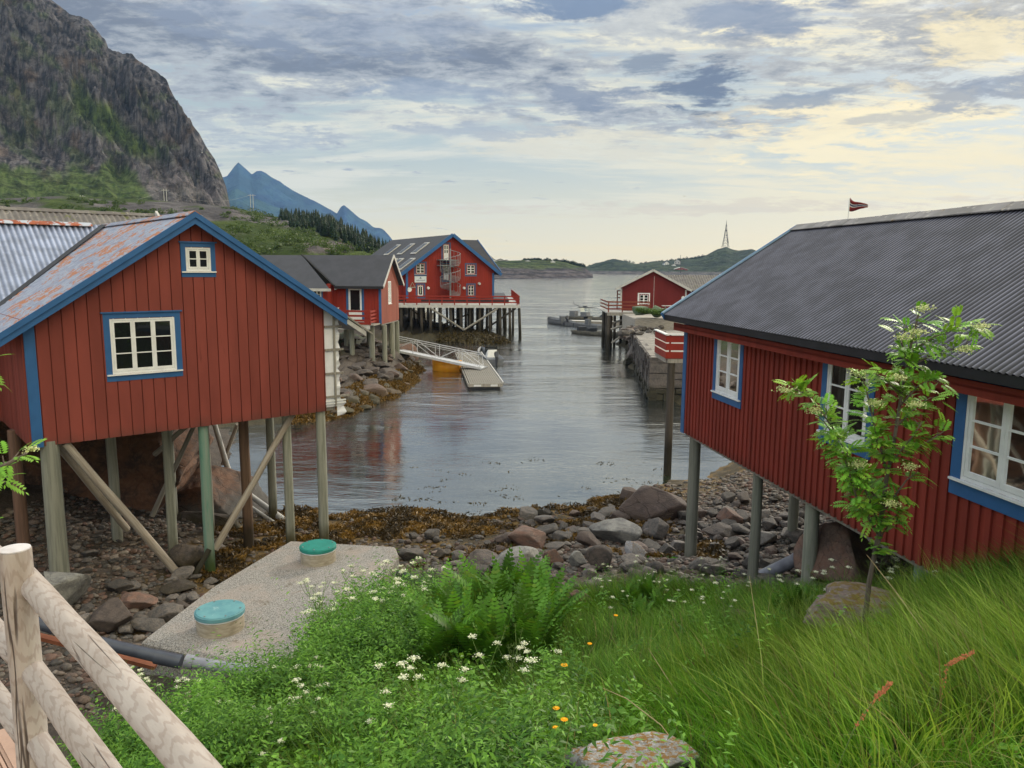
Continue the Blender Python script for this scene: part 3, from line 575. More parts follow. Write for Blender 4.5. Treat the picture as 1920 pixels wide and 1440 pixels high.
# hill with scree and wood in front of it
sil = [(-700, 396), (-300, 392), (0, 372), (120, 366), (240, 372), (330, 378), (400, 384), (440, 388), (480, 398), (520, 407), (560, 413), (600, 424), (640, 440), (670, 452), (700, 464), (730, 480), (770, 500), (800, 512)]
def hcol(V, T, U, W_):
    n = fbm(V[:, 0]*.03, V[:, 1]*.03, 5, 61); n2 = fbm(V[:, 0]*.15, V[:, 1]*.15, 4, 62)
    green = lerp((.034, .054, .014), (.065, .092, .024), sst(n2, .3, .7)); scree = lerp((.13, .12, .125), (.075, .07, .075), sst(n2, .35, .6))
    f = sst(n+.16*np.exp(-((U-400)/110)**2)-.03, .50, .60); col = lerp(green, scree, f)
    q = np.exp(-(((U-615)/55)**2+((W_-463)/13)**2)); return lerp(col, lerp((.20, .16, .155), (.10, .09, .095), sst(n2, .35, .65)), sst(q+.5*(n2-.5), .35, .55))
hill, (HV, HT) = land('hill', sil, lambda p: 112, lambda p: np.interp(p, [-700, 400, 560, 700, 800], [330, 330, 300, 230, 190]), 2.6, 130, 420, lambda T, p: T**.9, lambda X_, Y_, T, p: (1., (fbm(X_*.03, Y_*.03, 5, 65)-.5)*7+(fbm(X_*.2, Y_*.2, 3, 66)-.5)*1.4), hcol, M('hill_land', (1, 1, 1), attr=True, scale=.5, detail=10, bump=1., bscale=.9, bdist=.9, rough=.95, spec=.1, nrough=.7), ext=.4)
# far mountains; the blue of distance haze is painted into their colours
FARB = M('haze_blue_land', (1, 1, 1), attr=True, scale=.004, detail=9, bump=1., bscale=.006, bdist=60, rough=.95, spec=.05)
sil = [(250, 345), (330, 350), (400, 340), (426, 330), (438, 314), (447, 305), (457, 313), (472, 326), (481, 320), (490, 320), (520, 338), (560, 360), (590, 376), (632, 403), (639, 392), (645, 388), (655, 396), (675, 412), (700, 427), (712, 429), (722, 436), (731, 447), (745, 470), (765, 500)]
haze_col = lambda V, T, U, W_: lerp((.014, .045, .11), (.025, .070, .12), sst(fbm(U*.05, W_*.1, 4, 71), .4, .6))
land('blue_mountain', sil, lambda p: 3300, lambda p: 4700, 0, 70, 260, lambda T, p: T**1.15, lambda X_, Y_, T, p: (1., (fbm(X_*.0022, Y_*.0012, 5, 72, ridged=True)-.6)*190), haze_col, FARB, ext=.3)
sil = [(300, 400), (400, 385), (440, 350), (480, 372), (540, 395), (600, 425), (660, 448), (700, 470), (740, 500)]
land('blue_foothill', sil, lambda p: 2300, lambda p: 3200, 0, 50, 200, lambda T, p: T, lambda X_, Y_, T, p: (1., (fbm(X_*.004, Y_*.004, 5, 73, ridged=True)-.6)*60), lambda V, T, U, W_: lerp((.02, .055, .095), (.035, .08, .10), sst(fbm(U*.08, W_*.1, 4, 74), .4, .6)), FARB, ext=.3)  # nearer ridge, haze blue likewise painted into its colour
# low rocky island on the left of the fjord mouth
def icol(V, T, U, W_):
    n = fbm(V[:, 0]*.05, V[:, 1]*.08, 4, 81); g = sst(V[:, 2]+(n-.5)*4-(8.3-(U-915)*.006), -1, 1); rock = lerp((.045, .042, .055), (.09, .08, .085), sst(fbm(V[:, 0]*.03, V[:, 2]*1.3, 4, 82), .4, .65))
    return lerp(rock, lerp((.030, .050, .018), (.055, .075, .026), sst(n, .4, .6)), g)
sil = [(820, 489), (880, 488), (912, 489), (950, 489), (980, 488), (1000, 488), (1040, 489), (1060, 492), (1075, 497), (1088, 500), (1098, 502), (1104, 508), (1112, 516)]
land('island', sil, lambda p: np.interp(p, [820, 915, 1060, 1112], [540, 545, 590, 650]), lambda p: np.interp(p, [820, 915, 1060, 1112], [720, 720, 740, 700]), -.5, 60, 340, lambda T, p: np.minimum(T*1.05, 1)**.75, lambda X_, Y_, T, p: (1., (fbm(X_*.06, Y_*.06, 5, 83, ridged=True)-.55)*2.0+(fbm(X_*.4, Y_*.1, 3, 84)-.5)*.9*(T > .9)), icol, FARM, ext=.6)
sil = [(1085, 500), (1100, 499), (1120, 493), (1140, 488), (1152, 486), (1170, 490), (1190, 495), (1205, 494), (1225, 490), (1250, 489), (1275, 486), (1295, 484), (1310, 482), (1325, 478), (1340, 470), (1352, 465), (1362, 462), (1372, 467), (1385, 470), (1398, 469), (1410, 467), (1425, 472), (1460, 478), (1560, 470), (1700, 480), (2100, 470)]
land('far_shore', sil, lambda p: 1090, lambda p: 1330+60*math.sin(p*.02), -.5, 60, 420, lambda T, p: T**.8, lambda X_, Y_, T, p: (1., (fbm(X_*.03, Y_*.03, 5, 85)-.5)*7+(fbm(X_*.25, Y_*.05, 3, 86)-.5)*2.2*(T > .9)), lambda V, T, U, W_: lerp(lerp((.018, .032, .020), (.036, .052, .026), sst(fbm(V[:, 0]*.03, V[:, 1]*.03, 4, 87), .4, .6)), (.09, .085, .09), sst(4-V[:, 2], -1, 1)), FARM, ext=.5)
# woods: dark spruce on the hill crest (one mass), bushes on the slope
def cloud_mesh(name, pts, size, n, mat, c0, c1, flat=1., spread=(1, 1, 1), seed=1):
    """leaf-clump quads scattered inside blobs around pts (x,y,z,r,h)"""
    rg = np.random.default_rng(seed); P_ = np.array(pts); k = rg.integers(0, len(P_), n) if not hasattr(n, '__len__') else np.repeat(np.arange(len(P_)), n)
    n = len(k); d = rg.normal(size=(n, 3)); d /= np.linalg.norm(d, axis=1)[:, None]; rr = rg.random(n)**(1/2.2)
    c = P_[k, :3]+d*rr[:, None]*np.stack([P_[k, 3], P_[k, 3], P_[k, 4]], 1)
    return quads(name, c, size, mat, c0, c1, rg, shade=d[:, 2])
def quads(name, c, size, mat, c0, c1, rg, shade=None, asp=.6, fc=None):
    n = len(c); a = rg.normal(size=(n, 3)); a /= np.linalg.norm(a, axis=1)[:, None]; b = np.cross(a, rg.normal(size=(n, 3))); b /= np.linalg.norm(b, axis=1)[:, None]
    s = size*(.6+.8*rg.random(n)); s = s[:, None]
    V = np.stack([c-a*s, c+b*s*asp*.6, c+a*s, c-b*s*asp*.6], 1).reshape(-1, 3); i = np.arange(n)*4
    f = rg.random(n)[:, None] if fc is None else np.clip(fc+rg.normal(size=n)*.12, 0, 1)[:, None]; col = np.asarray(c0)*(1-f)+np.asarray(c1)*f; return link(name, npmesh(name, V, np.stack([i, i+1, i+2, i+3], 1), mat, np.repeat(col, 4, 0)))
def conifer_V(rg, h, r):
    V = []; Fc = []; nl = 11
    for L in range(nl):
        z = h*(.06+.9*L/nl); rad = r*(1-L/nl)**.85*(.8+.4*rg.random()); m = 9
        for i in range(m):
            th = 2*PI*(i+rg.random()*.7)/m; q = rad*(.65+.5*rg.random()); w_ = q*.30; c_, s_ = math.cos(th), math.sin(th); k = len(V)
            V += [(0, 0, z+h*.09), (c_*q*.6-s_*w_, s_*q*.6+c_*w_, z), (c_*q, s_*q, z-h*.05), (c_*q*.6+s_*w_, s_*q*.6-c_*w_, z)]; Fc.append((k, k+1, k+2, k+3))
    V = np.array(V); return V, np.array(Fc)
hv = HV.reshape(420, -1, 3); ht = HT.reshape(420, -1); hp = np.linspace(-700, 800, 420)
def hillpt(px, T_): i = int(np.clip(np.searchsorted(hp, px), 1, 419)); j = int(np.argmin(abs(ht[i]-T_))); return hv[i, j]
Vs = []; Fs = []; nv = 0; Cs = []; rg = np.random.default_rng(5)
for q in range(330):
    px = 520+rg.random()**.85*215; T_ = 1.0-rg.random()**1.5*np.interp(px, [500, 560, 640, 735], [.06, .42, .26, .14]); p = hillpt(px, T_); hh = rg.uniform(3.6, 6.5)*np.interp(px, [520, 600, 700], [.7, 1., .75])
    v, f = conifer_V(rg, hh, hh*.27); Vs.append(v+np.array([p[0]+rg.normal()*.8, p[1]+rg.normal()*1.5, p[2]-.3])); Fs.append(f+nv); nv += len(v); cc = np.array([.016, .034, .017])*(.7+.8*rg.random()); Cs.append(np.tile(cc, (len(v), 1)))
tag(link('wood', npmesh('wood', np.concatenate(Vs), np.concatenate(Fs), LEAF, np.concatenate(Cs))), 'dark spruce wood along the crest of the green hill', 'wood', kind='stuff')
pts = []
for q in range(520):
    px = rg.uniform(0, 770); T_ = rg.uniform(.04, .9); p = hillpt(px, T_); r = rg.uniform(.8, 2.1)*(1.3 if px > 440 else .8)
    if vn(np.array([px*.02]), np.array([T_*6]), 3)[0] < .42: continue
    pts.append((p[0], p[1], p[2]+r*.3, r, r*.7))
tag(cloud_mesh('bushes', pts, .34, [110]*len(pts), LEAF, (.035, .065, .016), (.085, .13, .035), seed=8), 'green birch scrub scattered over the lower hillside', 'scrub', kind='stuff')
pts = []
for q in range(150):
    px = rg.choice([rg.uniform(975, 1102), rg.uniform(1100, 1330), rg.uniform(1100, 1330)]); py = np.interp(px, [960, 1000, 1050, 1100, 1150, 1200, 1250, 1300, 1330], [488, 487, 489, 499, 487, 494, 489, 484, 479]); Y = 735 if px < 1100 else 1320
    p = pY(px, py+rg.uniform(0, 3), Y); r = rg.uniform(1.2, 3.4)*(1 if Y < 800 else 1.3); pts.append((p.x, p.y, p.z, r, r*.9))
tag(cloud_mesh('shore_woods', pts, .9, [90]*len(pts), LEAF, (.018, .034, .020), (.035, .055, .028), seed=9), 'low dark tree clumps along the skyline of the far shore', 'wood', kind='stuff')
# ================================================================== LEFT RED CABIN
def zlin(z): return lambda s: z
class Gab:
    def __init__(s, apex, zp, slope_l, slope_r=None): s.apex = apex; s.zp = zp; s.sl = slope_l; s.sr = slope_r or slope_l
    def __call__(s, x): return s.zp-(s.apex-x)*s.sl if x < s.apex else s.zp-(x-s.apex)*s.sr
lc = (-9.853, 15.65); LA = .7105; ZB = 3.9
L = thing('stilt_cabin', 'red wooden cabin on grey stilts at the left with blue bargeboards', 'cabin', (lc[0], lc[1], 0), LA)
PK = 3.418; RZ = 8.763; SL = .652
front = Fr((0, 0), (1, 0), (0, -1)); left = Fr((0, 6.8), (0, -1), (-1, 0)); rightf = Fr((6.95, 0), (0, 1), (1, 0))
w1 = (1.60, 2.94, 5.27, 6.47); w2 = (3.26, 3.82, 7.48, 8.02)
top = Gab(PK, RZ-.10, SL)
ops = [(w1[0], w1[1], w1[2], w1[3]), (w2[0], w2[1], w2[2], w2[3])]
clad(front, .20, 6.61, zlin(ZB), top, ops, bw=.245).build('gable_cladding', RED, L)
clad(left, 0, 6.8, zlin(ZB), zlin(6.52), [], bw=.2).build('side_cladding', RED, L)
MB().fbox(front, 0.0, .20, -.03, .045, ZB-.03, 6.50, None, 6.62).build('corner_board', BLUE, L)
# unfinished strip at the water end: white wrap with bare battens
wm = MB(); rngw = [6.61, 6.72, 6.83, 6.93]
for a, b in zip(rngw[:-1], rngw[1:]): wm.fbox(front, a, b, -.02, .012, 3.98, top(a)-.02, 3.98, top(b)-.02)
wrap = wm.build('house_wrap', WRAP, L, label='bare white house wrap at the unfinished corner')
fl = MB(); prev = None
for i in range(26): # torn flapping edge of the wrap
    z = 3.72+i*.113; wdt = .05+.07*abs(math.sin(i*1.7))+(.14 if i < 4 else 0)
    a, b = (6.93, .012+.02*math.sin(i), z), (6.93+wdt, .02+.05*math.sin(i*2.1), z)
    pa, pb = front.p(a[0], .015, z), front.p(b[0], .02+.04*math.sin(i*2.1), z+.02*math.cos(i*3))
    if prev: fl.add([prev[0], prev[1], pb, pa], [(0, 1, 2, 3)])
    prev = (pa, pb)
fl.build('loose_wrap_edge', WRAP, wrap)
for z in (4.05, 4.12): MB().fbox(front, 6.6, 7.18, .014, .05, z, z+.035).build('loose_strip', WHITE, wrap)
for z, e in ((6.05, 7.10), (5.45, 7.14), (4.83, 7.13), (4.22, 7.28)): MB().fbox(front, 6.62, e, .02, .055, z, z+.055).build('batten', GREYW, wrap)
MB().fbox(front, 6.86, 6.905, .02, .06, 4.0, 6.45).build('batten', GREYW, wrap)
window(L, front, *w1, 3, 3, casing=.125, fw=.045, stile=.085)
window(L, front, *w2, 2, 2, casing=.105, fw=.05, stile=.07)
# roof: two slopes of the front wing, rear cross wing to the left
def slope(parent, name, A, B, Cc, Dd, mat, pitch=.13, amp=.012, under=True, nd=1, label=None):
    V, Fq = corr(A, B, Cc, Dd, pitch, amp, nd); cc = wave_shade((.014, .015, .023), (.15, .155, .21), 3.0) if mat is CORR else wave_shade((.13, .16, .25), (.36, .41, .56)) if mat is WINGROOF else None  # crest highlights and valley shade are painted into the sheet colours
    o = link(name, npmesh(name, V, Fq, mat, cc, smooth=True), parent)
    if label: o['label'] = label
    return o
BK = 10.2; OV = .32
xl, xr = -.50, 7.62
zl, zr = RZ-(PK-xl)*SL, RZ-(xr-PK)*SL
r1 = slope(L, 'roof_sheet', (PK, -OV, RZ), (PK, BK, RZ), (xl, BK, zl), (xl, -OV, zl), BLUEROOF, .15, .006, label='blue sheet roof with rust-coloured peeling patches')
r2 = slope(L, 'roof_sheet', (PK, -OV, RZ), (PK, BK, RZ), (xr, BK, zr), (xr, -OV, zr), BLUEROOF, .15, .006)
dk = MB(); th = .06
dk.hexa([(xl+.02, -OV+.05, zl-.09), (PK, -OV+.05, RZ-.09), (PK, BK, RZ-.09), (xl+.02, BK, zl-.09), (xl+.02, -OV+.05, zl-.02), (PK, -OV+.05, RZ-.02), (PK, BK, RZ-.02), (xl+.02, BK, zl-.02)])
dk.hexa([(PK, -OV+.05, RZ-.09), (xr-.02, -OV+.05, zr-.09), (xr-.02, BK, zr-.09), (PK, BK, RZ-.09), (PK, -OV+.05, RZ-.02), (xr-.02, -OV+.05, zr-.02), (xr-.02, BK, zr-.02), (PK, BK, RZ-.02)])
dk.build('roof_deck', BLKB, L)
def barge(parent, x0, z0, x1, z1, y, h=.20, t=.035, mat=None, drop=0.0, name='bargeboard', label=None):
    o = MB().hexa([(x0, y, z0-h-drop), (x1, y, z1-h-drop), (x1, y+t, z1-h-drop), (x0, y+t, z0-h-drop), (x0, y, z0-drop), (x1, y, z1-drop), (x1, y+t, z1-drop), (x0, y+t, z0-drop)]).build(name, mat or BLUE, parent)
    if label: o['label'] = label
    return o
zz = lambda x: RZ-abs(x-PK)*SL
barge(L, xl-.02, zz(xl-.02)+.03, PK, RZ+.03, -OV-.035, .13); barge(L, xl-.02, zz(xl-.02)-.09, PK, RZ-.09, -OV+.0, .15)
xe = 7.12
barge(L, PK, RZ+.03, xe, zz(xe)+.03, -OV-.035, .13); barge(L, PK, RZ-.09, xe, zz(xe)-.09, -OV+.0, .15)
barge(L, xe, zz(xe)-.06, xe+.55, zz(xe+.55)-.06, -OV+.0, .13, mat=TRIMG, label='unpainted pale end of the bargeboard')
barge(L, xe, zz(xe)+.012, xe+.75, zz(xe+.75)+.012, -OV-.03, .05, mat=GREYW, label='thin bare board at the eave tip')
for sx in (-1, 1):
    e = MB(); a = .17; e.hexa([(PK, -OV-.02, RZ+.035), (PK, BK, RZ+.035), (PK+sx*a, BK, RZ+.04-a*SL), (PK+sx*a, -OV-.02, RZ+.04-a*SL), (PK, -OV-.02, RZ+.05), (PK, BK, RZ+.05), (PK+sx*a, BK, RZ+.055-a*SL), (PK+sx*a, -OV-.02, RZ+.055-a*SL)]); e.build('ridge_cap', BLUEROOF, L)
# cross wing (ridge runs left from the rear of the front wing)
WY, WH = 6.95, 3.35; WZ = RZ-.02; wx0 = -10.5
we = WZ-(WH+.35)*SL
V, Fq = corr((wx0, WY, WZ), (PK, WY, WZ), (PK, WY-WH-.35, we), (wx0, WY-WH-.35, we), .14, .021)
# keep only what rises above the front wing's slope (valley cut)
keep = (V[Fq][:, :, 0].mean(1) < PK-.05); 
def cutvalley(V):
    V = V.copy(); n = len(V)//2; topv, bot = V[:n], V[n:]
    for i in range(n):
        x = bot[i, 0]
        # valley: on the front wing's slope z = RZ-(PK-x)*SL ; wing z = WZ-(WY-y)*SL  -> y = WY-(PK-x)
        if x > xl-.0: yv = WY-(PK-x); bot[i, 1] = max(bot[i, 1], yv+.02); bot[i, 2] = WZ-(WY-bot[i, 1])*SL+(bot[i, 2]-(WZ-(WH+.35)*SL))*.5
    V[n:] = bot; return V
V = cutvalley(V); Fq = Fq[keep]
link('wing_roof', npmesh('wing_roof', V, Fq, WINGROOF, wave_shade((.13, .16, .25), (.36, .41, .56)), smooth=True), L)['label'] = 'pale blue corrugated roof of the rear wing'  # wave light and shade painted into this sheet's vertex colours too
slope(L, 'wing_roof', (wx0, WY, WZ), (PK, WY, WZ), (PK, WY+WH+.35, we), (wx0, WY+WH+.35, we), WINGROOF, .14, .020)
rc = MB()
for k in range(24):
    a = wx0+k*.56; b = a+.58
    if b > PK-.4: b = PK-.4
    for sy in (-1, 1): rc.hexa([(a, WY, WZ+.045), (b, WY, WZ+.045), (b, WY+sy*.19, WZ-.05), (a, WY+sy*.19, WZ-.05), (a, WY, WZ+.06+.003*(k % 2)), (b, WY, WZ+.06+.003*(k % 2)), (b, WY+sy*.19, WZ-.035), (a, WY+sy*.19, WZ-.035)])
rc.build('ridge_flashing', RUST, L, label='rusty ridge flashing of the rear wing')
vy = MB(); 
vy.beam((xl, WY-(PK-xl), RZ-(PK-xl)*SL+.02), (PK-.15, WY-.12, RZ+.0), .16, .012, (1, -1, 0)); vy.build('valley_gutter', BLKB, L)
wf_ = Fr((wx0, 3.6), (1, 0), (0, -1)); clad(wf_, 0, -wx0, zlin(ZB), zlin(6.5), [], bw=.2).build('wing_cladding', RED, L)
MB().box(.03, 6.9, .05, 9.9, ZB-.02, ZB+.12).build('floor_deck', GREYW, L)
MB().box(wx0, -.1, 3.66, 9.9, ZB-.02, ZB+.12).build('floor_deck', GREYW, L)
MB().box(6.85, 6.93, .06, 9.9, ZB, 6.55).build('far_side_wall', RED, L)
jm = MB()
for y in (.35, 1.6, 2.9, 4.2, 5.5): jm.box(.1, 6.8, y-.07, y+.07, ZB+.121, ZB+.3)
jm.build('floor_beams', GREYW, L)
# stilts: world position of the foot is found on the ground, top under the floor
Li = Matrix.Rotation(-LA, 4, 'Z') @ Matrix.Translation((-lc[0], -lc[1], 0))
def loc(p): return Li @ Vector(p)
def Lw(x, y, z): return Li.inverted() @ Vector((x, y, z))
def post(parent, inv, top_l, zb, r, mat, zt, name='stilt', lean=(0, 0)):
    return log(name, (top_l[0]+lean[0], top_l[1]+lean[1], zb), (top_l[0], top_l[1], zt+.1), r*1.06, r*.96, mat, parent, seg=4, wob=.008)
post(L, Li, (.33, .12), .55, .185, POST, ZB-.03)
post(L, Li, (3.03, 1.35), .2, .115, POST, ZB-.2); post(L, Li, (3.50, .14), -.05, .118, POSTC, ZB-.03); post(L, Li, (4.87, 1.15), .0, .13, POSTB, ZB-.2)
post(L, Li, (5.72, .45), .0, .115, POST, ZB-.03); post(L, Li, (6.52, .13), -.1, .125, POST, ZB-.03)
post(L, Li, (2.05, 2.5), .5, .12, POST, ZB-.2); post(L, Li, (-.05, 1.9), .9, .13, POSTB, ZB-.05, name='stilt'); post(L, Li, (-.6, 3.75), .9, .12, POSTB, ZB-.05)
post(L, Li, (3.9, 4.1), .3, .12, POST, ZB-.2); post(L, Li, (6.45, 3.2), -.8, .12, POST, ZB-.2); post(L, Li, (4.4, 2.6), .2, .10, POST, ZB-.2)
def brace(parent, p0, p1, r0, r1, mat): return log('brace', p0, p1, r0, r1, mat, parent, n=10, seg=4, wob=.012)
def wl(px, py, Y): return loc(pY(px, py, Y))
brace(L, wl(342, 1087, 17.6), (.62, .10, ZB-.03), .10, .085, STRUT); brace(L, wl(238, 992, 18.6), (.50, .6, ZB-.05), .085, .08, STRUT)
brace(L, wl(403, 1030, 18.4), (5.85, .32, ZB-.03), .085, .08, STRUT); brace(L, wl(352, 1100, 17.4), wl(392, 1030, 17.9), .07, .06, PILE)
brace(L, wl(285, 968, 20.2), (4.5, 3.0, ZB-.1), .07, .06, GREYW); brace(L, wl(290, 852, 20.5), (4.2, 2.2, ZB-.1), .07, .06, GREYW)
brace(L, wl(438, 915, 25.5), wl(402, 795, 24.5), .10, .08, TRIMG); brace(L, wl(418, 870, 26), wl(445, 795, 25), .07, .06, STRUT)
brace(L, wl(545, 985, 21.8), wl(425, 895, 24.5), .10, .07, TRIMG); brace(L, wl(548, 1003, 21.2), wl(470, 950, 22.8), .06, .05, TRIMG)
# ------------------------------------------------------------------ old roof seen behind the left cabin
B = thing('grey_roofed_shed', 'old shed behind the left cabin, only its mossy grey ridge showing', 'shed', (-16.2, 26.2, 0), LA)
slope(B, 'roof', (-9, 0, 9.42), (4.2, 0, 9.42), (4.2, -3.2, 7.5), (-9, -3.2, 7.5), FIBRE, .18, .02); slope(B, 'roof', (-9, 0, 9.42), (4.2, 0, 9.42), (4.2, 3.2, 7.5), (-9, 3.2, 7.5), FIBRE, .18, .02)
m_ = MB()
for k in range(40): a = -9+k*.33; m_.hexa([(a, -.16, 9.36), (a+.34, -.16, 9.36), (a+.34, .16, 9.36), (a, .16, 9.36), (a, -.05, 9.46+.012*(k % 2)), (a+.34, -.05, 9.46+.012*(k % 2)), (a+.34, .05, 9.46+.012*(k % 2)), (a, .05, 9.46+.012*(k % 2))])
m_.build('ridge_cap', FIBRE, B); MB().box(-8.8, 4.0, -3, 3, 2.6, 7.5).build('wall', RED, B)
MB().beam((4.2, -.1, 9.5), (4.2, -3.2, 7.56), .08, .14, (1, 0, 0)).build('bargeboard', TRIMG, B)

# ================================================================== RIGHT RED CABIN
rc2 = (4.085, 18.28); RA = .154; ang = RA-PI/2
Rr = thing('boathouse_cabin', 'long red cabin at the right on round stilts, dark corrugated roof and three blue-cased windows', 'cabin', (rc2[0], rc2[1], 0), ang)
# local x runs toward the viewer, local y into the building
RB, RZE, RRZ, RW = 3.77, 6.46, 8.603, 2.784; RS = .636; RL = 14.5
wallr = Fr((0, 0), (1, 0), (0, -1)); farg = Fr((0, RW*2), (0, -1), (-1, 0))
W = [(1.86, 2.98, 5.04, 6.25), (6.12, 7.22, 5.06, 6.25), (9.17, 10.95, 5.10, 6.25)]
clad(wallr, .16, RL, zlin(RB), zlin(RZE), [(a+.03, b-.03, c+.03, d-.03) for a, b, c, d in W], bw=.185, alt=False, proud=.026).build('cladding', RED2, Rr)
clad(farg, 0, RW*2, zlin(RB), Gab(RW, RRZ-.12, RS), [], bw=.2).build('gable_cladding', RED2, Rr)
MB().fbox(wallr, -.03, .16, -.03, .045, RB-.02, RZE).build('corner_board', BLUE, Rr)
for i, (a, b, c, d) in enumerate(W):
    n = 3 if i == 2 else 2
    wn = window(Rr, wallr, a, b, c, d, n, 3, casing=.17 if i == 2 else .14, glassm=CLEAR, head=False, fw=.045, stile=.10, mw=.026)
    # inside: curtains hanging behind the glass and a dark room
    cm = MB(); N_ = 40
    for side in (0, 1):
        s0, s1 = (a+.06, a+.06+(b-a)*.26) if side == 0 else (b-.06-(b-a)*.26, b-.06)
        pts = [wallr.p(s0+(s1-s0)*k/N_, -.14+.025*math.sin(k*.9), 0) for k in range(N_+1)]
        for k in range(N_): p, q = pts[k], pts[k+1]; cm.add([p+Vector((0, 0, c)), q+Vector((0, 0, c)), q+Vector((0, 0, d)), p+Vector((0, 0, d))], [(0, 1, 2, 3)])
    cm.build('curtain', CURT, wn, smooth=True)
MB().fbox(wallr, .3, RL-.2, -1.6, -1.55, RB+.1, RZE).build('inner_wall', M('dim_interior', (.035, .03, .027), (.02, .018, .016), 2, bump=0), Rr)
cup = MB(); cup.cyl((2.72, .10), .055, 5.14, 5.42, 16, .06); cup.build('jug_on_sill', WHITE, Rr)
MB().box(0, RL, .05, RW*2, RB-.02, RB+.12).build('floor_deck', GREYW, Rr)
jm = MB(); jm.box(.1, RL, .05, .17, RB-.09, RB-.021); jm.box(.1, RL, 2.6, 2.75, RB-.16, RB-.021)
for k in range(12): jm.box(.4+k*1.2, .52+k*1.2, .2, RW*2-.1, RB-.12, RB-.022)
jm.build('floor_beams', GREYW, Rr)
ex, ov = -.27, .47; ez = RRZ-(RW+ov)*RS
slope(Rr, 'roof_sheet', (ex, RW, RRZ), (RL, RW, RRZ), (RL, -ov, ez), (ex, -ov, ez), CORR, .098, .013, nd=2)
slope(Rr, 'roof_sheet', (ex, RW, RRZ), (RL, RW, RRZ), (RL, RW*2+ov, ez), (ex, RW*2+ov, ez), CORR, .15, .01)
MB().hexa([(ex+.03, -ov+.02, ez-.06), (RL, -ov+.02, ez-.06), (RL, RW, RRZ-.07), (ex+.03, RW, RRZ-.07), (ex+.03, -ov+.02, ez-.02), (RL, -ov+.02, ez-.02), (RL, RW, RRZ-.02), (ex+.03, RW, RRZ-.02)]).build('roof_deck', BLKB, Rr)
MB().box(ex, RL, -ov+.015, -ov+.04, ez-.13, ez-.012).build('fascia', BLKB, Rr)
MB().box(-.05, RL, -.30, -.05, 6.27, 6.30).box(-.05, RL, -.30, -.27, 6.19, 6.36).build('soffit_board', RED2, Rr)
barge(Rr, 0, 0, 0, 0, 0, name='rake_board') if False else None
MB().beam((ex-.02, -ov-.03, ez-.05), (ex-.02, RW, RRZ-.03), .035, .17, (1, 0, 0)).build('rake_board', BLUE, Rr)
MB().beam((ex-.03, -ov-.03, ez+.035), (ex-.03, RW+.02, RRZ+.055), .11, .03, (1, 0, 0)).build('rake_board', M('light_blue_flashing', (.22, .34, .47), (.18, .28, .40), 4, bump=.05, rough=.4), Rr)
MB().beam((ex-.02, RW*2+ov, ez-.05), (ex-.02, RW, RRZ-.03), .035, .17, (1, 0, 0)).build('rake_board', BLUE, Rr)
rm = MB()
for k in range(int((RL-ex)/1.1)+1):
    a = ex-.03+k*1.1; b = min(a+1.13, RL); h = .006*(k % 2)
    for sy in (-1, 1): rm.hexa([(a, RW, RRZ+.055), (b, RW, RRZ+.055), (b, RW+sy*.20, RRZ-.075), (a, RW+sy*.20, RRZ-.075), (a, RW, RRZ+.07+h), (b, RW, RRZ+.07+h), (b, RW+sy*.20, RRZ-.06+h), (a, RW+sy*.20, RRZ-.06+h)])
rm.build('ridge_cap', M('ridge_metal', (.22, .21, .22), (.13, .125, .13), 2, bump=.3, rough=.5, blotch=[((.36, .34, .32), 5, .56, .64, (1, 1, 1)), ((.16, .11, .05), 3, .60, .68, (1, 1, 1))]), Rr)
Ri = Matrix.Rotation(-ang, 4, 'Z') @ Matrix.Translation((-rc2[0], -rc2[1], 0))
def rpost(x, y, zb, r, mat=POST): return post(Rr, Ri, (x, y), zb, r, mat, RB-.15)
rpost(.42, .16, .25, .135); rpost(3.62, .16, .9, .10); rpost(5.55, .20, 1.5, .125); rpost(8.35, .25, 2.2, .15, POSTC)
rpost(4.2, 2.65, .5, .12, GREYW); rpost(.5, 2.7, -.2, .12); rpost(8.2, 2.7, 1.5, .12); rpost(.5, 5.3, -.2, .12); rpost(4.2, 5.3, .5, .12)
# flag beyond the ridge
fp = thing('flagpole', 'thin flagpole with a red and navy pennant standing beyond the right roof', 'flagpole', tuple(pY(1587, 430, 30)))
fh = pY(1590, 372, 30).z-fp.location.z
MB().tube((0, 0, -8), (0.04, 0, fh), .028, .02, 8).build('pole', WHITE, fp)
def flagstrip(v0, v1, mat, name):
    m = MB(); n = 16
    for i in range(n):
        q = []
        for k in (i, i+1):
            u = k/n; x = .06+u*.68; h = .05+.20*(1-u)**1.2; zc = fh-.22-.12*u-.03*math.sin(u*7)+.17*max(u-.7, 0)*1.6; yy = .10*math.sin(u*6)
            q.append((Vector((x, yy, zc-h+2*h*v0)), Vector((x, yy, zc-h+2*h*v1))))
        m.add([q[0][0], q[1][0], q[1][1], q[0][1]], [(0, 1, 2, 3)])
    o = m.build(name, mat, fp, smooth=True); s = o.modifiers.new('s', 'SOLIDIFY'); s.thickness = .004; return o
flagstrip(0, .38, FLAGR, 'flag_stripe'); flagstrip(.38, .44, WHITE, 'flag_stripe'); flagstrip(.44, .60, FLAGB, 'flag_stripe'); flagstrip(.60, .66, WHITE, 'flag_stripe'); flagstrip(.66, 1, FLAGR, 'flag_stripe')

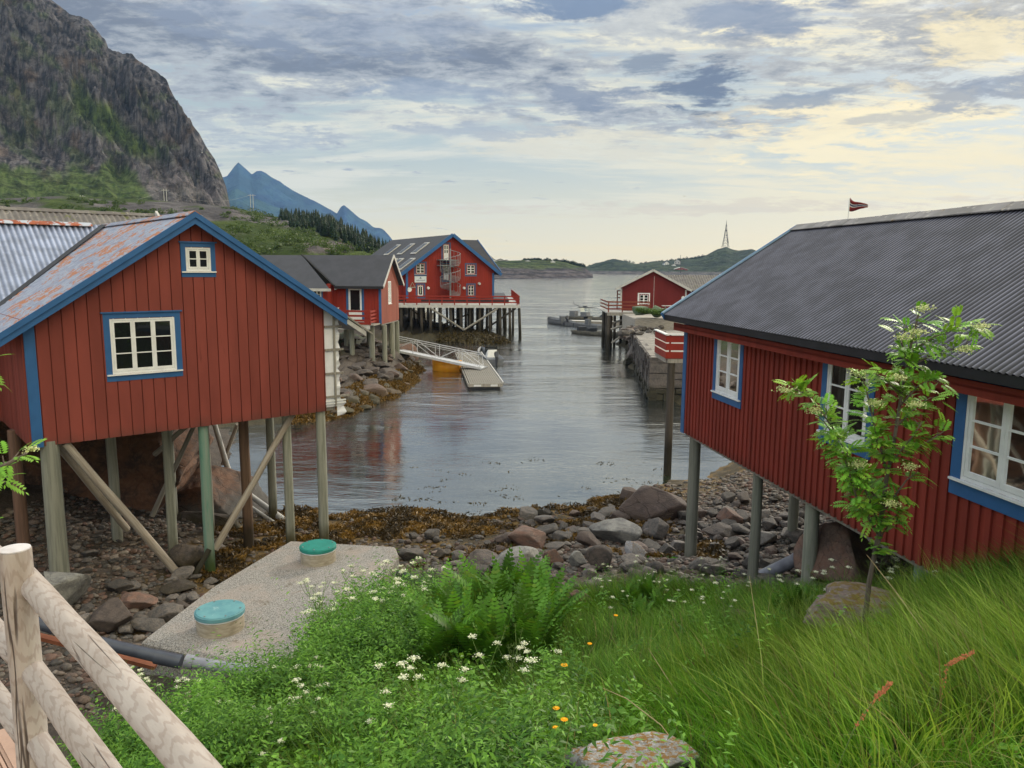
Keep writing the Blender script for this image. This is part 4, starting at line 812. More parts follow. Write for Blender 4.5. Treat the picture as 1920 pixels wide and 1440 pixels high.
# ================================================================== BALCONY beyond right cabin
bo = pY(1249, 672, 28.2)
Bc = thing('red_balcony', 'small red board balcony on two dark posts beyond the far end of the right cabin', 'balcony', (bo.x, bo.y, 0))
bz = bo.z; bm_ = MB(); bm_.box(0, 3.2, 0, 2.2, bz-.02, bz+.03); bm_.build('deck', GREYW, Bc); MB().box(.06, 3.0, -.02, .08, bz-.17, bz-.021).box(.0, .12, .09, 2.2, bz-.17, bz-.021).build('deck_beam', GREYW, Bc)
br = MB()
for z in (.0, .30, .59): br.box(0, 3.2, -.03, -.005, bz+z, bz+z+.24)
for z in (.0, .30, .59): br.box(-.03, -.005, -.03, 2.2, bz+z, bz+z+.24)
for x in (.1, 1.5, 2.9): br.box(x, x+.06, -.004, .04, bz, bz+.86)
br.build('railing', REDF, Bc); MB().box(-.08, 3.2, -.08, .06, bz+.86, bz+.895).box(-.08, .06, .06, 2.2, bz+.86, bz+.895).build('handrail', WHITE, Bc)
log('post', (.22, .12, -.8), (.22, .12, bz-.17), .15, .13, PILE, Bc); log('post', (.55, 1.6, -.8), (.55, 1.6, bz-.17), .13, .12, PILE, Bc)

# ================================================================== MIDDLE CABIN
MO = (-8.74, 52.0); MAng = math.atan2(4.4, .9)-PI/2  # long wall runs left from the corner
Mc = thing('balcony_cabin', 'red cabin behind the left one, dark roof, balcony and a faded brown gable', 'cabin', (MO[0], MO[1], 0), math.radians(-6))
mb0, mt0, mr = 3.85, 6.5, 8.35
flong = Fr((-9.5, 0), (1, 0), (0, -1)); gg = Fr((0, 0), (0, 1), (1, 0)); MW = 4.6
clad(flong, 6.2, 9.5, zlin(mb0), zlin(mt0), [(7.3, 8.2, 4.0, 6.2)], bw=.22).build('front_cladding', REDF, Mc)
gtop = Gab(MW/2, mr-.1, .8)
clad(gg, 0, MW, zlin(mb0), gtop, [(1.75, 2.55, 5.1, 6.65)], bw=.2).build('gable_cladding', REDS, Mc)['label'] = 'sun-faded brownish gable boards'
window(Mc, gg, 1.75, 2.55, 5.1, 6.65, 2, 3, casing=.0, fw=.05)
dr = window(Mc, flong, 7.3, 8.2, 4.0, 6.2, 1, 1, casing=.16, fw=.08, name='balcony_door', head=False)
MB().fbox(flong, 7.36, 8.14, .014, .04, 4.05, 4.75).build('door_panel', WHITE, dr)
MB().fbox(flong, 9.36, 9.52, -.02, .05, mb0, mt0).build('corner_board', BLUE, Mc)
# left part, set forward
ml = Fr((-9.5, -1.0), (1, 0), (0, -1)); clad(ml, 2.0, 6.2, zlin(mb0), zlin(mt0-.05), [(5.2, 5.8, 5.0, 6.25)], bw=.22).build('front_cladding', REDF, Mc)
window(Mc, ml, 5.2, 5.8, 5.0, 6.25, 2, 3, casing=.1, fw=.05)
MB().box(-3.33, -3.27, -1.0, -.02, mb0, mt0).build('return_wall', REDF, Mc)
def mslab(name, pts, mat, par, th=.06): # planar roof slab
    n = (Vector(pts[1])-Vector(pts[0])).cross(Vector(pts[2])-Vector(pts[0])).normalized()
    if n.z < 0: n = -n
    return MB().poly([Vector(p) for p in pts], n*th).build(name, mat, par)
mslab('roof', [(-6.2, MW/2, mr), (.3, MW/2, mr), (.3, -.45, mt0-.2), (-3.0, -.45, mt0-.2)], FELT, Mc)
mslab('roof', [(-6.2, MW/2, mr), (.3, MW/2, mr), (.3, MW+.45, mt0-.2), (-6.2, MW+.45, mt0-.2)], FELT, Mc)
mslab('roof', [(-10.5, MW/2, mr-.02), (-6.2, MW/2, mr-.02), (-3.0, -1.45, mt0-.35), (-10.5, -1.45, mt0-.35)], FELT, Mc)
MB().beam((-6.2, MW/2, mr+.08), (-3.0, -.5, mt0-.12), .14, .03).build('hip_cap', BLACK, Mc)
MB().beam((.33, MW/2, mr+.03), (.33, -.5, mt0-.2), .04, .18, (1, 0, 0)).build('bargeboard', TRIMG, Mc); MB().beam((.33, MW/2, mr+.03), (.33, MW+.5, mt0-.2), .04, .18, (1, 0, 0)).build('bargeboard', TRIMG, Mc)
MB().box(-3.0, .3, -.49, -.45, mt0-.33, mt0-.16).build('fascia', BLKB, Mc); MB().box(-10.5, -2.9, -1.49, -1.45, mt0-.48, mt0-.3).build('fascia', TRIMG, Mc)
MB().box(-10, 0, .05, MW, mb0-.1, mb0).build('floor_deck', GREYW, Mc)
mbal = MB(); mbal.box(-3.2, -.05, -1.6, 0, mb0-.02, mb0+.06); bd = mbal.build('balcony', GREYW, Mc); MB().box(-3.25, -.3, -1.66, -1.6, mb0-.25, mb0+.0).build('edge_beam', TRIMG, bd)
bmr = MB()
for z in (.25, .55, .85): bmr.box(-3.25, -.3, -1.62, -1.58, mb0+z, mb0+z+.13)
for z in (.15, .37, .6, .83): bmr.box(-.30, -.27, -1.6, -.02, mb0+z, mb0+z+.12)
for x in (-3.2, -1.8, -.34): bmr.box(x, x+.08, -1.6, -1.53, mb0, mb0+1.0)
bmr.box(-3.25, -.3, -1.60, -1.57, mb0+.02, mb0+.2)
bmr.build('balcony_railing', REDF, bd)
for x, y, zb, r in ((-.45, -.75, 1.0, .19), (-1.75, -.9, .9, .17), (-3.0, -1.0, 1.0, .17), (.1, .35, .8, .17), (-.15, 1.2, 1.2, .13), (-.15, 3.2, 1.2, .22), (-.1, 4.4, 1.4, .2), (-1.6, 2.5, 1.2, .17), (-3.2, 2.5, 1.2, .17), (-2.6, .5, 1., .15), (-4.6, -.6, 1.3, .15)):
    log('stilt', (x, y, zb-.5), (x, y, mb0-.1), r, r*.95, POST, Mc)
MB().box(-3.05, -2.95, -.35, -.05, 6.1, 6.3).build('wall_lamp', WHITE, Mc)

# ================================================================== BIG RED HOUSE ON THE PIER
BA = .46; bc_ = pY(762, 556, 86.4); BZ = 4.42; BWd = 10.6
PD = 3.62
Bh = thing('pier_house', 'large red gabled house with skylights and a spiral stair standing on the wooden pier', 'house', (bc_.x, bc_.y, 0), BA)
bf = Fr((0, 0), (1, 0), (0, -1)); bl = Fr((0, 22), (0, -1), (-1, 0)); bpk, bap = 5.35, 11.25
bt = Gab(bpk, bap-.15, .72)
def B2(px, py): # pixel on the gable plane -> s, z
    r = ray(px, py); n = np.array([math.sin(BA), -math.cos(BA)]); c = np.array([bc_.x, bc_.y]); tt_ = (c @ n)/(r[:2] @ n); p = r*tt_
    return (p[:2]-c) @ np.array([math.cos(BA), math.sin(BA)]), p[2]+H
def rect(x0, y0, x1, y1): a = B2(x0, y0); b = B2(x1, y1); return (a[0], b[0], min(a[1], b[1]), max(a[1], b[1]))
ow = [rect(779, 493, 797, 514), rect(874, 496, 891, 514.5), rect(876.5, 534, 889, 555), rect(830, 457, 842.5, 487), rect(830, 495, 842.5, 525), rect(782, 534, 794.5, 556)]
clad(bf, 0, BWd, zlin(PD+.07), bt, [(a+.1, b-.1, c+.1, d-.1) for a, b, c, d in ow], bw=.26).build('gable_cladding', REDF, Bh); clad(bl, 0, 22, zlin(BZ-.3), zlin(7.2), [], bw=.26).build('side_cladding', REDF, Bh)
for k, o in enumerate(ow):
    if k < 3: window(Bh, bf, *o, 2, 3 if k < 2 else 3, casing=.18, cmat=M('slate_blue_casing', (.06, .10, .20), (.05, .08, .17), 3, bump=0) if k == 0 else MATS['slate_blue_casing'], fw=.09, stile=.09, mw=.06, head=False)
    else:
        d = window(Bh, bf, *o, 2 if k == 3 else 1, 3 if k < 5 else 1, casing=.18, cmat=MATS['slate_blue_casing'], fw=.14, stile=.1, mw=.07, name='door', sill=False, head=False)
        if k < 5: MB().fbox(bf, o[0]+.1, o[1]-.1, .015, .05, o[2], o[2]+(o[3]-o[2])*(.42)).build('door_panel', WHITE, d)
        else: MB().fbox(bf, o[0]+.42, o[1]-.42, .016, .045, o[2]+.35, o[2]+1.3).build('notice_on_glass', M('paper_notice', (.55, .60, .48), (.45, .5, .4), 5, bump=0), d)
s0, s1, z0, z1 = rect(777, 518, 799, 529.5)
sg = MB().fbox(bf, s0, s1, .03, .09, z0, z1).build('sign_board', CANVAS, Bh); zc_ = (z0+z1)/2; sm = (s0+s1)/2
e = MB(); e.fbox(bf, sm-.07, sm+.07, .091, .10, zc_+.12, zc_+.26); e.fbox(bf, sm-.14, sm+.14, .091, .10, zc_+.06, zc_+.11)
xq = sm-.5
while xq < sm+.5: wq = random.uniform(.04, .08); e.fbox(bf, xq, xq+wq, .091, .10, zc_-.16, zc_-.16+random.choice([.08, .08, .12])); xq += wq+.03
e.build('lettering', SLATE, sg)
for px, py, r, mt_, nm in ((802.5, 540, .17, WHITE, 'wall_lamp'), (869.5, 540, .17, WHITE, 'wall_lamp'), (898, 532, .18, TRIMG, 'vent_box')):
    s_, z_ = B2(px, py); mm = MB(); mm.tube(bf.p(s_, .0, z_), bf.p(s_, .22, z_), r, r*.8, 12); mm.build(nm, mt_, Bh)
s_, z_ = B2(767.5, 543); mm = MB(); mm.tube(bf.p(s_, .03, z_), bf.p(s_, .06, z_), .26, .26, 20); mm.build('round_sign', WHITE, Bh)
s_, z_ = B2(773, 537); mm = MB(); mm.beam(bf.p(s_-.3, .06, z_-.1), bf.p(s_, .06, z_+.45), .05, .05); mm.beam(bf.p(s_+.3, .06, z_-.1), bf.p(s_, .06, z_+.45), .05, .05); mm.beam(bf.p(s_-.36, .06, z_-.1), bf.p(s_+.36, .06, z_-.1), .08, .1); mm.build('hanging_ornament', STRUT, Bh)
MB().fbox(bf, -.05, .2, -.02, .06, BZ-.3, 7.1).build('corner_board', BLUE, Bh); MB().fbox(bf, BWd-.2, BWd+.05, -.02, .06, BZ-.3, 7.0).build('corner_board', BLUE, Bh)
be = bap-(bpk+.7)*.72
for nm, x_ in (('roof', -.7), ('roof', BWd+.7)):
    o = slope(Bh, nm, (bpk, -.5, bap), (bpk, 22, bap), (x_, 22, be if x_ < 0 else be), (x_, -.5, be), FELT, .4, .015)
mslab('roof_deck', [(bpk, -.48, bap-.1), (bpk, 22, bap-.1), (-.68, 22, be-.1), (-.68, -.48, be-.1)], BLKB, Bh, .05); mslab('roof_deck', [(bpk, -.48, bap-.1), (bpk, 22, bap-.1), (BWd+.68, 22, be-.1), (BWd+.68, -.48, be-.1)], BLKB, Bh, .05)
MB().beam((bpk, -.55, bap-.02), (-.75, -.55, be-.1), .05, .36, (0, 1, 0)).build('bargeboard', BLUE, Bh); MB().beam((bpk, -.55, bap-.02), (BWd+.75, -.55, be-.1), .05, .36, (0, 1, 0)).build('bargeboard', BLUE, Bh)
# cross gable roof at the rear right
mslab('cross_roof', [(bpk, 7, bap-.35), (bpk+6.2, 7, bap-.35), (bpk+7.6, 3.2, be+.2), (bpk+1.0, 3.2, be+.2)], FELT, Bh, .1); MB().beam((bpk+6.25, 7, bap-.3), (bpk+7.65, 3.15, be+.2), .1, .25).build('bargeboard', BLUE, Bh)
MB().box(bpk+1, bpk+6.6, 3.6, 9, BZ, be+.3).build('cross_wing_wall', REDF, Bh)
def skyl(u0, u1, t0, t1): # along ridge (y), down slope fraction
    f = lambda y, t_: Vector((bpk-(bpk+.7)*t_, y, bap-(bap-be)*t_)); nrm = Vector((-.72, 0, 1)).normalized()
    def slab(a0, a1, b0, b1, h): q = [f(a0, b0), f(a1, b0), f(a1, b1), f(a0, b1)]; return [p+nrm*.03 for p in q]+[p+nrm*h for p in q]
    o = MB().hexa(slab(u0, u1, t0, t1, .12)).build('skylight', TRIMG, Bh); d = (u1-u0)
    g_ = MB(); g_.hexa([v+nrm*.10 for v in slab(u0+d*.16, u0+d*.46, t0+.03, t1-.03, .06)]); g_.hexa([v+nrm*.10 for v in slab(u0+d*.54, u0+d*.84, t0+.03, t1-.03, .06)]); g_.build('skylight_glass', GLASS, o)
for a in (3.5, 8.6, 14.0): skyl(a, a+1.7, .20, .50)
for a in (1.2, 5.2, 7.5): skyl(a, a+1.7, .62, .92)
# low annexe left of the house
MB().box(-3.2, -.02, 1.2, 7, BZ-.3, 7.0).build('annexe_wall', REDF, Bh)
# spiral stair
sc, _ = B2(834.5, 540); st = MB(); ax = Vector((sc+.1, -1.35, 0)); top_ = B2(834, 487)[1]; hz_ = top_-BZ; ns = 36
for k in range(ns):
    th = k/ns*2.35*2*PI-PI*.3; z = BZ+.1+hz_*k/ns; d0 = Vector((math.cos(th), math.sin(th), 0)); d1 = Vector((math.cos(th+.42), math.sin(th+.42), 0))
    st.hexa([ax+Vector((0, 0, z)), ax+d0*1.1+Vector((0, 0, z)), ax+d1*1.1+Vector((0, 0, z)), ax+d1*.05+Vector((0, 0, z)), ax+Vector((0, 0, z+.05)), ax+d0*1.1+Vector((0, 0, z+.05)), ax+d1*1.1+Vector((0, 0, z+.05)), ax+d1*.05+Vector((0, 0, z+.05))])
so_ = st.build('spiral_stair', STEEL, Bh); MB().tube(ax+Vector((0, 0, BZ-.2)), ax+Vector((0, 0, top_+1.2)), .09, .09, 10).build('newel_pole', STEEL, so_)
rr = MB(); pts = []
for k in range(100): th = k/99*2.35*2*PI-PI*.3; pts.append(ax+Vector((math.cos(th)*1.12, math.sin(th)*1.12, BZ+1.1+hz_*k/99)))
rr.path(pts, .035, 5)
for k in range(0, 100, 3): rr.tube(pts[k], pts[k]-Vector((0, 0, 1.0)), .018, .018, 4)
rr.build('handrail', STEEL, so_)
MB().box(ax.x-1.1, ax.x+1.1, ax.y+.1, -.02, top_-.08, top_).box(ax.x-1.1, ax.x+1.1, ax.y+.1, -.02, BZ+3.35, BZ+3.43).build('landing', STEEL, so_)

# ================================================================== PIER under the big house
PD = 3.62
Pr = thing('timber_pier', 'long timber pier with red railing on a forest of dark piles below the large house', 'pier', (-13.5, 84.0, 0), math.radians(2))
pl = MB(); pl.box(-1, 14.25, 0, 26, PD-.02, PD+.06)
pl.build('deck', TRIMG, Pr); MB().box(-1, 14.3, -.12, 0, PD-.3, PD-.02).box(14.1, 14.3, .01, 26, PD-.3, PD-.03).box(-1, 14.1, 8, 8.3, PD-.35, PD-.05).build('edge_beam', TRIMG, Pr)
MB().box(-1, 13.2, 3.0, 26, PD+.07, BZ-.31).build('foundation_skirt', BLKB, Pr)
rl = MB()
for z in (.22, .55, .86): rl.box(-1, 14.3, -.06, -.01, PD+z, PD+z+.13); rl.box(14.25, 14.3, -.06, 26, PD+z, PD+z+.13)
for k in range(12): rl.box(-.9+k*1.35, -.78+k*1.35, -.02, .08, PD-.2, PD+1.0)
for k in range(12): rl.box(14.15, 14.25, .1+k*2.2, .22+k*2.2, PD-.2, PD+1.0)
rl.build('railing', REDF, Pr)
rp = random.Random(3)
for k in range(56):
    if k < 15: x, y = -.6+k*1.06, rp.uniform(.1, .3)
    elif k < 34: x, y = rp.uniform(-.5, 14.1), rp.uniform(2, 9)
    else: x, y = rp.uniform(-.5, 14.1), rp.uniform(9, 24)
    log('pile', (x+rp.uniform(-.15, .15), y, -2.0), (x, y, PD-.3), rp.uniform(.13, .19), rp.uniform(.12, .16), PILE, Pr, n=8, seg=2, wob=.05)
def pb_(a, b, r=.11, mat=GREYW): log('brace', a, b, r, r, mat, Pr, n=8)
pb_((4.7, -.1, PD-.35), (8.3, -.1, .9)); pb_((8.3, -.2, .95), (11.9, -.2, PD-.35)); pb_((10.2, .6, .7), (13.9, .6, PD-.35), .1, PILE); pb_((6, 2, .8), (7.9, 1, .2), .08, PILE); pb_((2, 3, PD-.4), (5.5, 4, .4), .09, PILE); pb_((12, 5, PD-.4), (8.5, 6, .4), .09, PILE); pb_((9, 3, 2.6), (4, 2.5, .5), .09, PILE)
MB().box(-1, 14, 25.8, 26, -1, PD-.4).build('back_boarding', BLKB, Pr) if False else None
# ================================================================== FLOATING DOCK + GANGWAY + BOATS
def frame_from(p, q): a = Vector((q[0]-p[0], q[1]-p[1], 0)); return math.atan2(a.y, a.x), a.length
dn = (pz(880, 722, .35)+pz(941, 718, .35))/2; df = (pz(851, 660, .35)+pz(905, 662, .35))/2; da, dL = frame_from(dn, df)
Dk = thing('floating_dock', 'grey plank floating dock on dark floats in the middle of the inlet', 'dock', (dn.x, dn.y, 0), da)
m = MB(); Wd = 1.02
for k in range(15): y = -Wd+k*.137; m.box(0, dL, y, y+.108, .34, .375)
m.build('planks', DOCKP, Dk); MB().box(-.06, 0, -Wd-.03, Wd+.05, .17, .385).box(0, dL, -Wd-.06, -Wd-.005, .17, .36).box(0, dL, Wd+.04, Wd+.1, .17, .36).build('edge_boards', GREYW, Dk)
MB().box(.2, dL, -Wd-.14, -Wd-.07, .36, .44).build('kerb_rail', TRIMG, Dk)
for k in range(5): MB().box(.15+k*3.6, 1.7+k*3.6, -Wd+.1, Wd-.1, -.35, .165).build('float', BOATD, Dk)
for x in (.02, .02): pass
MB().box(-.10, -.061, -.75, -.3, .2, .32).box(-.10, -.061, .3, .75, .2, .32).build('fender_plate', ALU, Dk)
ga = pY(737, 655, 57.5); gb = pz(906, 690, .45); gA, gL = frame_from(ga, gb)
Gw = thing('gangway', 'aluminium truss gangway sloping from the shore down to the floating dock', 'gangway', tuple(ga)); gv = Vector(gb)-Vector(ga); gd = gv.normalized(); gs = gd.cross(Vector((0, 0, 1))).normalized()
for sgn in (-1, 1):
    t_ = MB(); off = gs*(.45*sgn); bot = lambda f: off+gv*f; tp = lambda f: off+gv*f+Vector((0, 0, .98))
    t_.beam(bot(0), bot(1), .07, .16, gs); t_.beam(tp(.0), tp(.97), .05, .05, gs); t_.beam(tp(.0)-Vector((0, 0, .14)), tp(.97)-Vector((0, 0, .14)), .03, .03, gs)
    nb = 4
    for k in range(nb+1): t_.beam(bot(min(k/nb, .985)), tp(min(k/nb, .965)), .035, .035, gs)
    for k in range(nb): a, b = (bot(k/nb), tp((k+1)/nb*.97)) if k % 2 == 0 else (tp(k/nb), bot((k+1)/nb)); t_.beam(a, b, .032, .032, gs)
    t_.build('side_truss', ALU, Gw)
t_ = MB(); t_.beam(Vector((0, 0, .03)), gv+Vector((0, 0, .03)), .86, .04, gs); t_.build('walkway', ALU, Gw)
MB().beam(gv-gs*.9+Vector((0, 0, -.02)), gv+gs*.9+Vector((0, 0, -.02)), .14, .07).build('landing_plate', STEEL, Gw)
def boat(name, label, stern, bow, beam, h, mat, rim=None, inner=None, parts=()):
    a, Lb = frame_from(stern, bow); b = thing(name, label, 'boat', (stern[0], stern[1], 0), a)
    n, k = 14, 9; V = []; 
    for i in range(n+1):
        u = i/n; wdt = beam/2*(1-max(u-.45, 0)**2.2/.55**2.2)**.8*(.88+.12*min(u*4, 1)) if u < 1 else .015; sh = h*(1+.28*u*u)
        for j in range(k):
            f = j/(k-1)*2-1; c = abs(f); V.append((u*Lb, np.sign(f)*wdt*c**.55, -.15+sh*c**2.6+(.0+.35*h*max(u-.75, 0)*2)*(1-c)))
    V = np.array(V); i = (np.arange(k-1)[None]+np.arange(n)[:, None]*k).ravel(); Fq = np.stack([i, i+1, i+k+1, i+k], 1)
    hull = link('hull', npmesh('hull', V, Fq, mat, smooth=True), b); s = hull.modifiers.new('s', 'SOLIDIFY'); s.thickness = .05
    mb = MB(); mb.poly([tuple(V[j]) for j in range(k)], (.04, 0, 0)); mb.build('transom', mat, b)
    g1 = MB(); g1.path([tuple(V[i*k]) for i in range(n+1)], .035, 6); g1.path([tuple(V[i*k+k-1]) for i in range(n+1)], .035, 6); g1.build('gunwale', rim or mat, b)
    MB().poly([(Lb*.02, -beam*.38, .12), (Lb*.75, -beam*.25, .12), (Lb*.75, beam*.25, .12), (Lb*.02, beam*.38, .12)], (0, 0, .03)).build('floor', inner or mat, b)
    return b, Lb
b, Lb = boat('dinghy', 'small yellow orange dinghy tied beside the gangway', pz(864, 696, 0), pz(811, 695, 0), 1.35, .85, YEL, YEL, YEL)
MB().box(.5, .75, -.5, .5, .3, .36).box(1.3, 1.5, -.4, .4, .3, .36).build('thwart', YEL, b); MB().path([(.05, 0, .45), (-.1, 0, .65), (-.22, 0, .45), (-.2, 0, .0)], [.08, .13, .09, .05], 8).build('outboard_motor', BOATD, b)
b, Lb = boat('motorboat', 'pale grey open boat with a windscreen moored behind the floating dock', pz(930, 685, 0), pz(902, 664, 0), 1.5, .62, BOATG, BOATG, BOATG)
MB().hexa([(1.6, -.45, .45), (2.6, -.45, .45), (2.6, .45, .45), (1.6, .45, .45), (1.8, -.35, 1.05), (2.4, -.35, .9), (2.4, .35, .9), (1.8, .35, 1.05)]).build('console', WHITE, b); MB().beam((2.5, -.5, 1.0), (2.5, .5, 1.0), .04, .5).build('windscreen', GLASS, b)
MB().path([(.0, 0, .7), (-.2, 0, .95), (-.35, 0, .7), (-.32, 0, -.1)], [.12, .2, .14, .07], 8).build('outboard_motor', BOATD, b)
b, Lb = boat('rowing_boat', 'grey white open boat leftmost of the boats moored off the right pier', pz(1062, 609, 0), pz(1027, 604, 0), 1.9, .72, BOATG, BOATD, BOATD)
MB().box(1.0, 1.5, -.3, .3, .3, 1.1).build('console', BOATG, b); MB().path([(0, 0, .7), (-.2, 0, 1.1), (-.35, 0, .8), (-.3, 0, -.1)], [.12, .2, .14, .07], 8).build('outboard_motor', BOATD, b)
b, Lb = boat('skiff', 'small grey boat just right of the leftmost moored boat', pz(1080, 612, 0), pz(1060, 609, 0), 1.4, .6, BOATG, BOATD, BOATD)
b, Lb = boat('cabin_boat', 'workboat with a small glazed wheelhouse and dark roof in the moored group', pz(1064, 597, 0), pz(1112, 599, 0), 2.4, .5, BOATT, BOATD, BOATD)
MB().box(2.5, 3.5, -.7, .7, .4, 1.1).build('wheelhouse', BOATG, b); MB().box(2.52, 3.48, -.68, .68, 1.11, 1.72).build('wheelhouse_glass', CLEAR, b); MB().box(2.1, 4.2, -.85, .85, 1.73, 1.81).box(2.7, 3.2, -.25, .25, 1.82, 1.98).build('roof', BOATD, b); MB().tube((2.2, 0, 1.8), (1.0, 0, 2.3), .05, .03, 6).tube((1.0, 0, 2.28), (1.0, 0, 2.8), .03, .03, 6).build('antenna', BOATD, b); MB().box(.6, 1.5, -.6, .6, .4, 1.2).build('engine_box', BOATG, b)
b, Lb = boat('console_boat', 'blue grey open boat with a windscreen in the middle of the moored group', pz(1128, 616, 0), pz(1076, 612, 0), 2.0, .55, BOATG, BOATG, BOATD)
MB().box(2.0, 2.6, -.3, .3, .3, 1.1).build('console', BOATG, b); MB().beam((2.7, -.4, 1.25), (2.7, .4, 1.25), .04, .35).build('windscreen', GLASS, b)
b, Lb = boat('workboat', 'long low dark boat nearest to the right pier piles', pz(1080, 624, 0), pz(1160, 632, 0), 2.0, .5, BOATT, BOATT, BOATD)
MB().box(.8, 1.2, -.6, .6, .3, .8).box(2.5, 2.8, -.7, .7, .3, .75).build('thwart', BOATD, b)
b, Lb = boat('tarped_boat', 'boat with a pointed dark tarpaulin behind the right pier', pz(1114, 600, 0), pz(1150, 602, 0), 1.9, .6, BOATT, BOATT, BOATD)
MB().add([(1.0, -.6, .4), (3.0, -.6, .4), (3.0, .6, .4), (1.0, .6, .4), (2.2, 0, 1.6)], [(0, 1, 4), (1, 2, 4), (2, 3, 4), (3, 0, 4)]).build('tarpaulin', BOATD, b)
fo = pz(1080, 606, 0); fj = thing('jetty_float', 'low narrow floating walkway between the moored boats', 'jetty', (fo.x, fo.y, 0), math.radians(-14)); MB().box(-1, 11, -.8, .8, -.2, .35).build('float', GREYW, fj); MB().box(-1, 11, -.8, .8, .36, .40).build('planks', TRIMG, fj)

# ================================================================== RIGHT FAR CABIN, PIER, QUAY
fo = pY(1163, 582, 77); FA = -.17; FB = 3.5
Fc_ = thing('maroon_cabin', 'maroon cabin with pale bargeboards and one white window at the end of the right quay', 'cabin', (fo.x, fo.y, 0), FA)
ff = Fr((0, 0), (1, 0), (0, -1)); Fw = 6.3; fpk = 3.08; ft = Gab(fpk, 7.35, .52)
clad(ff, 0, Fw, zlin(FB), ft, [(1.86, 2.64, 4.2, 5.08)], bw=.2).build('gable_cladding', REDD, Fc_); MB().box(.03, .08, .05, 12, FB, 5.7).build('side_wall', REDD, Fc_); MB().box(Fw-.06, Fw, .05, 12, FB, 5.7).build('side_wall', REDD, Fc_)
MB().fbox(ff, -.03, .13, -.01, .05, FB, 5.7).fbox(ff, Fw-.13, Fw+.03, -.01, .05, FB, 5.6).build('corner_board', TRIMG, Fc_)
window(Fc_, ff, 1.78, 2.72, 4.12, 5.16, 2, 3, casing=.12, cmat=WHITE, fw=.06, stile=.12, mw=.05, head=False)
fz = lambda x: 7.45-abs(x-fpk)*.52
for x_ in (-.55, Fw+.5): mslab('roof', [(fpk, -.35, 7.45), (fpk, 12, 7.45), (x_, 12, fz(x_)), (x_, -.35, fz(x_))], FIBRE, Fc_, .08); MB().beam((fpk, -.4, 7.47), (x_, -.4, fz(x_)+.02), .05, .22, (0, 1, 0)).build('bargeboard', TRIMG, Fc_)
MB().tube(ff.p(3.2, .05, FB), ff.p(3.2, .05, 6.9), .02, .02, 5).build('cable', TRIMG, Fc_); MB().tube(ff.p(Fw-.3, 0, 4.9), ff.p(Fw-.3, .25, 4.85), .12, .18, 10).build('wall_lamp', WHITE, Fc_)
MB().box(.05, Fw-.05, .06, 12, FB-.15, FB).build('floor_deck', GREYW, Fc_)
# building behind it with ribbed pale roof
g0 = pY(1262, 516, 92); g1 = pY(1345, 522, 92)
Gb = thing('long_boathouse', 'long low boathouse with a ribbed grey roof behind the maroon cabin', 'boathouse', (g0.x, g0.y, 0), 0)
gw = g1.x-g0.x+1; slope(Gb, 'roof', (-2, 3, g0.z+.0), (gw, 3, g0.z), (gw, -.5, g0.z-1.75), (-2, -.5, g0.z-1.75), FIBRE, .3, .04); slope(Gb, 'roof', (-2, 3, g0.z+.0), (gw, 3, g0.z), (gw, 6.5, g0.z-1.75), (-2, 6.5, g0.z-1.75), FIBRE, .3, .04)
MB().box(-1.8, gw-.3, 0, 6, 3.0, g0.z-1.72).build('wall', REDD, Gb); MB().beam((gw+.05, 3, g0.z+.05), (gw+.05, -.5, g0.z-1.7), .1, .25, (1, 0, 0)).build('bargeboard', WHITE, Gb)
bfq = Fr((-1.8, 0), (1, 0), (0, -1)); window(Gb, bfq, 4.6, 5.9, 3.9, g0.z-2.0, 2, 2, casing=.12, cmat=WHITE, fw=.1, stile=.1)
# pier deck in front of the maroon cabin
Rp = thing('quay_pier', 'short pier with brown red railing and crossed braces below the maroon cabin', 'pier', (pY(1140, 585, 74).x, 74, 0))
MB().box(-.1, 7.6, 0, 10, 3.42, 3.52).build('deck', TRIMG, Rp); MB().box(-.1, 4.5, -.1, 0, 3.2, 3.5).build('edge_beam', GREYW, Rp)
m = MB()
for z in (.25, .58, .9): m.box(-.05, 4.0, -.05, 0, 3.52+z, 3.65+z); m.box(-.07, -.02, 0, 6, 3.52+z, 3.65+z)
for x in (0, 1.3, 2.6, 3.9): m.box(x, x+.1, 0.001, .1, 3.2, 4.5)
m.box(1.6, 1.7, 6, 6.1, 3.5, 5.4)
for z in (1.1, 1.45, 1.8): m.box(1.6, 3, 6, 6.06, 3.52+z, 3.62+z)
m.build('railing', M('brown_red_rail', (.20, .05, .03), (.16, .04, .025), 3, bump=0), Rp)
for x, y in ((.1, .15), (.35, .5), (2.5, .3), (2.2, 2.2), (1.0, 2.6), (3.3, 1.9), (.3, 3.2), (1.8, 4), (2.8, 5), (.3, 6), (3.6, 3.5)): log('pile', (x, y, -2), (x, y, 3.4), .2 if x < .5 else .15, .16 if x < .5 else .12, PILE, Rp, n=8)
for a, b in (((.3, -.05, 1.9), (3.6, -.1, 2.9)), ((.4, -.1, .6), (3.9, -.1, 3.1)), ((.3, .6, 2.4), (3.4, .8, 3.3))): log('brace', a, b, .10, .09, GREYW, Rp, n=8)
Tb = thing('picnic_table', 'grey picnic table on the quay in front of the maroon cabin', 'table', (pY(1262, 585, 73).x, 73.2, 3.45)); MB().box(-1, 1, -.35, .35, .72, .77).build('tabletop', TRIMG, Tb); MB().box(-1, 1, -.8, -.55, .42, .46).build('bench', TRIMG, Tb); MB().box(-1, 1, .55, .8, .42, .46).build('bench', TRIMG, Tb)
for x in (-.7, .7): MB().beam((x, -.6, 0), (x, 0, .72), .08, .05).beam((x, .6, 0), (x, 0, .72), .08, .05).beam((x, -.75, .38), (x, .75, .38), .05, .08).build('leg', GREYW, Tb)
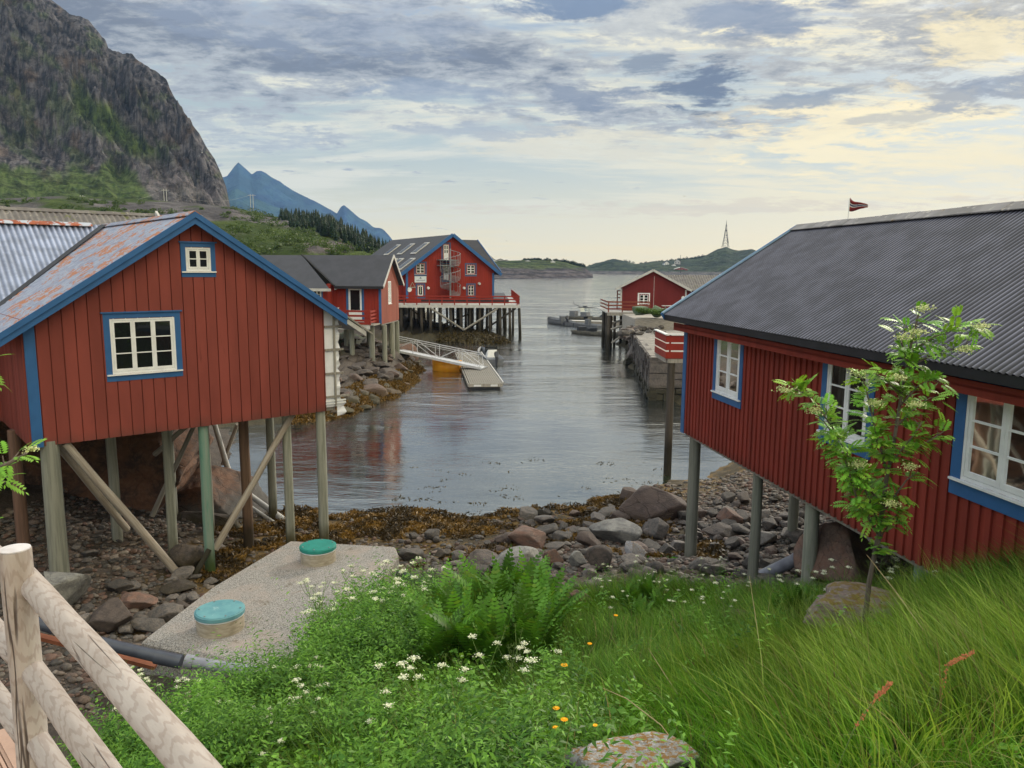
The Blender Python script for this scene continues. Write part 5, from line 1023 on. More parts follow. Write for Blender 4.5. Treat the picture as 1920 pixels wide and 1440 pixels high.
# quay: stone blocks as one masonry body with courses
def masonry(mb, P0, P1, z0, z1, course, blk, thick, rgm, jit=.06, zt=None):
    P0, P1 = Vector(P0), Vector(P1); u = (P1-P0); Lq = u.length; u.normalize(); n = Vector((u.y, -u.x, 0)); z = z0
    while z < z1-.03:
        hh = min(course*rgm.uniform(.7, 1.35), z1-z); s = 0.
        while s < Lq:
            bl_ = blk*rgm.uniform(.5, 1.6); e = min(s+bl_, Lq); d = rgm.uniform(-jit, jit); c = .02
            q = [P0+u*(s+c)+n*(d+rgm.uniform(-.02, .02)), P0+u*(e-c)+n*(d+rgm.uniform(-.02, .02)), P0+u*(e-c)-n*thick, P0+u*(s+c)-n*thick]
            zz0, zz1 = z+c, z+hh-c
            mb.hexa([Vector((p.x, p.y, zz0+rgm.uniform(-.02, .02))) for p in q]+[Vector((p.x, p.y, zz1+rgm.uniform(-.03, .03))) for p in q]); s = e
        z += hh
rgm = random.Random(11); qa = Vector((9.35, 57.6, 0)); qb = Vector((7.95, 44.8, 0)); qc = Vector((13.5, 44.2, 0)); QZ = 2.55
Q = thing('stone_quay', 'dark dry stone quay wall with slab top on the right side of the inlet', 'quay', (8.5, 50, 0)); o3 = Vector((8.5, 50, 0))
m = MB(); masonry(m, qa-o3+Vector((.6, 9, 0)), qb-o3, -.6, QZ, .42, .6, .5, rgm, .10); m.build('side_wall', WALLST, Q, bevel=.03); m = MB(); masonry(m, qb-o3, qc-o3, -.6, QZ, .48, 1.5, .6, rgm, .06); m.build('front_wall', WALLST, Q, bevel=.03)
MB().poly([(qb-o3)+Vector((.12, .12, QZ-.06)), (qc-o3)+Vector((0, .12, QZ-.06)), (7, 18, QZ-.06), (1.6, 16.4, QZ-.06)], (0, 0, .05)).build('slab_top', rockmat('quay_slab', (.26, .24, .22), (.17, .16, .15), (.33, .31, .28), rnd=0, crack=.6, sc=.8), Q)
# concrete bastion below the picnic table
q0 = pY(1190, 600, 66); q1 = pY(1240, 600, 66); Cb = thing('concrete_bastion', 'grey concrete retaining block below the picnic table', 'retaining wall', (q0.x, 66, 0)); MB().box(0, q1.x-q0.x+4.5, 0, 7.5, 1.2, 3.42).build('block', CONCF, Cb, bevel=.05)
# ================================================================== STONES
def ico(sub=3):
    bm = bmesh.new(); bmesh.ops.create_icosphere(bm, subdivisions=sub, radius=1); V = np.array([v.co[:] for v in bm.verts]); Fq = np.array([[v.index for v in f.verts] for f in bm.faces]); bm.free(); return V, Fq
IV, IF = ico(4); IV2, IF2 = ico(2)
def rockV(seed, planes=9, V0=None, rough=.05):
    rg = np.random.default_rng(seed); V = (IV if V0 is None else V0).copy()
    for _ in range(planes):
        n = rg.normal(size=3); n /= np.linalg.norm(n); d = rg.uniform(.48, .82); k = V @ n-d; V = V-np.clip(k, 0, None)[:, None]*n*(.93)
    a = V*1.7+seed*3.1; nn = fbm(a[:, 0]+a[:, 2]*.7, a[:, 1]-a[:, 2]*.6, 4, seed)-.5; n2 = fbm(V[:, 0]*5+V[:, 2]*3+seed, V[:, 1]*5-V[:, 2]*4, 3, seed+5)-.5
    return V*(1+rough*3*nn+rough*n2)[:, None]
ROCKS = [npmesh('stone_shape', rockV(s_, 11+s_ % 6), IF, ROCK, smooth=True) for s_ in range(9)]
def stone(name, label, cat, p, size, rot=None, mat=None, seed=0, group=None, me=None, sink=.3, pl=13):
    if mat is not None or me is None and seed > 50: me = npmesh('stone_shape', rockV(seed, pl, None,   .05 if pl > 8 else .17), IF, mat or ROCK, smooth=True)
    me = me or ROCKS[seed % len(ROCKS)]
    o = link(name, me); o.location = (p[0], p[1], p[2]+size[2]*(1-sink*2)); o.scale = size; o.rotation_euler = rot or (random.uniform(-.25, .25), random.uniform(-.25, .25), random.uniform(0, 6.3)); return tag(o, label, cat, group)
SHR = [npmesh('stone_shape', rockV(s_, 15, None, .07), IF, ROCKD, smooth=True) for s_ in range(40, 44)]
def gp(px, py): # ground point seen at a pixel (march along ray)
    r = ray(px, py); t_ = np.linspace(1.5, 70, 900); X_, Y_, Z_ = r[0]*t_, r[1]*t_, H+r[2]*t_; g_ = ground(X_, Y_); k = np.argmax(Z_ < g_); return Vector((X_[k], Y_[k], g_[k]))
def bld(px, py, wpx, hpx, label, mat, seed, name='boulder', cat='boulder', dz=0, deep=1., rot=(0, 0, 0), pl=13):
    """boulder whose foot is seen at px,py, wpx wide hpx tall"""
    p = gp(px, py); Yd = p.y*math.cos(PITCH)+(H-p.z)*math.sin(PITCH); sx = wpx*Yd/F/2*1.12; szz = hpx*Yd/F/2*1.12
    return stone(name, label, cat, (p.x, p.y+sx*.5*deep, p.z+dz), (sx, sx*.8*deep, szz), rot, mat, seed, sink=.15, pl=pl)
bld(1228, 980, 118, 62, 'large dark flat-topped boulder at the water edge beside the right pilings', ROCKD, 61)
bld(1155, 1022, 92, 46, 'large rounded pale grey boulder in front of the flat-topped one', ROCKL, 62)
bld(990, 1035, 95, 45, 'wide reddish brown slab boulder at the edge of the seaweed', ROCKR, 63)
bld(905, 1075, 90, 42, 'dark speckled boulder half under the ferns', ROCKD, 64); bld(970, 1085, 110, 50, 'grey green boulder just behind the fern crowns', ROCKL, 65)
bld(1128, 1075, 60, 50, 'smooth dark grey egg-shaped boulder beside the bright moss', ROCKD, 66); bld(1083, 1068, 44, 32, 'small pale oval boulder left of the egg-shaped one', ROCKL, 67)
bld(1035, 1062, 44, 36, 'orange brown angular stone in the rock pile', ROCKR, 68); bld(1090, 1150, 56, 46, 'dark reddish boulder standing in grass right of the ferns', ROCKR, 69)
bld(1237, 1012, 60, 42, 'dark angular boulder left of the first right piling', ROCK, 70); bld(1358, 1012, 76, 30, 'flat dark stone between the two right pilings', ROCKD, 71); bld(1372, 985, 52, 32, 'tan angular boulder behind the flat dark stone', ROCKR, 72)
bld(1440, 1025, 60, 30, 'grey rounded stone right of the second right piling', ROCKL, 73); bld(1400, 1182, 78, 32, 'reddish flat rock in grass left of the mossy boulder', ROCKR, 74)
bld(1640, 1205, 235, 80, 'big low boulder with orange moss and white lichen in the grass', LICHEN, 75, dz=.0, deep=.8, pl=5)
bld(1195, 1488, 215, 100, 'white lichen boulder in the grass at the bottom edge of the picture', LICHEN2, 76, dz=-.02, deep=.6, pl=5)
bld(105, 1145, 95, 85, 'rounded grey boulder carrying the front left stilt', ROCKL, 77); bld(352, 1070, 72, 50, 'dark footing boulder under a grey stilt', ROCKD, 78); bld(330, 1120, 66, 26, 'black wet stone at the foot of the pale brace', ROCKD, 79)
bld(195, 1190, 100, 60, 'brown block of rock between the fence and the concrete tank', ROCK, 80); bld(245, 1150, 76, 36, 'flat reddish stone on the gravel near the concrete tank', ROCKR, 81)
bld(1590, 1120, 150, 130, 'large dark brown rock under the right cabin', ROCKR, 82, deep=1.2); bld(1190, 1050, 46, 38, 'white lichen spotted stone next to the bright moss', LICHEN2, 83)
bld(1145, 1010, 50, 24, 'rounded grey stone left of the water-edge boulder', ROCK, 84); bld(830, 1050, 36, 18, 'black wet stone lying in the seaweed', ROCKD, 85); bld(1250, 1045, 36, 24, 'small brown stone beside the first right piling', ROCK, 86)
# grass-capped rocks at the far quay, rubble
grp = 'beach stones'; rgs = np.random.default_rng(77); cnt = 0
while cnt < 298:
    if cnt < 215: px, py = rgs.uniform(960, 1540), rgs.uniform(935, 1110)
    elif cnt < 255: px, py = rgs.uniform(120, 420), rgs.uniform(1030, 1200)
    else: px, py = rgs.uniform(760, 1010), rgs.uniform(1010, 1090)
    p = gp(px, py)
    if p.z < .12 or grassmask(np.array([p.x]), np.array([p.y]))[0] > .55: continue
    if p.x < -2.2 and p.x > -6.6 and 11 < p.y < 17.5: continue
    s = float(rgs.choice([.10, .14, .19, .26, .34], p=[.14, .24, .28, .22, .12])); s *= rgs.uniform(.8, 1.2)
    stone('beach_stone', 'one of many rounded brown and grey stones scattered over the beach', 'stone', p, (s*rgs.uniform(.9, 1.3), s*rgs.uniform(.7, 1.), s*rgs.uniform(.45, .8)), seed=int(rgs.integers(0, 9)), group=grp, sink=.22); cnt += 1
# pebbles: uncountable
N = 20000; X_ = rgs.uniform(-12.5, 8.5, N*3); Y_ = rgs.uniform(10.5, 27, N*3); Z_ = ground(X_, Y_); gmk = grassmask(X_, Y_); ok = (Z_ > .05) & (gmk < .5) & ~((X_ > -6.4) & (X_ < -2.4) & (Y_ < 17.2) & (Y_ > 11)) & ((Z_ > .45) | (rgs.random(N*3) < .35)); X_, Y_, Z_ = X_[ok][:N], Y_[ok][:N], Z_[ok][:N]; N = len(X_)
sh = [rockV(s_, 5, IV2, .02) for s_ in range(100, 106)]; k = rgs.integers(0, 6, N); base = np.stack(sh)[k]; sz = (.022+.085*rgs.random(N)**2.2)[:, None]; th = rgs.random(N)*6.28
sc3 = np.stack([sz[:, 0]*rgs.uniform(.8, 1.4, N), sz[:, 0]*rgs.uniform(.7, 1.1, N), sz[:, 0]*rgs.uniform(.4, .8, N)], 1); b_ = base*sc3[:, None, :]; c_, s_ = np.cos(th)[:, None], np.sin(th)[:, None]
V = np.stack([b_[..., 0]*c_-b_[..., 1]*s_+X_[:, None], b_[..., 0]*s_+b_[..., 1]*c_+Y_[:, None], b_[..., 2]+Z_[:, None]+sc3[:, 2:3]*.35], 2).reshape(-1, 3); Fq = (IF2[None]+(np.arange(N)*len(IV2))[:, None, None]).reshape(-1, 3)
pal = np.array([(.11, .08, .065), (.09, .085, .08), (.14, .11, .09), (.065, .06, .057), (.17, .145, .125), (.115, .07, .055)])*.82; cc = pal[rgs.integers(0, 6, N)]*rgs.uniform(.7, 1.25, N)[:, None]
PEB = M('pebble_mix', (1, 1, 1), attr=True, scale=30, bump=.2, rough=.7, spec=.35)
tag(link('pebbles', npmesh('pebbles', V, Fq, PEB, np.repeat(cc, len(IV2), 0), True)), 'brown and grey pebbles covering the beach around the stilts', 'pebbles', kind='stuff')
# the brown cliff under the left cabin
def crag(name, label, c, s, seed, mat, rot=0, planes=10, rough=.05):
    V0, F0 = ico(6); V = rockV(seed, planes, V0, rough)
    a = V*4+seed; st = fbm(a[:, 2]*1.6+a[:, 0]*.4, a[:, 0]*.5+a[:, 1]*.5, 4, seed+1, ridged=True); V = V*(1+.10*(st-.6))[:, None]
    o = link(name, npmesh(name, V*np.array(s), F0, mat, smooth=True)); o.location = c; o.rotation_euler = (0, 0, rot); return tag(o, label, 'rock')
crag('rock_outcrop', 'big brown rock outcrop behind the stilts of the left cabin', (-13.9, 23.2, .3), (5.2, 4.6, 3.7), 21, CLIFF, -.35); crag('rock_outcrop', 'low brown ridge of rock sloping to the pool behind the stilts', (-10.2, 23.4, -.1), (3.2, 2.4, 1.55), 22, CLIFF, -.5)
crag('rock_outcrop', 'smooth dark rock at the foot of the brown outcrop', (-8.9, 21.5, -.25), (2.1, 1.3, .95), 23, ROCKD, -.3); crag('rock_outcrop', 'layered brown rock wall at the far left under the fence', (-8.6, 13.4, -.2), (1.8, 2.0, 1.5), 24, ROCK, .4)
# rocks of the far left shore
for i, (px, py, wp, hp_, lb, mt_) in enumerate([(745, 690, 95, 70, 'tall rounded dark rock at the foot of the gangway', ROCKR), (672, 700, 100, 52, 'dark layered rock under the middle cabin balcony', ROCKD), (722, 722, 80, 40, 'low dark rock at the tip of the seaweed shore', ROCKD), (640, 735, 90, 50, 'brown rock slab beside the corner of the left cabin', ROCKR),
        (690, 745, 80, 30, 'seaweed fringed ledge below the middle cabin', ROCKD), (655, 672, 80, 50, 'pale brown rock behind the balcony stilts', ROCKR)]):
    p = pz(px, py, .15); s = wp*p.y/F/2; stone('shore_rock', lb, 'rock', (p.x, p.y+s*.5, .2), (s, s*.9, hp_*p.y/F*.55), (0, 0, i*.9), mt_, 90+i, sink=.35)
rgq = np.random.default_rng(15)
for k in range(200):
    x, y = rgq.uniform(-12.5, -6.8), rgq.uniform(36, 66); z = gz(x, y)
    if z < -.1 or z > 2.4: continue
    s = rgq.uniform(.2, .75); stone('shore_rock', 'one of the dark rocks tumbled along the shore under the middle cabin', 'rock', (x, y, z), (s, s*.8, s*.45), seed=k, group='dark rocks of the left shore', me=SHR[k % 4], sink=.25)
for k in range(60):
    px = rgq.uniform(1165, 1245); py = rgq.uniform(618, 640); p = pY(px, py-16*rgq.random(), rgq.uniform(60, 68)); s = rgq.uniform(.2, .5); p.z = max(.1, min(p.z, 2.6))
    stone('rubble_stone', 'one of the dark rubble stones heaped between the quay and the concrete block', 'stone', p, (s, s*.8, s*.6), seed=k % 9, group='rubble stones by the quay')
stp = crag('rubble_mound', 'heap of dark rubble below the concrete block on the quay', (11.2, 62.5, .9), (2.6, 3.6, 1.9), 31, WALLST)
pts = [(p.x, p.y, p.z+.02, .42, .20) for p in [pY(1200+i*8, 586-abs(i-4)*1.0, 65.6+(i % 3)*.4) for i in range(9)]]
tag(cloud_mesh('quay_weeds', pts, .12, [220]*len(pts), LEAF, (.05, .10, .02), (.10, .17, .05), seed=4), 'green weeds growing on the concrete block by the maroon cabin', 'weeds', kind='stuff')
for i, (px, lb) in enumerate(((1202, 'green heap of fishing net on the quay'), (1230, 'grey covered heap on the quay beside the green net'))):
    p = pY(px, 588, 67); stone('covered_heap', lb, 'heap', p, (.9, .7, .6), (0, 0, i), TARP, 95+i)
# seaweed ribbons on the shore and afloat
N = 34000; X_ = rgs.uniform(-8.5, 5.5, N*2); Y_ = rgs.uniform(17.2, 25.5, N*2); Z_ = ground(X_, Y_); mk = fbm(X_*.8, Y_*.9, 4, 91); ok = (Z_ > -.06) & (Z_ < .62+(mk-.5)*1.0) & (mk > .40) & ~((X_ < -5.6) & (Z_ > .35)); X_, Y_, Z_ = X_[ok][:N], Y_[ok][:N], Z_[ok][:N]; mk = mk[ok][:N]; N = len(X_)
c = np.stack([X_, Y_, np.maximum(Z_, 0)+.02+.10*rgs.random(N)*np.clip((mk-.4)*5, .2, 1.2)], 1); n1_ = int(N*.6)
o = quads('seaweed', c, .075, WEED, (.035, .024, .010), (.20, .115, .024), rgs, asp=.5, fc=np.clip((fbm(c[:, 0]*1.8, c[:, 1]*2.5, 4, 97)-.36)*2.6, 0, 1)); tag(o, 'brown and ochre bladderwrack lying over the low-tide stones', 'seaweed', kind='stuff')
N = 5200; X_ = rgs.uniform(-4.5, 5.8, N); Y_ = rgs.uniform(22.5, 31, N); mk = fbm(X_*1.1, Y_*2.2, 4, 93); Z_ = ground(X_, Y_); ok = (mk > .59+.022*(Y_-23)) & (Z_ < .02); X_, Y_ = X_[ok], Y_[ok]
o = quads('floating_seaweed', np.stack([X_, Y_, .012+.02*rgs.random(len(X_))], 1), .07, WEED, (.035, .030, .012), (.07, .05, .015), rgs, asp=.4); o.scale = (1, 1, .5); tag(o, 'dark scraps of seaweed floating along the beach edge', 'seaweed', kind='stuff')
N = 26000; X_ = rgs.uniform(-11, -6.0, N*2); Y_ = rgs.uniform(36, 64, N*2); Z_ = ground(X_, Y_); ok = (Z_ > -.15) & (Z_ < .75); X_, Y_, Z_ = X_[ok][:N], Y_[ok][:N], Z_[ok][:N]; o = quads('shore_seaweed', np.stack([X_, Y_, Z_+.08], 1), .15, WEED, (.06, .038, .012), (.19, .11, .025), rgs); tag(o, 'ochre seaweed along the far left shore', 'seaweed', kind='stuff')
N = 6000; X_ = rgs.uniform(-8, 1, N*3); Y_ = rgs.uniform(75, 90, N*3); Z_ = ground(X_, Y_); ok = (Z_ > -.1); X_, Y_, Z_ = X_[ok][:N], Y_[ok][:N], Z_[ok][:N]; o = quads('pier_seaweed', np.stack([X_, Y_, Z_+.1], 1), .25, WEED, (.03, .022, .010), (.08, .06, .018), rgs); tag(o, 'dark seaweed on the shoal under the timber pier', 'seaweed', kind='stuff')
# ================================================================== TANK, LIDS, PIPES
TZ = 1.4; tp_ = [pz(265, 1200, TZ), pz(470, 1250, TZ), pz(655, 1265, TZ), pz(705, 1105, TZ), pz(748, 1040, TZ), pz(742, 1024, TZ), pz(545, 1013, TZ), pz(395, 1100, TZ)]
tk = thing('concrete_tank', 'rough concrete tank slab with two lidded manholes beside the grass bank', 'tank', (-4.5, 14, 0)); ctr = Vector((-4.5, 14, 0)); m = MB()
nP = len(tp_); loc_ = [p-ctr for p in tp_]; cen = sum(loc_, Vector())/nP
ch = [p+(cen-p).normalized()*.07 for p in loc_]
vs_ = [Vector((p.x, p.y, -.1)) for p in loc_]+[Vector((p.x, p.y, TZ-.06)) for p in loc_]+[Vector((p.x, p.y, TZ)) for p in ch]
m.add(vs_, [(i, (i+1) % nP, nP+(i+1) % nP, nP+i) for i in range(nP)]+[(nP+i, nP+(i+1) % nP, 2*nP+(i+1) % nP, 2*nP+i) for i in range(nP)]+[tuple(range(2*nP, 3*nP))]); m.build('slab', CONC, tk)
for k, (px, py, r, lb) in enumerate(((412, 1141, .40, 'round manhole with a faded blue-green lid, the nearer one on the concrete tank'), (596, 1021, .37, 'round manhole with a bright green lid, the farther one on the concrete tank'))):
    p = pz(px, py, TZ+.36); o = thing('manhole', lb, 'manhole', (p.x, p.y, TZ-.01), .4*k+2.2, group='manholes')
    MB().cyl((0, 0), r*.98, 0, .26, 48).build('concrete_ring', RINGM, o, smooth=True, bevel=.01); MB().cyl((0, 0), r*1.0, .26, .285, 48).build('seal', WHITE, o, smooth=True)
    MB().cyl((0, 0), r*1.035, .285, .355, 48).cyl((0, 0), r*.985, .356, .366, 48, r*.97).build('lid', LIDS[1-k], o, smooth=True, bevel=.008)
    bm_ = MB()
    for q in range(6): bm_.cyl((r*.86*math.cos(q*PI/3), r*.86*math.sin(q*PI/3)), .016, .366, .378, 6)
    bm_.build('bolts', STEEL, o)
def pipe(name, lb, pts, r, mat, cat='pipe', collars=()):
    o0 = Vector(pts[0]); o = thing(name, lb, cat, tuple(o0)); MB().path([Vector(p)-o0 for p in pts], r, 16).build('tube', mat, o, smooth=True)
    for a, b, rr_ in collars: MB().tube(Vector(a)-o0, Vector(b)-o0, rr_, rr_, 16).build('collar', mat, o, smooth=True)
    return o
pq = [pY(60, 1165, 11.3), pY(180, 1203, 11.25), pY(300, 1232, 11.2)]; pipe('dark_pipe', 'dark blue plastic pipe running from the fence to the tank', pq+[pY(338, 1240, 11.2)], .092, PIPEB, collars=[(pY(292, 1231, 11.2), pY(340, 1241, 11.2), .108)])
pipe('grey_pipe', 'grey plastic pipe lying along the near edge of the tank', [pY(350, 1240, 11.15), pY(440, 1254, 11.1), pY(540, 1268, 11.05)], .085, PIPEG, collars=[(pY(348, 1239, 11.15), pY(363, 1242, 11.15), .105)])
MB_ = MB().beam(pY(60, 1190, 11.4), pY(292, 1250, 11.4), .12, .06); tag(MB_.build('rusty_rail', M('rust_brown', (.25, .09, .045), (.18, .06, .03), 4, bump=.3)), 'rusty brown bar below the dark blue pipe', 'bar')
pipe('black_pipe', 'black plastic pipe coming out of the tank toward the grass', [pY(748, 1076, 15.8), pY(790, 1092, 15.2), pY(840, 1108, 14.6)], .085, BOATD)
pipe('drain_pipe', 'grey drain pipe slanting up under the right cabin to a black elbow', [pY(1425, 1082, 15.3), pY(1490, 1050, 14.9), pY(1512, 1030, 14.6), pY(1525, 965, 14.4)], [.125, .125, .12, .12], PIPEG, collars=[(pY(1424, 1083, 15.3), pY(1431, 1079, 15.25), .14)])
wc = pz(1020, 965, .18); o = thing('old_manhole', 'small weedy concrete manhole with an iron grate at the water edge', 'manhole', (wc.x, wc.y, -.2)); MB().cyl((0, 0), .34, 0, .42, 32, .30).build('ring', ROCKD, o, smooth=True); mm = MB(); mm.cyl((0, 0), .27, .42, .45, 32)
for k in range(-3, 4): mm.box(-.25+abs(k)*.02, .25-abs(k)*.02, k*.07-.012, k*.07+.012, .451, .47)
mm.build('grate', PILE, o)
for i, (a, b) in enumerate(((pz(1240, 935, .28), pz(1400, 952, .35)), (pz(1330, 905, .2), pz(1450, 915, .35)))): tag(MB().beam(a, b, .12, .1).build('driftwood_beam', PILE), ('long dark beam lying behind the water-edge boulder', 'second dark beam lying farther back under the right cabin')[i], 'beam')
# ================================================================== FENCE
fz_ = 6.78; P0 = pz(36, 1072, fz_); P1 = pz(356, 1450, fz_-.015); fd = (P1-P0); fd.z = 0; fd.normalize(); pc = pz(28, 1034, 6.87)
fn = thing('log_fence', 'weathered round-log fence in the near left corner', 'fence', (pc.x, pc.y, 5.4)); fo_ = Vector((pc.x, pc.y, 5.4))
log('post', (0, 0, -.5), (0, 0, 1.475), .039, .038, LOGM, fn, n=32, seg=10, wob=.0015)
cap = MB().cyl((0, 0), .036, 1.476, 1.479, 32); cap.build('post_top', M('pale_end_grain', (.62, .60, .62), (.48, .45, .46), 12, bump=.3, bscale=60), fn)
gk = (P0-pc); gk.z = 0
for k, (py0, zf) in enumerate(((1072, 6.775), (1235, 6.545), (1385, 6.345))):
    a = pz((38, 46, 68)[k], py0, zf); b = a+fd*(2.6); r = (.031, .029, .029)[k]
    log('rail', a-fo_, b-fo_, r, r*1.05, LOGM, fn, n=32, seg=12, wob=.002, dome=.02)
# next panel, turning away to the left behind the post
for k, zf in enumerate((6.80, 6.56, 6.33)):
    a = Vector((pc.x-.02, pc.y+.02, zf)); b = pY(-330, 640, 4.2) if k == 0 else None; d2 = (pY(-330, 640, 4.2)-Vector((pc.x, pc.y, 6.8))); d2.z = 0; d2.normalize()
    log('rail', a-fo_, a+d2*2.4-fo_, .03, .03, LOGM, fn, n=24, seg=8, wob=.002)
bd = thing('boardwalk', 'pinkish ribbed deck boards inside the log fence', 'boardwalk', (pc.x, pc.y, 5.75)); DECKM = M('deck_board', (.44, .30, .24), (.34, .225, .18), 3, (1, 1, 1), bump=.3, bscale=30, rough=.85)
m = MB(); nrm_ = Vector((-fd.y, fd.x, 0)); nrm_ = nrm_ if nrm_.x < 0 else -nrm_
for k in range(14):
    o0 = nrm_*(-.10+k*.148) if k else nrm_*-.10; w_ = .14
    for q in range(9): u0 = o0+nrm_*(w_*q/9); m.beam(u0+nrm_*.006-fd*1.2+Vector((0, 0, 0)), u0+nrm_*.006+fd*3+Vector((0, 0, 0)), .011, .03, nrm_)
    m.beam(o0+nrm_*.067-fd*1.2-Vector((0, 0, .02)), o0+nrm_*.067+fd*3-Vector((0, 0, .02)), .14, .03, nrm_)
m.build('boards', DECKM, bd); MB().beam(nrm_*-.12-fd*1.2-Vector((0, 0, .08)), nrm_*-.12+fd*3-Vector((0, 0, .08)), .04, .2, nrm_).build('edge_board', DECKM, bd)
# ================================================================== PLANTS
rgp = np.random.default_rng(2024)
def blades(name, X_, Y_, Z_, hgt, wid, lean, c0, c1, mat, dirb=None, nseg=3, tipc=None, zoff=-.02):
    n = len(X_); wv0 = rgp.uniform(.5, 1.7, n); th = rgp.random(n)*2*PI; ld = th if dirb is None else dirb+rgp.normal(size=n)*.75
    h = hgt*(.55+.75*rgp.random(n)); L_ = lean*(.3+1.1*rgp.random(n))*h; ux, uy = np.cos(th), np.sin(th); lx, ly = np.cos(ld), np.sin(ld); V = []
    for k in range(nseg+1):
        f = k/nseg; w_ = wid*wv0*(1-f**1.6)*(.5+.5*(1-f)); off = L_*f**1.9; z = Z_+zoff+h*(f-.22*(L_/h)*f**2)
        for s in ((-1, 1) if k < nseg else (0,)): V.append(np.stack([X_+lx*off+ux*w_*s, Y_+ly*off+uy*w_*s, z], 1))
    V = np.stack(V, 1); m_ = V.shape[1]; b = np.arange(n)[:, None]*m_
    q = [np.concatenate([b+2*k, b+2*k+1, b+2*k+3, b+2*k+2], 1) for k in range(nseg-1)]; tri = np.concatenate([b+2*(nseg-1), b+2*(nseg-1)+1, b+2*nseg], 1)
    f = rgp.random(n)[:, None]; col = (np.asarray(c0)*(1-f)+np.asarray(c1)*f); dry = rgp.random(n) < .06; col[dry] = np.array([.30, .25, .12])*(.6+.6*rgp.random((dry.sum(), 1)))
    col = col*(.45+1.1*fbm(X_*2.3, Y_*2.3, 3, 19))[:, None]; C_ = np.repeat(col[:, None], m_, 1)
    return link(name, npmesh(name, V.reshape(-1, 3), [np.concatenate(q), tri], mat, C_.reshape(-1, 3)))
def scatter(n, x0, x1, y0, y1, mask):
    X_ = rgp.uniform(x0, x1, n); Y_ = rgp.uniform(y0, y1, n); Z_ = ground(X_, Y_); U, W_ = projn(X_, Y_, Z_+.3); ok = (U > -250) & (U < 2450) & (W_ < 1900) & (rgp.random(n) < mask(X_, Y_)); return X_[ok], Y_[ok], Z_[ok]
gz_ = 1
def mk_right(x, y): return grassmask(x, y)*np.clip((x+.9+.10*(y-6))/1.5, .05, 1)*np.clip(fbm(x*1.1, y*1.1, 3, 5)*2.2-.25, .15, 1)
def clear(x, y): # keep the two lichened boulders free
    r = np.ones_like(x)
    for bx, by, br in BARE: r = r*(np.hypot(x-bx, y-by) > br)
    return r
_a, _b = gp(1640, 1205), gp(1195, 1480); BARE = [(_a.x, _a.y+.35, .52), (_b.x, _b.y+.12, .46), (_b.x, _b.y-.3, .46)]
def windy(x, y): return 2.7+(fbm(x*.8, y*.8, 2, 29)-.5)*4.5
X_, Y_, Z_ = scatter(120000, -4, 8.5, 1.9, 8, lambda x, y: mk_right(x, y)*clear(x, y)); o = blades('near_grass', X_, Y_, Z_, .38, .0058, .8, (.045, .145, .012), (.20, .42, .040), LEAF, dirb=windy(X_, Y_), nseg=4); tag(o, 'long bright green grass covering the near bank', 'grass', kind='stuff')
X_, Y_, Z_ = scatter(170000, -3, 9, 6.5, 14, lambda x, y: mk_right(x, y)*clear(x, y)); o = blades('bank_grass', X_, Y_, Z_, .40, .0078, .75, (.045, .13, .013), (.18, .35, .040), LEAF, dirb=windy(X_, Y_)); tag(o, 'long wind-bent grass on the bank below the right cabin', 'grass', kind='stuff')
X_, Y_, Z_ = scatter(60000, 1.2, 9, 1.9, 10, lambda x, y: grassmask(x, y)*clear(x, y)*(fbm(x*.9, y*.9, 3, 15) > .47)*.7*np.clip((x-1.2)/2, 0, 1)); o = blades('tall_grass', X_, Y_, Z_, .66, .0062, .65, (.12, .23, .03), (.30, .42, .075), LEAF, dirb=windy(X_, Y_), nseg=4); tag(o, 'tufts of taller yellow-green grass on the right of the bank', 'grass', kind='stuff')
FCX, FCY = gp(935, 1255).x, gp(935, 1255).y
def mk_left(x, y): return grassmask(x, y)*(1-.93*np.exp(-(((x-FCX)/.75)**2+((y-FCY+.25)/1.0)**2)**2))*np.clip(1.15-(x+1.0+.10*(y-6))/1.9, .012, 1)*clear(x, y)
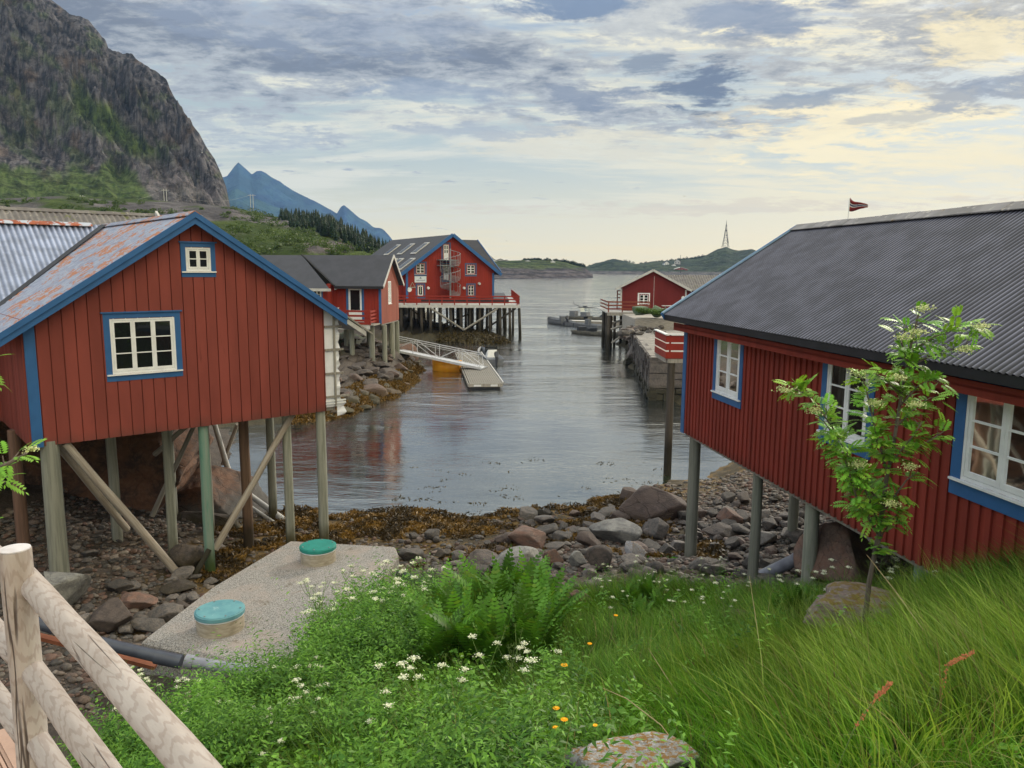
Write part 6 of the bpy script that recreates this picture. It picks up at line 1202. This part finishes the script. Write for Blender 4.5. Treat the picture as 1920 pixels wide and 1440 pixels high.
def stalks(name, n, box, hmax, leaf, c0, c1, lb, seed, mk=mk_left, per=16, asp=.20, spread=.33):
    """arching leafy stalks, leaflets in pairs"""
    X_, Y_, Z_ = scatter(n, *box, mk); n = len(X_); cl = np.clip((fbm(X_*1.7, Y_*1.7, 3, seed)-.36)*3.4, .10, 1.3); hh = hmax*cl*rgp.uniform(.55, 1.1, n)*(1+.6*np.exp(-(((X_+2.4)/1.1)**2+((Y_-10.6)/1.7)**2))); th = rgp.random(n)*2*PI; le = hh*rgp.uniform(.1, spread*2, n)
    f = np.linspace(.15, 1, per)[None, :]; px_ = X_[:, None]+np.cos(th)[:, None]*le[:, None]*f**1.6; py_ = Y_[:, None]+np.sin(th)[:, None]*le[:, None]*f**1.6; pz_ = Z_[:, None]+hh[:, None]*(f-.18*f**3)
    C0 = np.stack([px_, py_, pz_], 2); sg = np.where(np.arange(per) % 2, 1., -1.)[None, :]; ph = th[:, None]+PI/2*sg*rgp.uniform(.5, 1.1, (n, per)); el_ = rgp.normal(size=(n, per))*.38+.15
    D_ = np.stack([np.cos(ph)*np.cos(el_), np.sin(ph)*np.cos(el_), np.sin(el_)], 2); Sd = np.cross(D_, np.array([0, 0, 1.])+rgp.normal(size=(n, per, 3))*.35); Sd /= np.linalg.norm(Sd, axis=2)[..., None]
    ll = (leaf*(1.25-.75*f)*rgp.uniform(.6, 1.3, (n, per)))[..., None]; wv_ = ll*asp; V = np.stack([C0, C0+D_*ll*.45+Sd*wv_, C0+D_*ll+np.array([0, 0, -.18])*ll, C0+D_*ll*.45-Sd*wv_], 2).reshape(-1, 3)
    i = np.arange(n*per)*4; g_ = rgp.random(n)[:, None]; col = (np.asarray(c0)*(1-g_)+np.asarray(c1)*g_)*(.7+.65*fbm(X_*1.7, Y_*1.7, 3, seed+3))[:, None]; col = np.repeat(col, per*4, 0)*np.repeat(rgp.uniform(.8, 1.2, n*per), 4)[:, None]
    o = link(name, npmesh(name, V, np.stack([i, i+1, i+2, i+3], 1), LEAF, col)); return tag(o, lb, 'undergrowth', kind='stuff')
stalks('feathery_undergrowth', 44000, (-6.4, 4, 2.2, 13.2), .85, .105, (.030, .105, .011), (.17, .36, .045), 'feathery green undergrowth on the bank beside the tank', 33, per=22, asp=.15)
stalks('leafy_undergrowth', 15000, (-6.4, 4, 2.2, 12.6), .62, .11, (.045, .15, .016), (.22, .44, .055), 'broad bright leaves among the undergrowth', 34, per=8, asp=.42)
X_, Y_, Z_ = scatter(30000, -6, 3, 2.2, 12.5, mk_left); o = blades('left_grass', X_, Y_, Z_, .62, .0055, .6, (.08, .2, .02), (.2, .36, .045), LEAF, dirb=windy(X_, Y_), nseg=4); tag(o, 'long grass blades sticking out of the undergrowth', 'grass', kind='stuff')
# fern
def fern_mesh(seed, nf=19, L=1.28):
    rg = np.random.default_rng(seed); V = []; Fq = []; Cc = []; n = 0
    for f in range(nf):
        th = 2*PI*f/nf+rg.normal()*.25; Lf = L*rg.uniform(.75, 1.1); op = rg.uniform(.12, .58); K = 24; hue = rg.uniform(.45, 1.35)
        dx, dy = math.cos(th), math.sin(th); pr = np.array([0, 0, 0.]); P_ = []
        for k in range(K+1): u = k/K; a = PI/2-op*(.4+1.9*u**1.6); P_.append(pr.copy()); pr = pr+np.array([dx*math.cos(a), dy*math.cos(a), math.sin(a)])*Lf/K
        P_ = np.array(P_); sd = np.array([-dy, dx, 0]); tw = rg.normal()*.25; sd = sd*math.cos(tw)+np.array([0, 0, math.sin(tw)])
        for k in range(2, K):
            u = k/K; w_ = .17*Lf*math.sin(PI*min(u*.93+.10, 1))**.8*(1-.25*u); tg = P_[k+1]-P_[k] if k < K else P_[k]-P_[k-1]; tg = tg/np.linalg.norm(tg); hw = Lf/K*.47
            for s in (-1, 1):
                tip = P_[k]+sd*s*w_+tg*w_*.32+np.array([0, 0, -.10*w_]); mid = P_[k]+sd*s*w_*.5+tg*w_*.10
                V += [P_[k]-tg*hw*.7, mid-tg*hw, tip, mid+tg*hw, P_[k]+tg*hw*.5]; Fq.append((n, n+1, n+2, n+3, n+4)); c = np.array([.085, .215, .024])*hue*[1+.35*(rg.random() < .1), 1, 1]*rg.uniform(.85, 1.15); Cc += [c]*5; n += 5
    return npmesh('fern_fronds', np.array(V), np.array(Fq), LEAF, np.array(Cc))
FE = [fern_mesh(s_) for s_ in (1, 2, 3, 4)]
fi = 0
ORD = ('first', 'second', 'third', 'fourth', 'fifth'); SF = {1180: 'first', 1195: 'second', 1215: 'third', 1240: 'fourth', 1455: 'first', 1490: 'second', 1520: 'third'}; FL = ['front row, %s from the left' % ORD[i] for i in range(5)]+['middle row, %s from the left' % ORD[i] for i in range(5)]+['back row, %s from the left' % ORD[i] for i in range(3)]+['lowest one at its front left']
for px, py, sc_ in [(850, 1265, 1.0), (890, 1285, 1.05), (935, 1300, 1.0), (985, 1290, 1.0), (1020, 1262, .95), (840, 1225, 1.0), (880, 1240, 1.1), (925, 1245, 1.15), (970, 1240, 1.15), (1010, 1225, 1.05), (905, 1205, 1.1), (955, 1200, 1.1), (1000, 1195, 1.0), (815, 1290, .95)]:
    p = gp(px, py); o = link('fern', FE[fi % 4]); o.location = (p.x, p.y, p.z-.03); o.rotation_euler = (rgp.normal()*.08, rgp.normal()*.08, rgp.random()*6); o.scale = (sc_,)*3; tag(o, 'tall fern of the dense clump beside the tank, '+FL[fi], 'fern', 'ferns of the big clump'); fi += 1
for px, py, sc_ in [(1180, 1160, .55), (1215, 1150, .6), (1240, 1170, .5), (1195, 1185, .5), (1455, 1180, .5), (1490, 1175, .55), (1520, 1165, .45)]:
    p = gp(px, py); o = link('fern', FE[fi % 4]); o.location = (p.x, p.y, p.z-.03); o.rotation_euler = (0, 0, rgp.random()*6); o.scale = (sc_,)*3
    tag(o, ('small fern among white flowers by the beach stones, ' if px < 1300 else 'small fern left of the mossy boulder, ')+SF[px]+' from the left', 'fern', 'small ferns by the beach' if px < 1300 else 'small ferns by the boulder'); fi += 1
# cow parsley
def parsley(seed, h=.85, dense=1.):
    rg = np.random.default_rng(seed); st = MB(); tips = []; V = []; Fq = []; n = 0; Cc = []
    base = np.array([0, 0, 0.]); lean = rg.normal(size=2)*.10
    def pt(f): return (lean[0]*f*f, lean[1]*f*f, h*.72*f)
    st.path([pt(f) for f in np.linspace(0, 1, 6)], [.006, .0055, .005, .0045, .004, .003], 5)
    for k in range(rg.integers(4, 7)):
        f = rg.uniform(.45, 1); b = np.array(pt(f)); a = rg.random()*6.3; L_ = h*rg.uniform(.16, .36); t_ = b+np.array([math.cos(a)*L_*.6, math.sin(a)*L_*.6, L_*.9]); mid = (b+t_)/2+np.array([math.cos(a), math.sin(a), -.3])*L_*.08; st.path([b, mid, t_], [.004, .003, .002], 4); tips.append(t_)
    tips.append(np.array(pt(1))+np.array([0, 0, h*.1]))
    for t_ in tips: # umbel rays
        for q in range(8): a = q*.785+rg.random(); e = t_+np.array([math.cos(a)*.038*rg.uniform(.5, 1.1), math.sin(a)*.038*rg.uniform(.5, 1.1), .03]); st.path([t_, e], [.0014, .001], 3); V.append(e)
    stem = st.mesh('stems', STEM, True); fl = tips
    m_ = int(260*dense); zc = h*rg.random(m_)**1.4*.62; r = .04+.19*rg.random(m_)*(1-zc/h); a_ = rg.integers(0, 7, m_)*.9+rg.normal(size=m_)*.18; c = np.stack([np.cos(a_)*r, np.sin(a_)*r, zc], 1); s = .016
    a = rg.normal(size=(m_, 3)); a /= np.linalg.norm(a, axis=1)[:, None]; b = np.cross(a, rg.normal(size=(m_, 3))); b /= np.linalg.norm(b, axis=1)[:, None]; VV = np.stack([c-a*s, c+b*s*.35, c+a*s, c-b*s*.35], 1).reshape(-1, 3); i = np.arange(m_)*4
    f = rg.random(m_)[:, None]; col = np.array([.05, .14, .02])*(1-f)+np.array([.10, .22, .035])*f; lf = npmesh('feathery_leaves', VV, np.stack([i, i+1, i+2, i+3], 1), LEAF, np.repeat(col, 4, 0)); return stem, fl, lf
def umbel(seed):
    rg = np.random.default_rng(seed); k = 80; c = np.stack([rg.normal(size=k)*.017, rg.normal(size=k)*.017, .028+rg.normal(size=k)*.004], 1); s = .0058
    a = rg.normal(size=(k, 3))*[1, 1, .35]; a /= np.linalg.norm(a, axis=1)[:, None]; b = np.cross(a, rg.normal(size=(k, 3))*[.3, .3, 1]); b /= np.linalg.norm(b, axis=1)[:, None]
    i = np.arange(k)*4; return npmesh('flower_head', np.stack([c-a*s, c+b*s, c+a*s, c-b*s], 1).reshape(-1, 3), np.stack([i, i+1, i+2, i+3], 1), PETAL)
UM = [umbel(s_) for s_ in range(4)]
PV = [parsley(s_) for s_ in range(7)]
def put_parsley(px, py, sc_, lb, grp, k): 
    p = gp(px, py); o = thing('cow_parsley', lb, 'wildflower', (p.x, p.y, p.z-.02), rgp.random()*6, grp); o.scale = (sc_,)*3
    st_, tips, lf = PV[k % 7]; link('stems', st_, o); link('leaves', lf, o)
    for j, t_ in enumerate(tips):
        if (k*7+j*3) % 5 < 2: link('flower_head', UM[(j+k) % 4], o, tuple(t_)).scale = (1.15,)*3
k = 0
NTH = 'first second third fourth fifth sixth seventh eighth ninth tenth eleventh twelfth'.split(); SH = {'cow parsley in front of the ferns': 'cow parsley in front of the big ferns', 'cow parsley under the right cabin': 'cow parsley under the right cabin', 'cow parsley at the lower left': 'young cow parsley at the lower left of the bank'}
ZN = [('white-flowered cow parsley in the tall patch beside the near edge of the tank', 'cow parsley beside the tank', [(rgp.uniform(240, 620), rgp.uniform(1330, 1440)) for _ in range(30)], (.75, 1.0)),
      ('white-flowered cow parsley between the tank and the fern clump', 'cow parsley at the tank corner', [(rgp.uniform(590, 820), rgp.uniform(1150, 1260)) for _ in range(26)], (1.0, 1.4)),
      ('white-flowered cow parsley in front of the big fern clump', 'cow parsley in front of the ferns', [(935, 1330), (960, 1340), (905, 1345), (990, 1330), (850, 1390), (760, 1400), (1010, 1400), (1020, 1330), (800, 1430), (720, 1460), (700, 1430)], (.95, 1.2)),
      ('white-flowered cow parsley between the bank and the beach stones', 'cow parsley near the beach stones', [(rgp.uniform(1120, 1390), rgp.uniform(1090, 1200)) for _ in range(22)], (.65, .9)),
      ('white-flowered cow parsley under the right cabin beside the rowan', 'cow parsley under the right cabin', [(1480, 1150), (1500, 1165), (1560, 1150), (1600, 1145), (1640, 1150), (1700, 1130), (1740, 1130), (1530, 1160), (1660, 1140), (1455, 1150)], (.85, 1.1)),
      ('young cow parsley among the leaves at the lower left corner of the bank', 'cow parsley at the lower left', [(rgp.uniform(300, 640), rgp.uniform(1420, 1520)) for _ in range(9)], (.6, .8))]
for lb, g_, pts, (a, b) in ZN:
    pts = sorted(pts)
    for i_, (px, py) in enumerate(pts): put_parsley(px, py, rgp.uniform(a, b), lb if len(pts) > 12 else SH[g_]+', '+NTH[i_]+' from the left', g_, k); k += 1
# yellow flowers
def yfl(px, py, r, lb): p = gp(px, py+95); r *= 1.25; o = thing('yellow_flower', lb, 'wildflower', tuple(p)); hh = .50; MB().path([(0, 0, 0), (.01, 0, hh*.6), (.0, 0, hh)], [.003, .0025, .002], 5).build('stem', STEM, o); m = MB(); n = 14; \
    [m.add([(0, 0, hh), (math.cos(q*2*PI/n)*r-math.sin(q*2*PI/n)*r*.2, math.sin(q*2*PI/n)*r+math.cos(q*2*PI/n)*r*.2, hh+.006), (math.cos(q*2*PI/n)*r*1.05, math.sin(q*2*PI/n)*r*1.05, hh+.002), (math.cos(q*2*PI/n)*r+math.sin(q*2*PI/n)*r*.2, math.sin(q*2*PI/n)*r-math.cos(q*2*PI/n)*r*.2, hh+.006)], [(0, 1, 2, 3)]) for q in range(n)]; m.tube((0, 0, hh), (0, 0, hh+.008), r*.4, r*.3, 10); m.build('petals', YFLOW, o)
for px, py, r, lb in ((1057, 1237, .030, 'yellow flower right of the fern clump'), (1041, 1343, .022, 'yellow flower in the grass in front of the ferns, the leftmost of four low ones'), (1056, 1372, .022, 'orange yellow flower just below and right of another near the bottom'), (1040, 1386, .018, 'yellow flower closest to the lichen boulder on its left'), (1113, 1393, .014, 'small yellow flower right above the lichen boulder'), (1153, 1128, .022, 'small yellow flower near the beach stones'), (1104, 1189, .022, 'yellow flower below the reddish boulder in grass')): yfl(px, py, r, lb)
# dry grass stalks and rusty sorrel
for i, (pts, lb) in enumerate(([((1300, 1440, 5.0), (1240, 1360, 5.2), (1175, 1310, 5.5), (1130, 1290, 5.6)), 'long pale dry stalk arching over the lower middle grass'], [((1290, 1330, 6.6), (1250, 1270, 6.8), (1215, 1215, 7.0)), 'pale dry stalk leaning left in mid bank'], [((1730, 1180, 6.5), (1680, 1110, 6.8), (1625, 1040, 7.0)), 'dry stalk leaning in front of the rowan trunk'], [((1430, 1250, 6.8), (1420, 1180, 7.), (1405, 1080, 7.2)), 'thin dry stalk left of the mossy boulder'])):
    P_ = [pY(*q) for q in pts]; o0 = P_[0].copy(); g_ = gz(o0.x, o0.y); P_ = [Vector((o0.x+.03, o0.y, min(g_, o0.z-.1)))]+P_; MBx = MB().path([p-o0 for p in P_], [.004]*(len(P_)-1)+[.0018], 5); o = MBx.build('dry_stalk', M('straw', (.42, .33, .20), (.34, .26, .15), 5, bump=0) if i == 0 else MATS['straw']); o.location = o0; tag(o, lb, 'grass stalk')
SOR = M('rust_sorrel', (.42, .14, .07), (.32, .12, .05), 60, bump=0)
for i, (pts, lb) in enumerate(([((1570, 1440, 3.9), (1600, 1370, 3.9), (1640, 1310, 3.9), (1672, 1280, 3.9)), 'lower rust red sorrel spike in the right grass'], [((1760, 1400, 4.4), (1765, 1300, 4.4), (1778, 1245, 4.4), (1828, 1222, 4.4)), 'upper rust red sorrel spike curving right'])):
    P_ = [pY(*q) for q in pts]; o = thing('sorrel', lb, 'wildflower', tuple(P_[0]-Vector((0, 0, .2)))); o0 = Vector(o.location); MB().path([Vector((0, 0, 0))]+[p-o0 for p in P_], [.004, .004, .0035, .003, .002], 5).build('stem', STEM, o); m = MB(); rg = random.Random(i)
    for q in range(130):
        u = rg.random(); a, b = (P_[1], P_[2]) if u < .2 else (P_[2], P_[3]); p = a.lerp(b, rg.random())-o0+Vector([rg.gauss(0, .005) for _ in range(3)]); s = .006; m.add([p+Vector((s, 0, 0)), p+Vector((0, s, s)), p+Vector((-s, 0, 0)), p+Vector((0, -s*.5, -s))], [(0, 1, 2, 3)])
    m.build('seed_heads', SOR, o)
# bright moss cushions
pm = gp(1215, 1048); tag(cloud_mesh('moss', [(pm.x+dx, pm.y+dy, pm.z, .22, .06) for dx, dy in ((0, 0), (.35, .05), (-.3, .1), (.6, -.1), (-1.1, .35))], .022, [2600]*5, LEAF, (.08, .30, .02), (.12, .40, .03), seed=3), 'vivid green moss between the beach stones', 'moss', kind='stuff')
# rowan
def rowan_leaf(V, Fq, Cc, p, d, L_, rg, col):
    d = d/np.linalg.norm(d); up = np.array([0, 0, 1.]); s = np.cross(d, up); s /= max(np.linalg.norm(s), 1e-3); s = s*math.cos(.3)+up*rg.normal()*.3; dr = np.array([0, 0, -1.])
    for k in range(7):
        f = (k+.8)/7.3; q = p+d*L_*f+dr*L_*.25*f*f; ll = L_*.40*math.sin(PI*(.25+.6*f)); w_ = ll*.21; tg = d+dr*.5*f; tg /= np.linalg.norm(tg)
        for sg_ in ((-1, 1) if k < 6 else (0,)):
            a = (s*sg_*.85+tg*.55) if sg_ else tg; a = a/np.linalg.norm(a); b = np.cross(a, np.cross(s, tg)); b /= max(np.linalg.norm(b), 1e-4); n = len(V); mid = q+a*ll*.5
            V += [q, mid-b*w_, q+a*ll+dr*ll*.12, mid+b*w_]; Fq.append((n, n+1, n+2, n+3)); Cc += [col*rg.uniform(.85, 1.15)]*4
def rowan(name, lb, trunk, branches, seed, dens=1., lsz=.17, blossoms=(), bsz=1.):
    rg = np.random.default_rng(seed); o0 = Vector(trunk[0]); o = thing(name, lb, 'tree', tuple(o0)); m = MB(); m.path([Vector(p)-o0 for p in trunk], np.linspace(.032, .010, len(trunk)), 8); V, Fq, Cc = [], [], []
    allp = [(trunk[len(trunk)//2+1:], .9)]+[(b, 1.) for b in branches]
    for b in branches: m.path([Vector(p)-o0 for p in b], np.linspace(.013, .004, len(b)), 6)
    for pts, wt in allp:
        P_ = [np.array(Vector(p)-o0) for p in pts]
        for a, b in zip(P_[:-1], P_[1:]):
            n = max(int(np.linalg.norm(b-a)/.0135*dens*wt), 2)
            for q in range(n):
                pass
                f = rg.random(); p = a+(b-a)*f; ax_ = (b-a)/np.linalg.norm(b-a); dd = rg.normal(size=3)*[1, 1, .6]; dd = dd-ax_*(dd@ax_)*.6+ax_*.35+np.array([0, 0, .25]); dd /= np.linalg.norm(dd)
                if rg.random() < .45: e = p+dd*rg.uniform(.03, .13); m.path([p, e], [.0035, .002], 4); p = e
                rowan_leaf(V, Fq, Cc, p, dd, lsz*rg.uniform(.7, 1.15), rg, np.array([.18, .38, .045])*rg.uniform(.6, 1.35)*[rg.uniform(.8, 1.25), 1, 1])
    m.build('trunk', BARK, o, smooth=True); link('crown', npmesh('crown', np.array(V), np.array(Fq), LEAF, np.array(Cc)), o)
    for bp in blossoms:
        c = np.array(Vector(bp)-o0); k = 170; cc = c+rg.normal(size=(k, 3))*[.045*bsz, .03*bsz, .018*bsz]; V2 = []; s = .0085*bsz**.7; a = rg.normal(size=(k, 3)); a /= np.linalg.norm(a, axis=1)[:, None]; b = np.cross(a, rg.normal(size=(k, 3))); b /= np.linalg.norm(b, axis=1)[:, None]
        i = np.arange(k)*4; link('blossom', npmesh('blossom', np.stack([cc-a*s, cc+b*s, cc+a*s, cc-b*s], 1).reshape(-1, 3), np.stack([i, i+1, i+2, i+3], 1), CREAM), o)
    return o
YS = 0.
q = lambda *a: [pY(p[0], p[1], p[2]+(YS if p[2] < 9 and p[2] > 7 else 0)) for p in a]
gb_ = pY(1624, 1100, 8.5); gb_.z = gz(gb_.x, gb_.y)-.05 
rowan('rowan_tree', 'young rowan with cream blossom clusters growing in front of the right cabin', [gb_]+q((1630, 1090, 8.45), (1648, 1000, 8.42), (1662, 900, 8.38), (1676, 830, 8.34), (1690, 740, 8.3), (1705, 660, 8.28), (1722, 590, 8.25)),
      [q((1650, 985, 8.4), (1610, 890, 8.2), (1560, 800, 8.0), (1520, 745, 7.9), (1478, 722, 7.8)), q((1645, 1000, 8.4), (1605, 930, 8.2), (1578, 840, 8.1), (1545, 790, 8.)), q((1665, 890, 8.3), (1640, 800, 8.2), (1622, 720, 8.1), (1608, 695, 8.1)), q((1680, 800, 8.3), (1710, 770, 8.5), (1745, 745, 8.6)), q((1690, 740, 8.3), (1660, 712, 8.2), (1640, 700, 8.1)),
       q((1700, 690, 8.3), (1750, 665, 8.3), (1790, 655, 8.3), (1820, 650, 8.3)), q((1705, 660, 8.3), (1755, 630, 8.2), (1800, 612, 8.2), (1838, 610, 8.2)), q((1668, 870, 8.3), (1710, 820, 8.2), (1730, 790, 8.2)), q((1700, 850, 8.3), (1745, 825, 8.3), (1775, 805, 8.3)), q((1655, 960, 8.4), (1700, 900, 8.3), (1720, 885, 8.3)), q((1650, 940, 8.4), (1620, 905, 8.3), (1590, 880, 8.2)), q((1640, 1040, 8.4), (1655, 1000, 8.4), (1685, 960, 8.3)), q((1700, 680, 8.3), (1690, 640, 8.2), (1700, 610, 8.2)), q((1688, 760, 8.3), (1720, 725, 8.2), (1760, 705, 8.2)), q((1672, 850, 8.3), (1650, 845, 8.2), (1630, 790, 8.2))],
      5, .8, .18, q((1610, 700, 8.0), (1684, 707, 8.0), (1722, 622, 8.0), (1732, 578, 8.), (1808, 655, 8.1), (1718, 758, 8.0), (1525, 768, 7.8), (1472, 730, 7.7), (1706, 875, 8.1), (1672, 945, 8.1), (1838, 612, 8.), (1695, 632, 8.), (1610, 870, 8.0), (1640, 756, 8.)))
YS = 0.
rowan('rowan_branch', 'rowan twig with yellow-green leaves reaching in at the left edge above the fence', q((-160, 960, 2.9), (-90, 925, 2.9), (-30, 890, 2.9)), [q((-30, 890, 2.9), (10, 872, 2.9), (50, 850, 2.9)), q((-30, 890, 2.9), (-10, 895, 2.9), (10, 905, 2.9)), q((-70, 700, 2.9), (-30, 680, 2.9), (-8, 668, 2.9)), q((-160, 960, 2.9), (-80, 990, 2.9), (-35, 985, 2.9), (-10, 975, 2.9)), q((-160, 960, 2.9), (-110, 820, 2.9), (-70, 700, 2.9))], 6, .8, .075, q((58, 842, 2.85),), .28)
# ================================================================== FAR THINGS
def house(px, py, wpx, hpx, Y, lb, wall, roof, ang=.3, name='distant_house'):
    p = pY(px, py, Y); s = Y/F; w_ = wpx*s; h = hpx*s; o = thing(name, lb, 'house', (p.x, p.y, p.z-.3), ang); e = h*.55; d = w_*.7
    MB().hexa([(-w_/2, 0, -3), (w_/2, 0, -3), (w_/2, d, -3), (-w_/2, d, -3), (-w_/2, 0, e), (w_/2, 0, e), (w_/2, d, e), (-w_/2, d, e)]).poly([(-w_/2, 0, e), (w_/2, 0, e), (0, 0, h)], (0, .2, 0)).build('wall', wall, o)
    r = MB(); q = .05*w_; r.hexa([(-w_/2-q, -q, e-q*.6), (0, -q, h), (0, d+q, h), (-w_/2-q, d+q, e-q*.6), (-w_/2-q, -q, e), (0, -q, h+.3), (0, d+q, h+.3), (-w_/2-q, d+q, e)]); r.hexa([(0, -q, h), (w_/2+q, -q, e-q*.6), (w_/2+q, d+q, e-q*.6), (0, d+q, h), (0, -q, h+.3), (w_/2+q, -q, e), (w_/2+q, d+q, e), (0, d+q, h+.3)]); r.build('roof', roof, o)
    if wpx > 7:
        for k in (-.25, .2): MB().box(k*w_-.06*w_, k*w_+.06*w_, -.12, -.02, e*.35, e*.75).build('window', BLACK, o)
    return o
house(911, 492, 19, 15, 700, 'large pale two-storey house above the island shore, beside the big red house roof', TRIMG, FIBRE, -.35); house(927, 493, 12, 7, 705, 'small white gabled house right of the large pale one', WHITE, FELT, .2); house(938, 490, 14, 5, 715, 'long low dark-roofed house on the island skyline', TRIMG, FELT, 0.); house(950, 491, 11, 4, 712, 'low pale house at the right end of the island houses', TRIMG, FELT, .3)
house(990, 491, 10, 4, 705, 'small pale house among the island trees', WHITE, FELT, .2); house(1037, 492, 8, 4, 705, 'tiny white house farther right among the island trees', WHITE, FELT, .1); house(1094, 503, 8, 5, 1180, 'tiny red house at the near point of the far shore', REDD, FELT, .2)
house(1156, 498, 9, 4.5, 1240, 'small white house on the wooded far hill', WHITE, FELT, .2); house(1172, 500, 8, 3.5, 1220, 'low white building right of the hillside house', WHITE, FIBRE, .2); house(1250, 497, 10, 7, 1200, 'white gabled house left of the large far house', WHITE, FELT, .3); house(1270, 495, 11, 9, 1200, 'large pale far house among trees below the mast hill', TRIMG, FELT, -.2); house(1264, 499, 7, 4, 1180, 'small white shed in front of the two far houses', WHITE, FIBRE, .2)
house(1277, 508, 24, 7, 1120, 'long red warehouse with pale roof on the far waterfront', M('far_red', (.30, .08, .06), (.26, .07, .05), 1, bump=0), TRIMG, 0.); house(1330, 512, 28, 4, 1110, 'long low pale quay shed on the far waterfront', TRIMG, TRIMG, 0.)
mt = pY(1360, 464, 1350); Ma = thing('radio_mast', 'tall steel lattice radio mast on the far hilltop', 'mast', tuple(mt)); hh = pY(1361, 413, 1350).z-mt.z; wd_ = 9.; m = MB()
cn = lambda f, i: Vector((wd_*.5*(1-f)**1.3*(-1, 1, 1, -1)[i]+.6*(-1, 1, 1, -1)[i], wd_*.5*(1-f)**1.3*(-1, -1, 1, 1)[i], hh*.85*f))
lv = [0, .16, .30, .44, .58, .72, .86, 1]
for f0, f1 in zip(lv[:-1], lv[1:]):
    for i in range(4): m.beam(cn(f0, i), cn(f1, i), .45, .45); m.beam(cn(f0, i), cn(f1, (i+1) % 4), .25, .25); m.beam(cn(f1, i), cn(f1, (i+1) % 4), .25, .25)
m.build('lattice', PILE, Ma); MB().tube((0, 0, hh*.84), (0, 0, hh), .5, .2, 6).build('antenna', PILE, Ma)
for f, dx in ((.45, 1.2), (.62, -.8), (.30, 2.8), (.20, 3.6)): MB().tube((dx, -1.2, hh*f), (dx, -2., hh*f), 1.2, 1.2, 10).build('dish', PILE, Ma)
tag(MB().tube(pY(1276, 512, 1080), pY(1276, 478, 1080), .4, .2, 5).build('far_pole', PILE), 'thin pole rising before the far waterfront', 'pole')
# power line pylons on the hill
UP = []
for i, (px, py, top_) in enumerate(((152, 390, 366), (308, 379, 354), (470, 386, 364))):
    Yp = 330; a = pY(px, py, Yp); b = pY(px, top_, Yp); hh = b.z-a.z; o = thing('power_pole', ('pale twin-leg power pole, the leftmost on the hillside', 'pale twin-leg power pole in the middle of the hillside line', 'pale twin-leg power pole at the right end of the hillside line')[i], 'power pole', (a.x, a.y, a.z), 0, 'power poles on the hillside')
    for x in (0, 1.1): MB().tube((x, 0, -3), (x, 0, hh), .14, .11, 6).build('leg', TRIMG, o)
    MB().beam((-1, 0, hh*.9), (2.1, 0, hh*.9), .15, .15).build('crossarm', TRIMG, o); UP.append(Vector((a.x, a.y, a.z+hh*.92)))
wr = []; 
UP = [pY(-200, 400, 300)]+UP
for a, b in zip(UP[:-1], UP[1:]):
    for k in range(12): f = k/12; p = a.lerp(b, f); p.z -= 3.5*4*f*(1-f); wr.append(p)
wr.append(UP[-1]); o0 = wr[0].copy(); o = MB().path([p-o0 for p in wr], .028, 4).build('power_line', TRIMG); o.location = o0; tag(o, 'sagging pale power line along the hillside poles', 'power line')
# birds
def bird(px, py, Y, s, lb, mat, roll, name='seagull'):
    p = pY(px, py, Y); V = [(-.18, 0, 0), (.22, 0, .01)]; o = thing(name, lb, 'bird', tuple(p)); o.rotation_euler = (0, roll, .5); o.scale = (s,)*3
    bm = MB(); bm.path([(0, -.20, 0), (0, -.12, .01), (0, 0, .0), (0, .12, .01), (0, .2, .02)], [.012, .035, .05, .035, .012], 8)
    for sg_ in (-1, 1): bm.add([(0, -.06, .02), (0, .07, .02), (.27*sg_, .045, .10), (.27*sg_, -.06, .10), (.62*sg_, .0, .04), (.60*sg_, .03, .04)], [(0, 1, 2, 3), (3, 2, 5, 4)] if sg_ > 0 else [(3, 2, 1, 0), (4, 5, 2, 3)])
    b = bm.build('body', mat, o, smooth=True); return o
bird(379, 286, 48, .62, 'white seagull banking in front of the dark mountain', WHITE, -1.15); bird(1283, 368, 90, .45, 'dark bird in the sky left of the flag', PILE, .1); bird(1012, 366, 95, .30, 'small dark bird above the strait, the left one of a pair', PILE, .2); bird(1017, 367, 95, .22, 'small dark bird above the strait, the right one of a pair', PILE, -.2); bird(950, 452, 110, .5, 'small bird just over the left island skyline', PILE, .1); bird(634, 237, 90, .22, 'tiny dark bird high over the blue mountains', PILE, .3)
# ================================================================== HAZE
hz = MB().box(-4200, 4200, -60, 5300, -3, 760).build('haze', None or M('haze_air', (1, 1, 1))); hm = MATS['haze_air']; t = NT(hm.node_tree)
pv = t.n('ShaderNodeVolumePrincipled', ins={'Color': (.32, .55, 1.0), 'Density': 8.5e-5, 'Anisotropy': 0.0}); t.n('ShaderNodeOutputMaterial', ins={'Volume': pv.outputs[0]}); tag(hz, kind='stuff'); hz['label'] = 'thin blue air haze over the fjord'
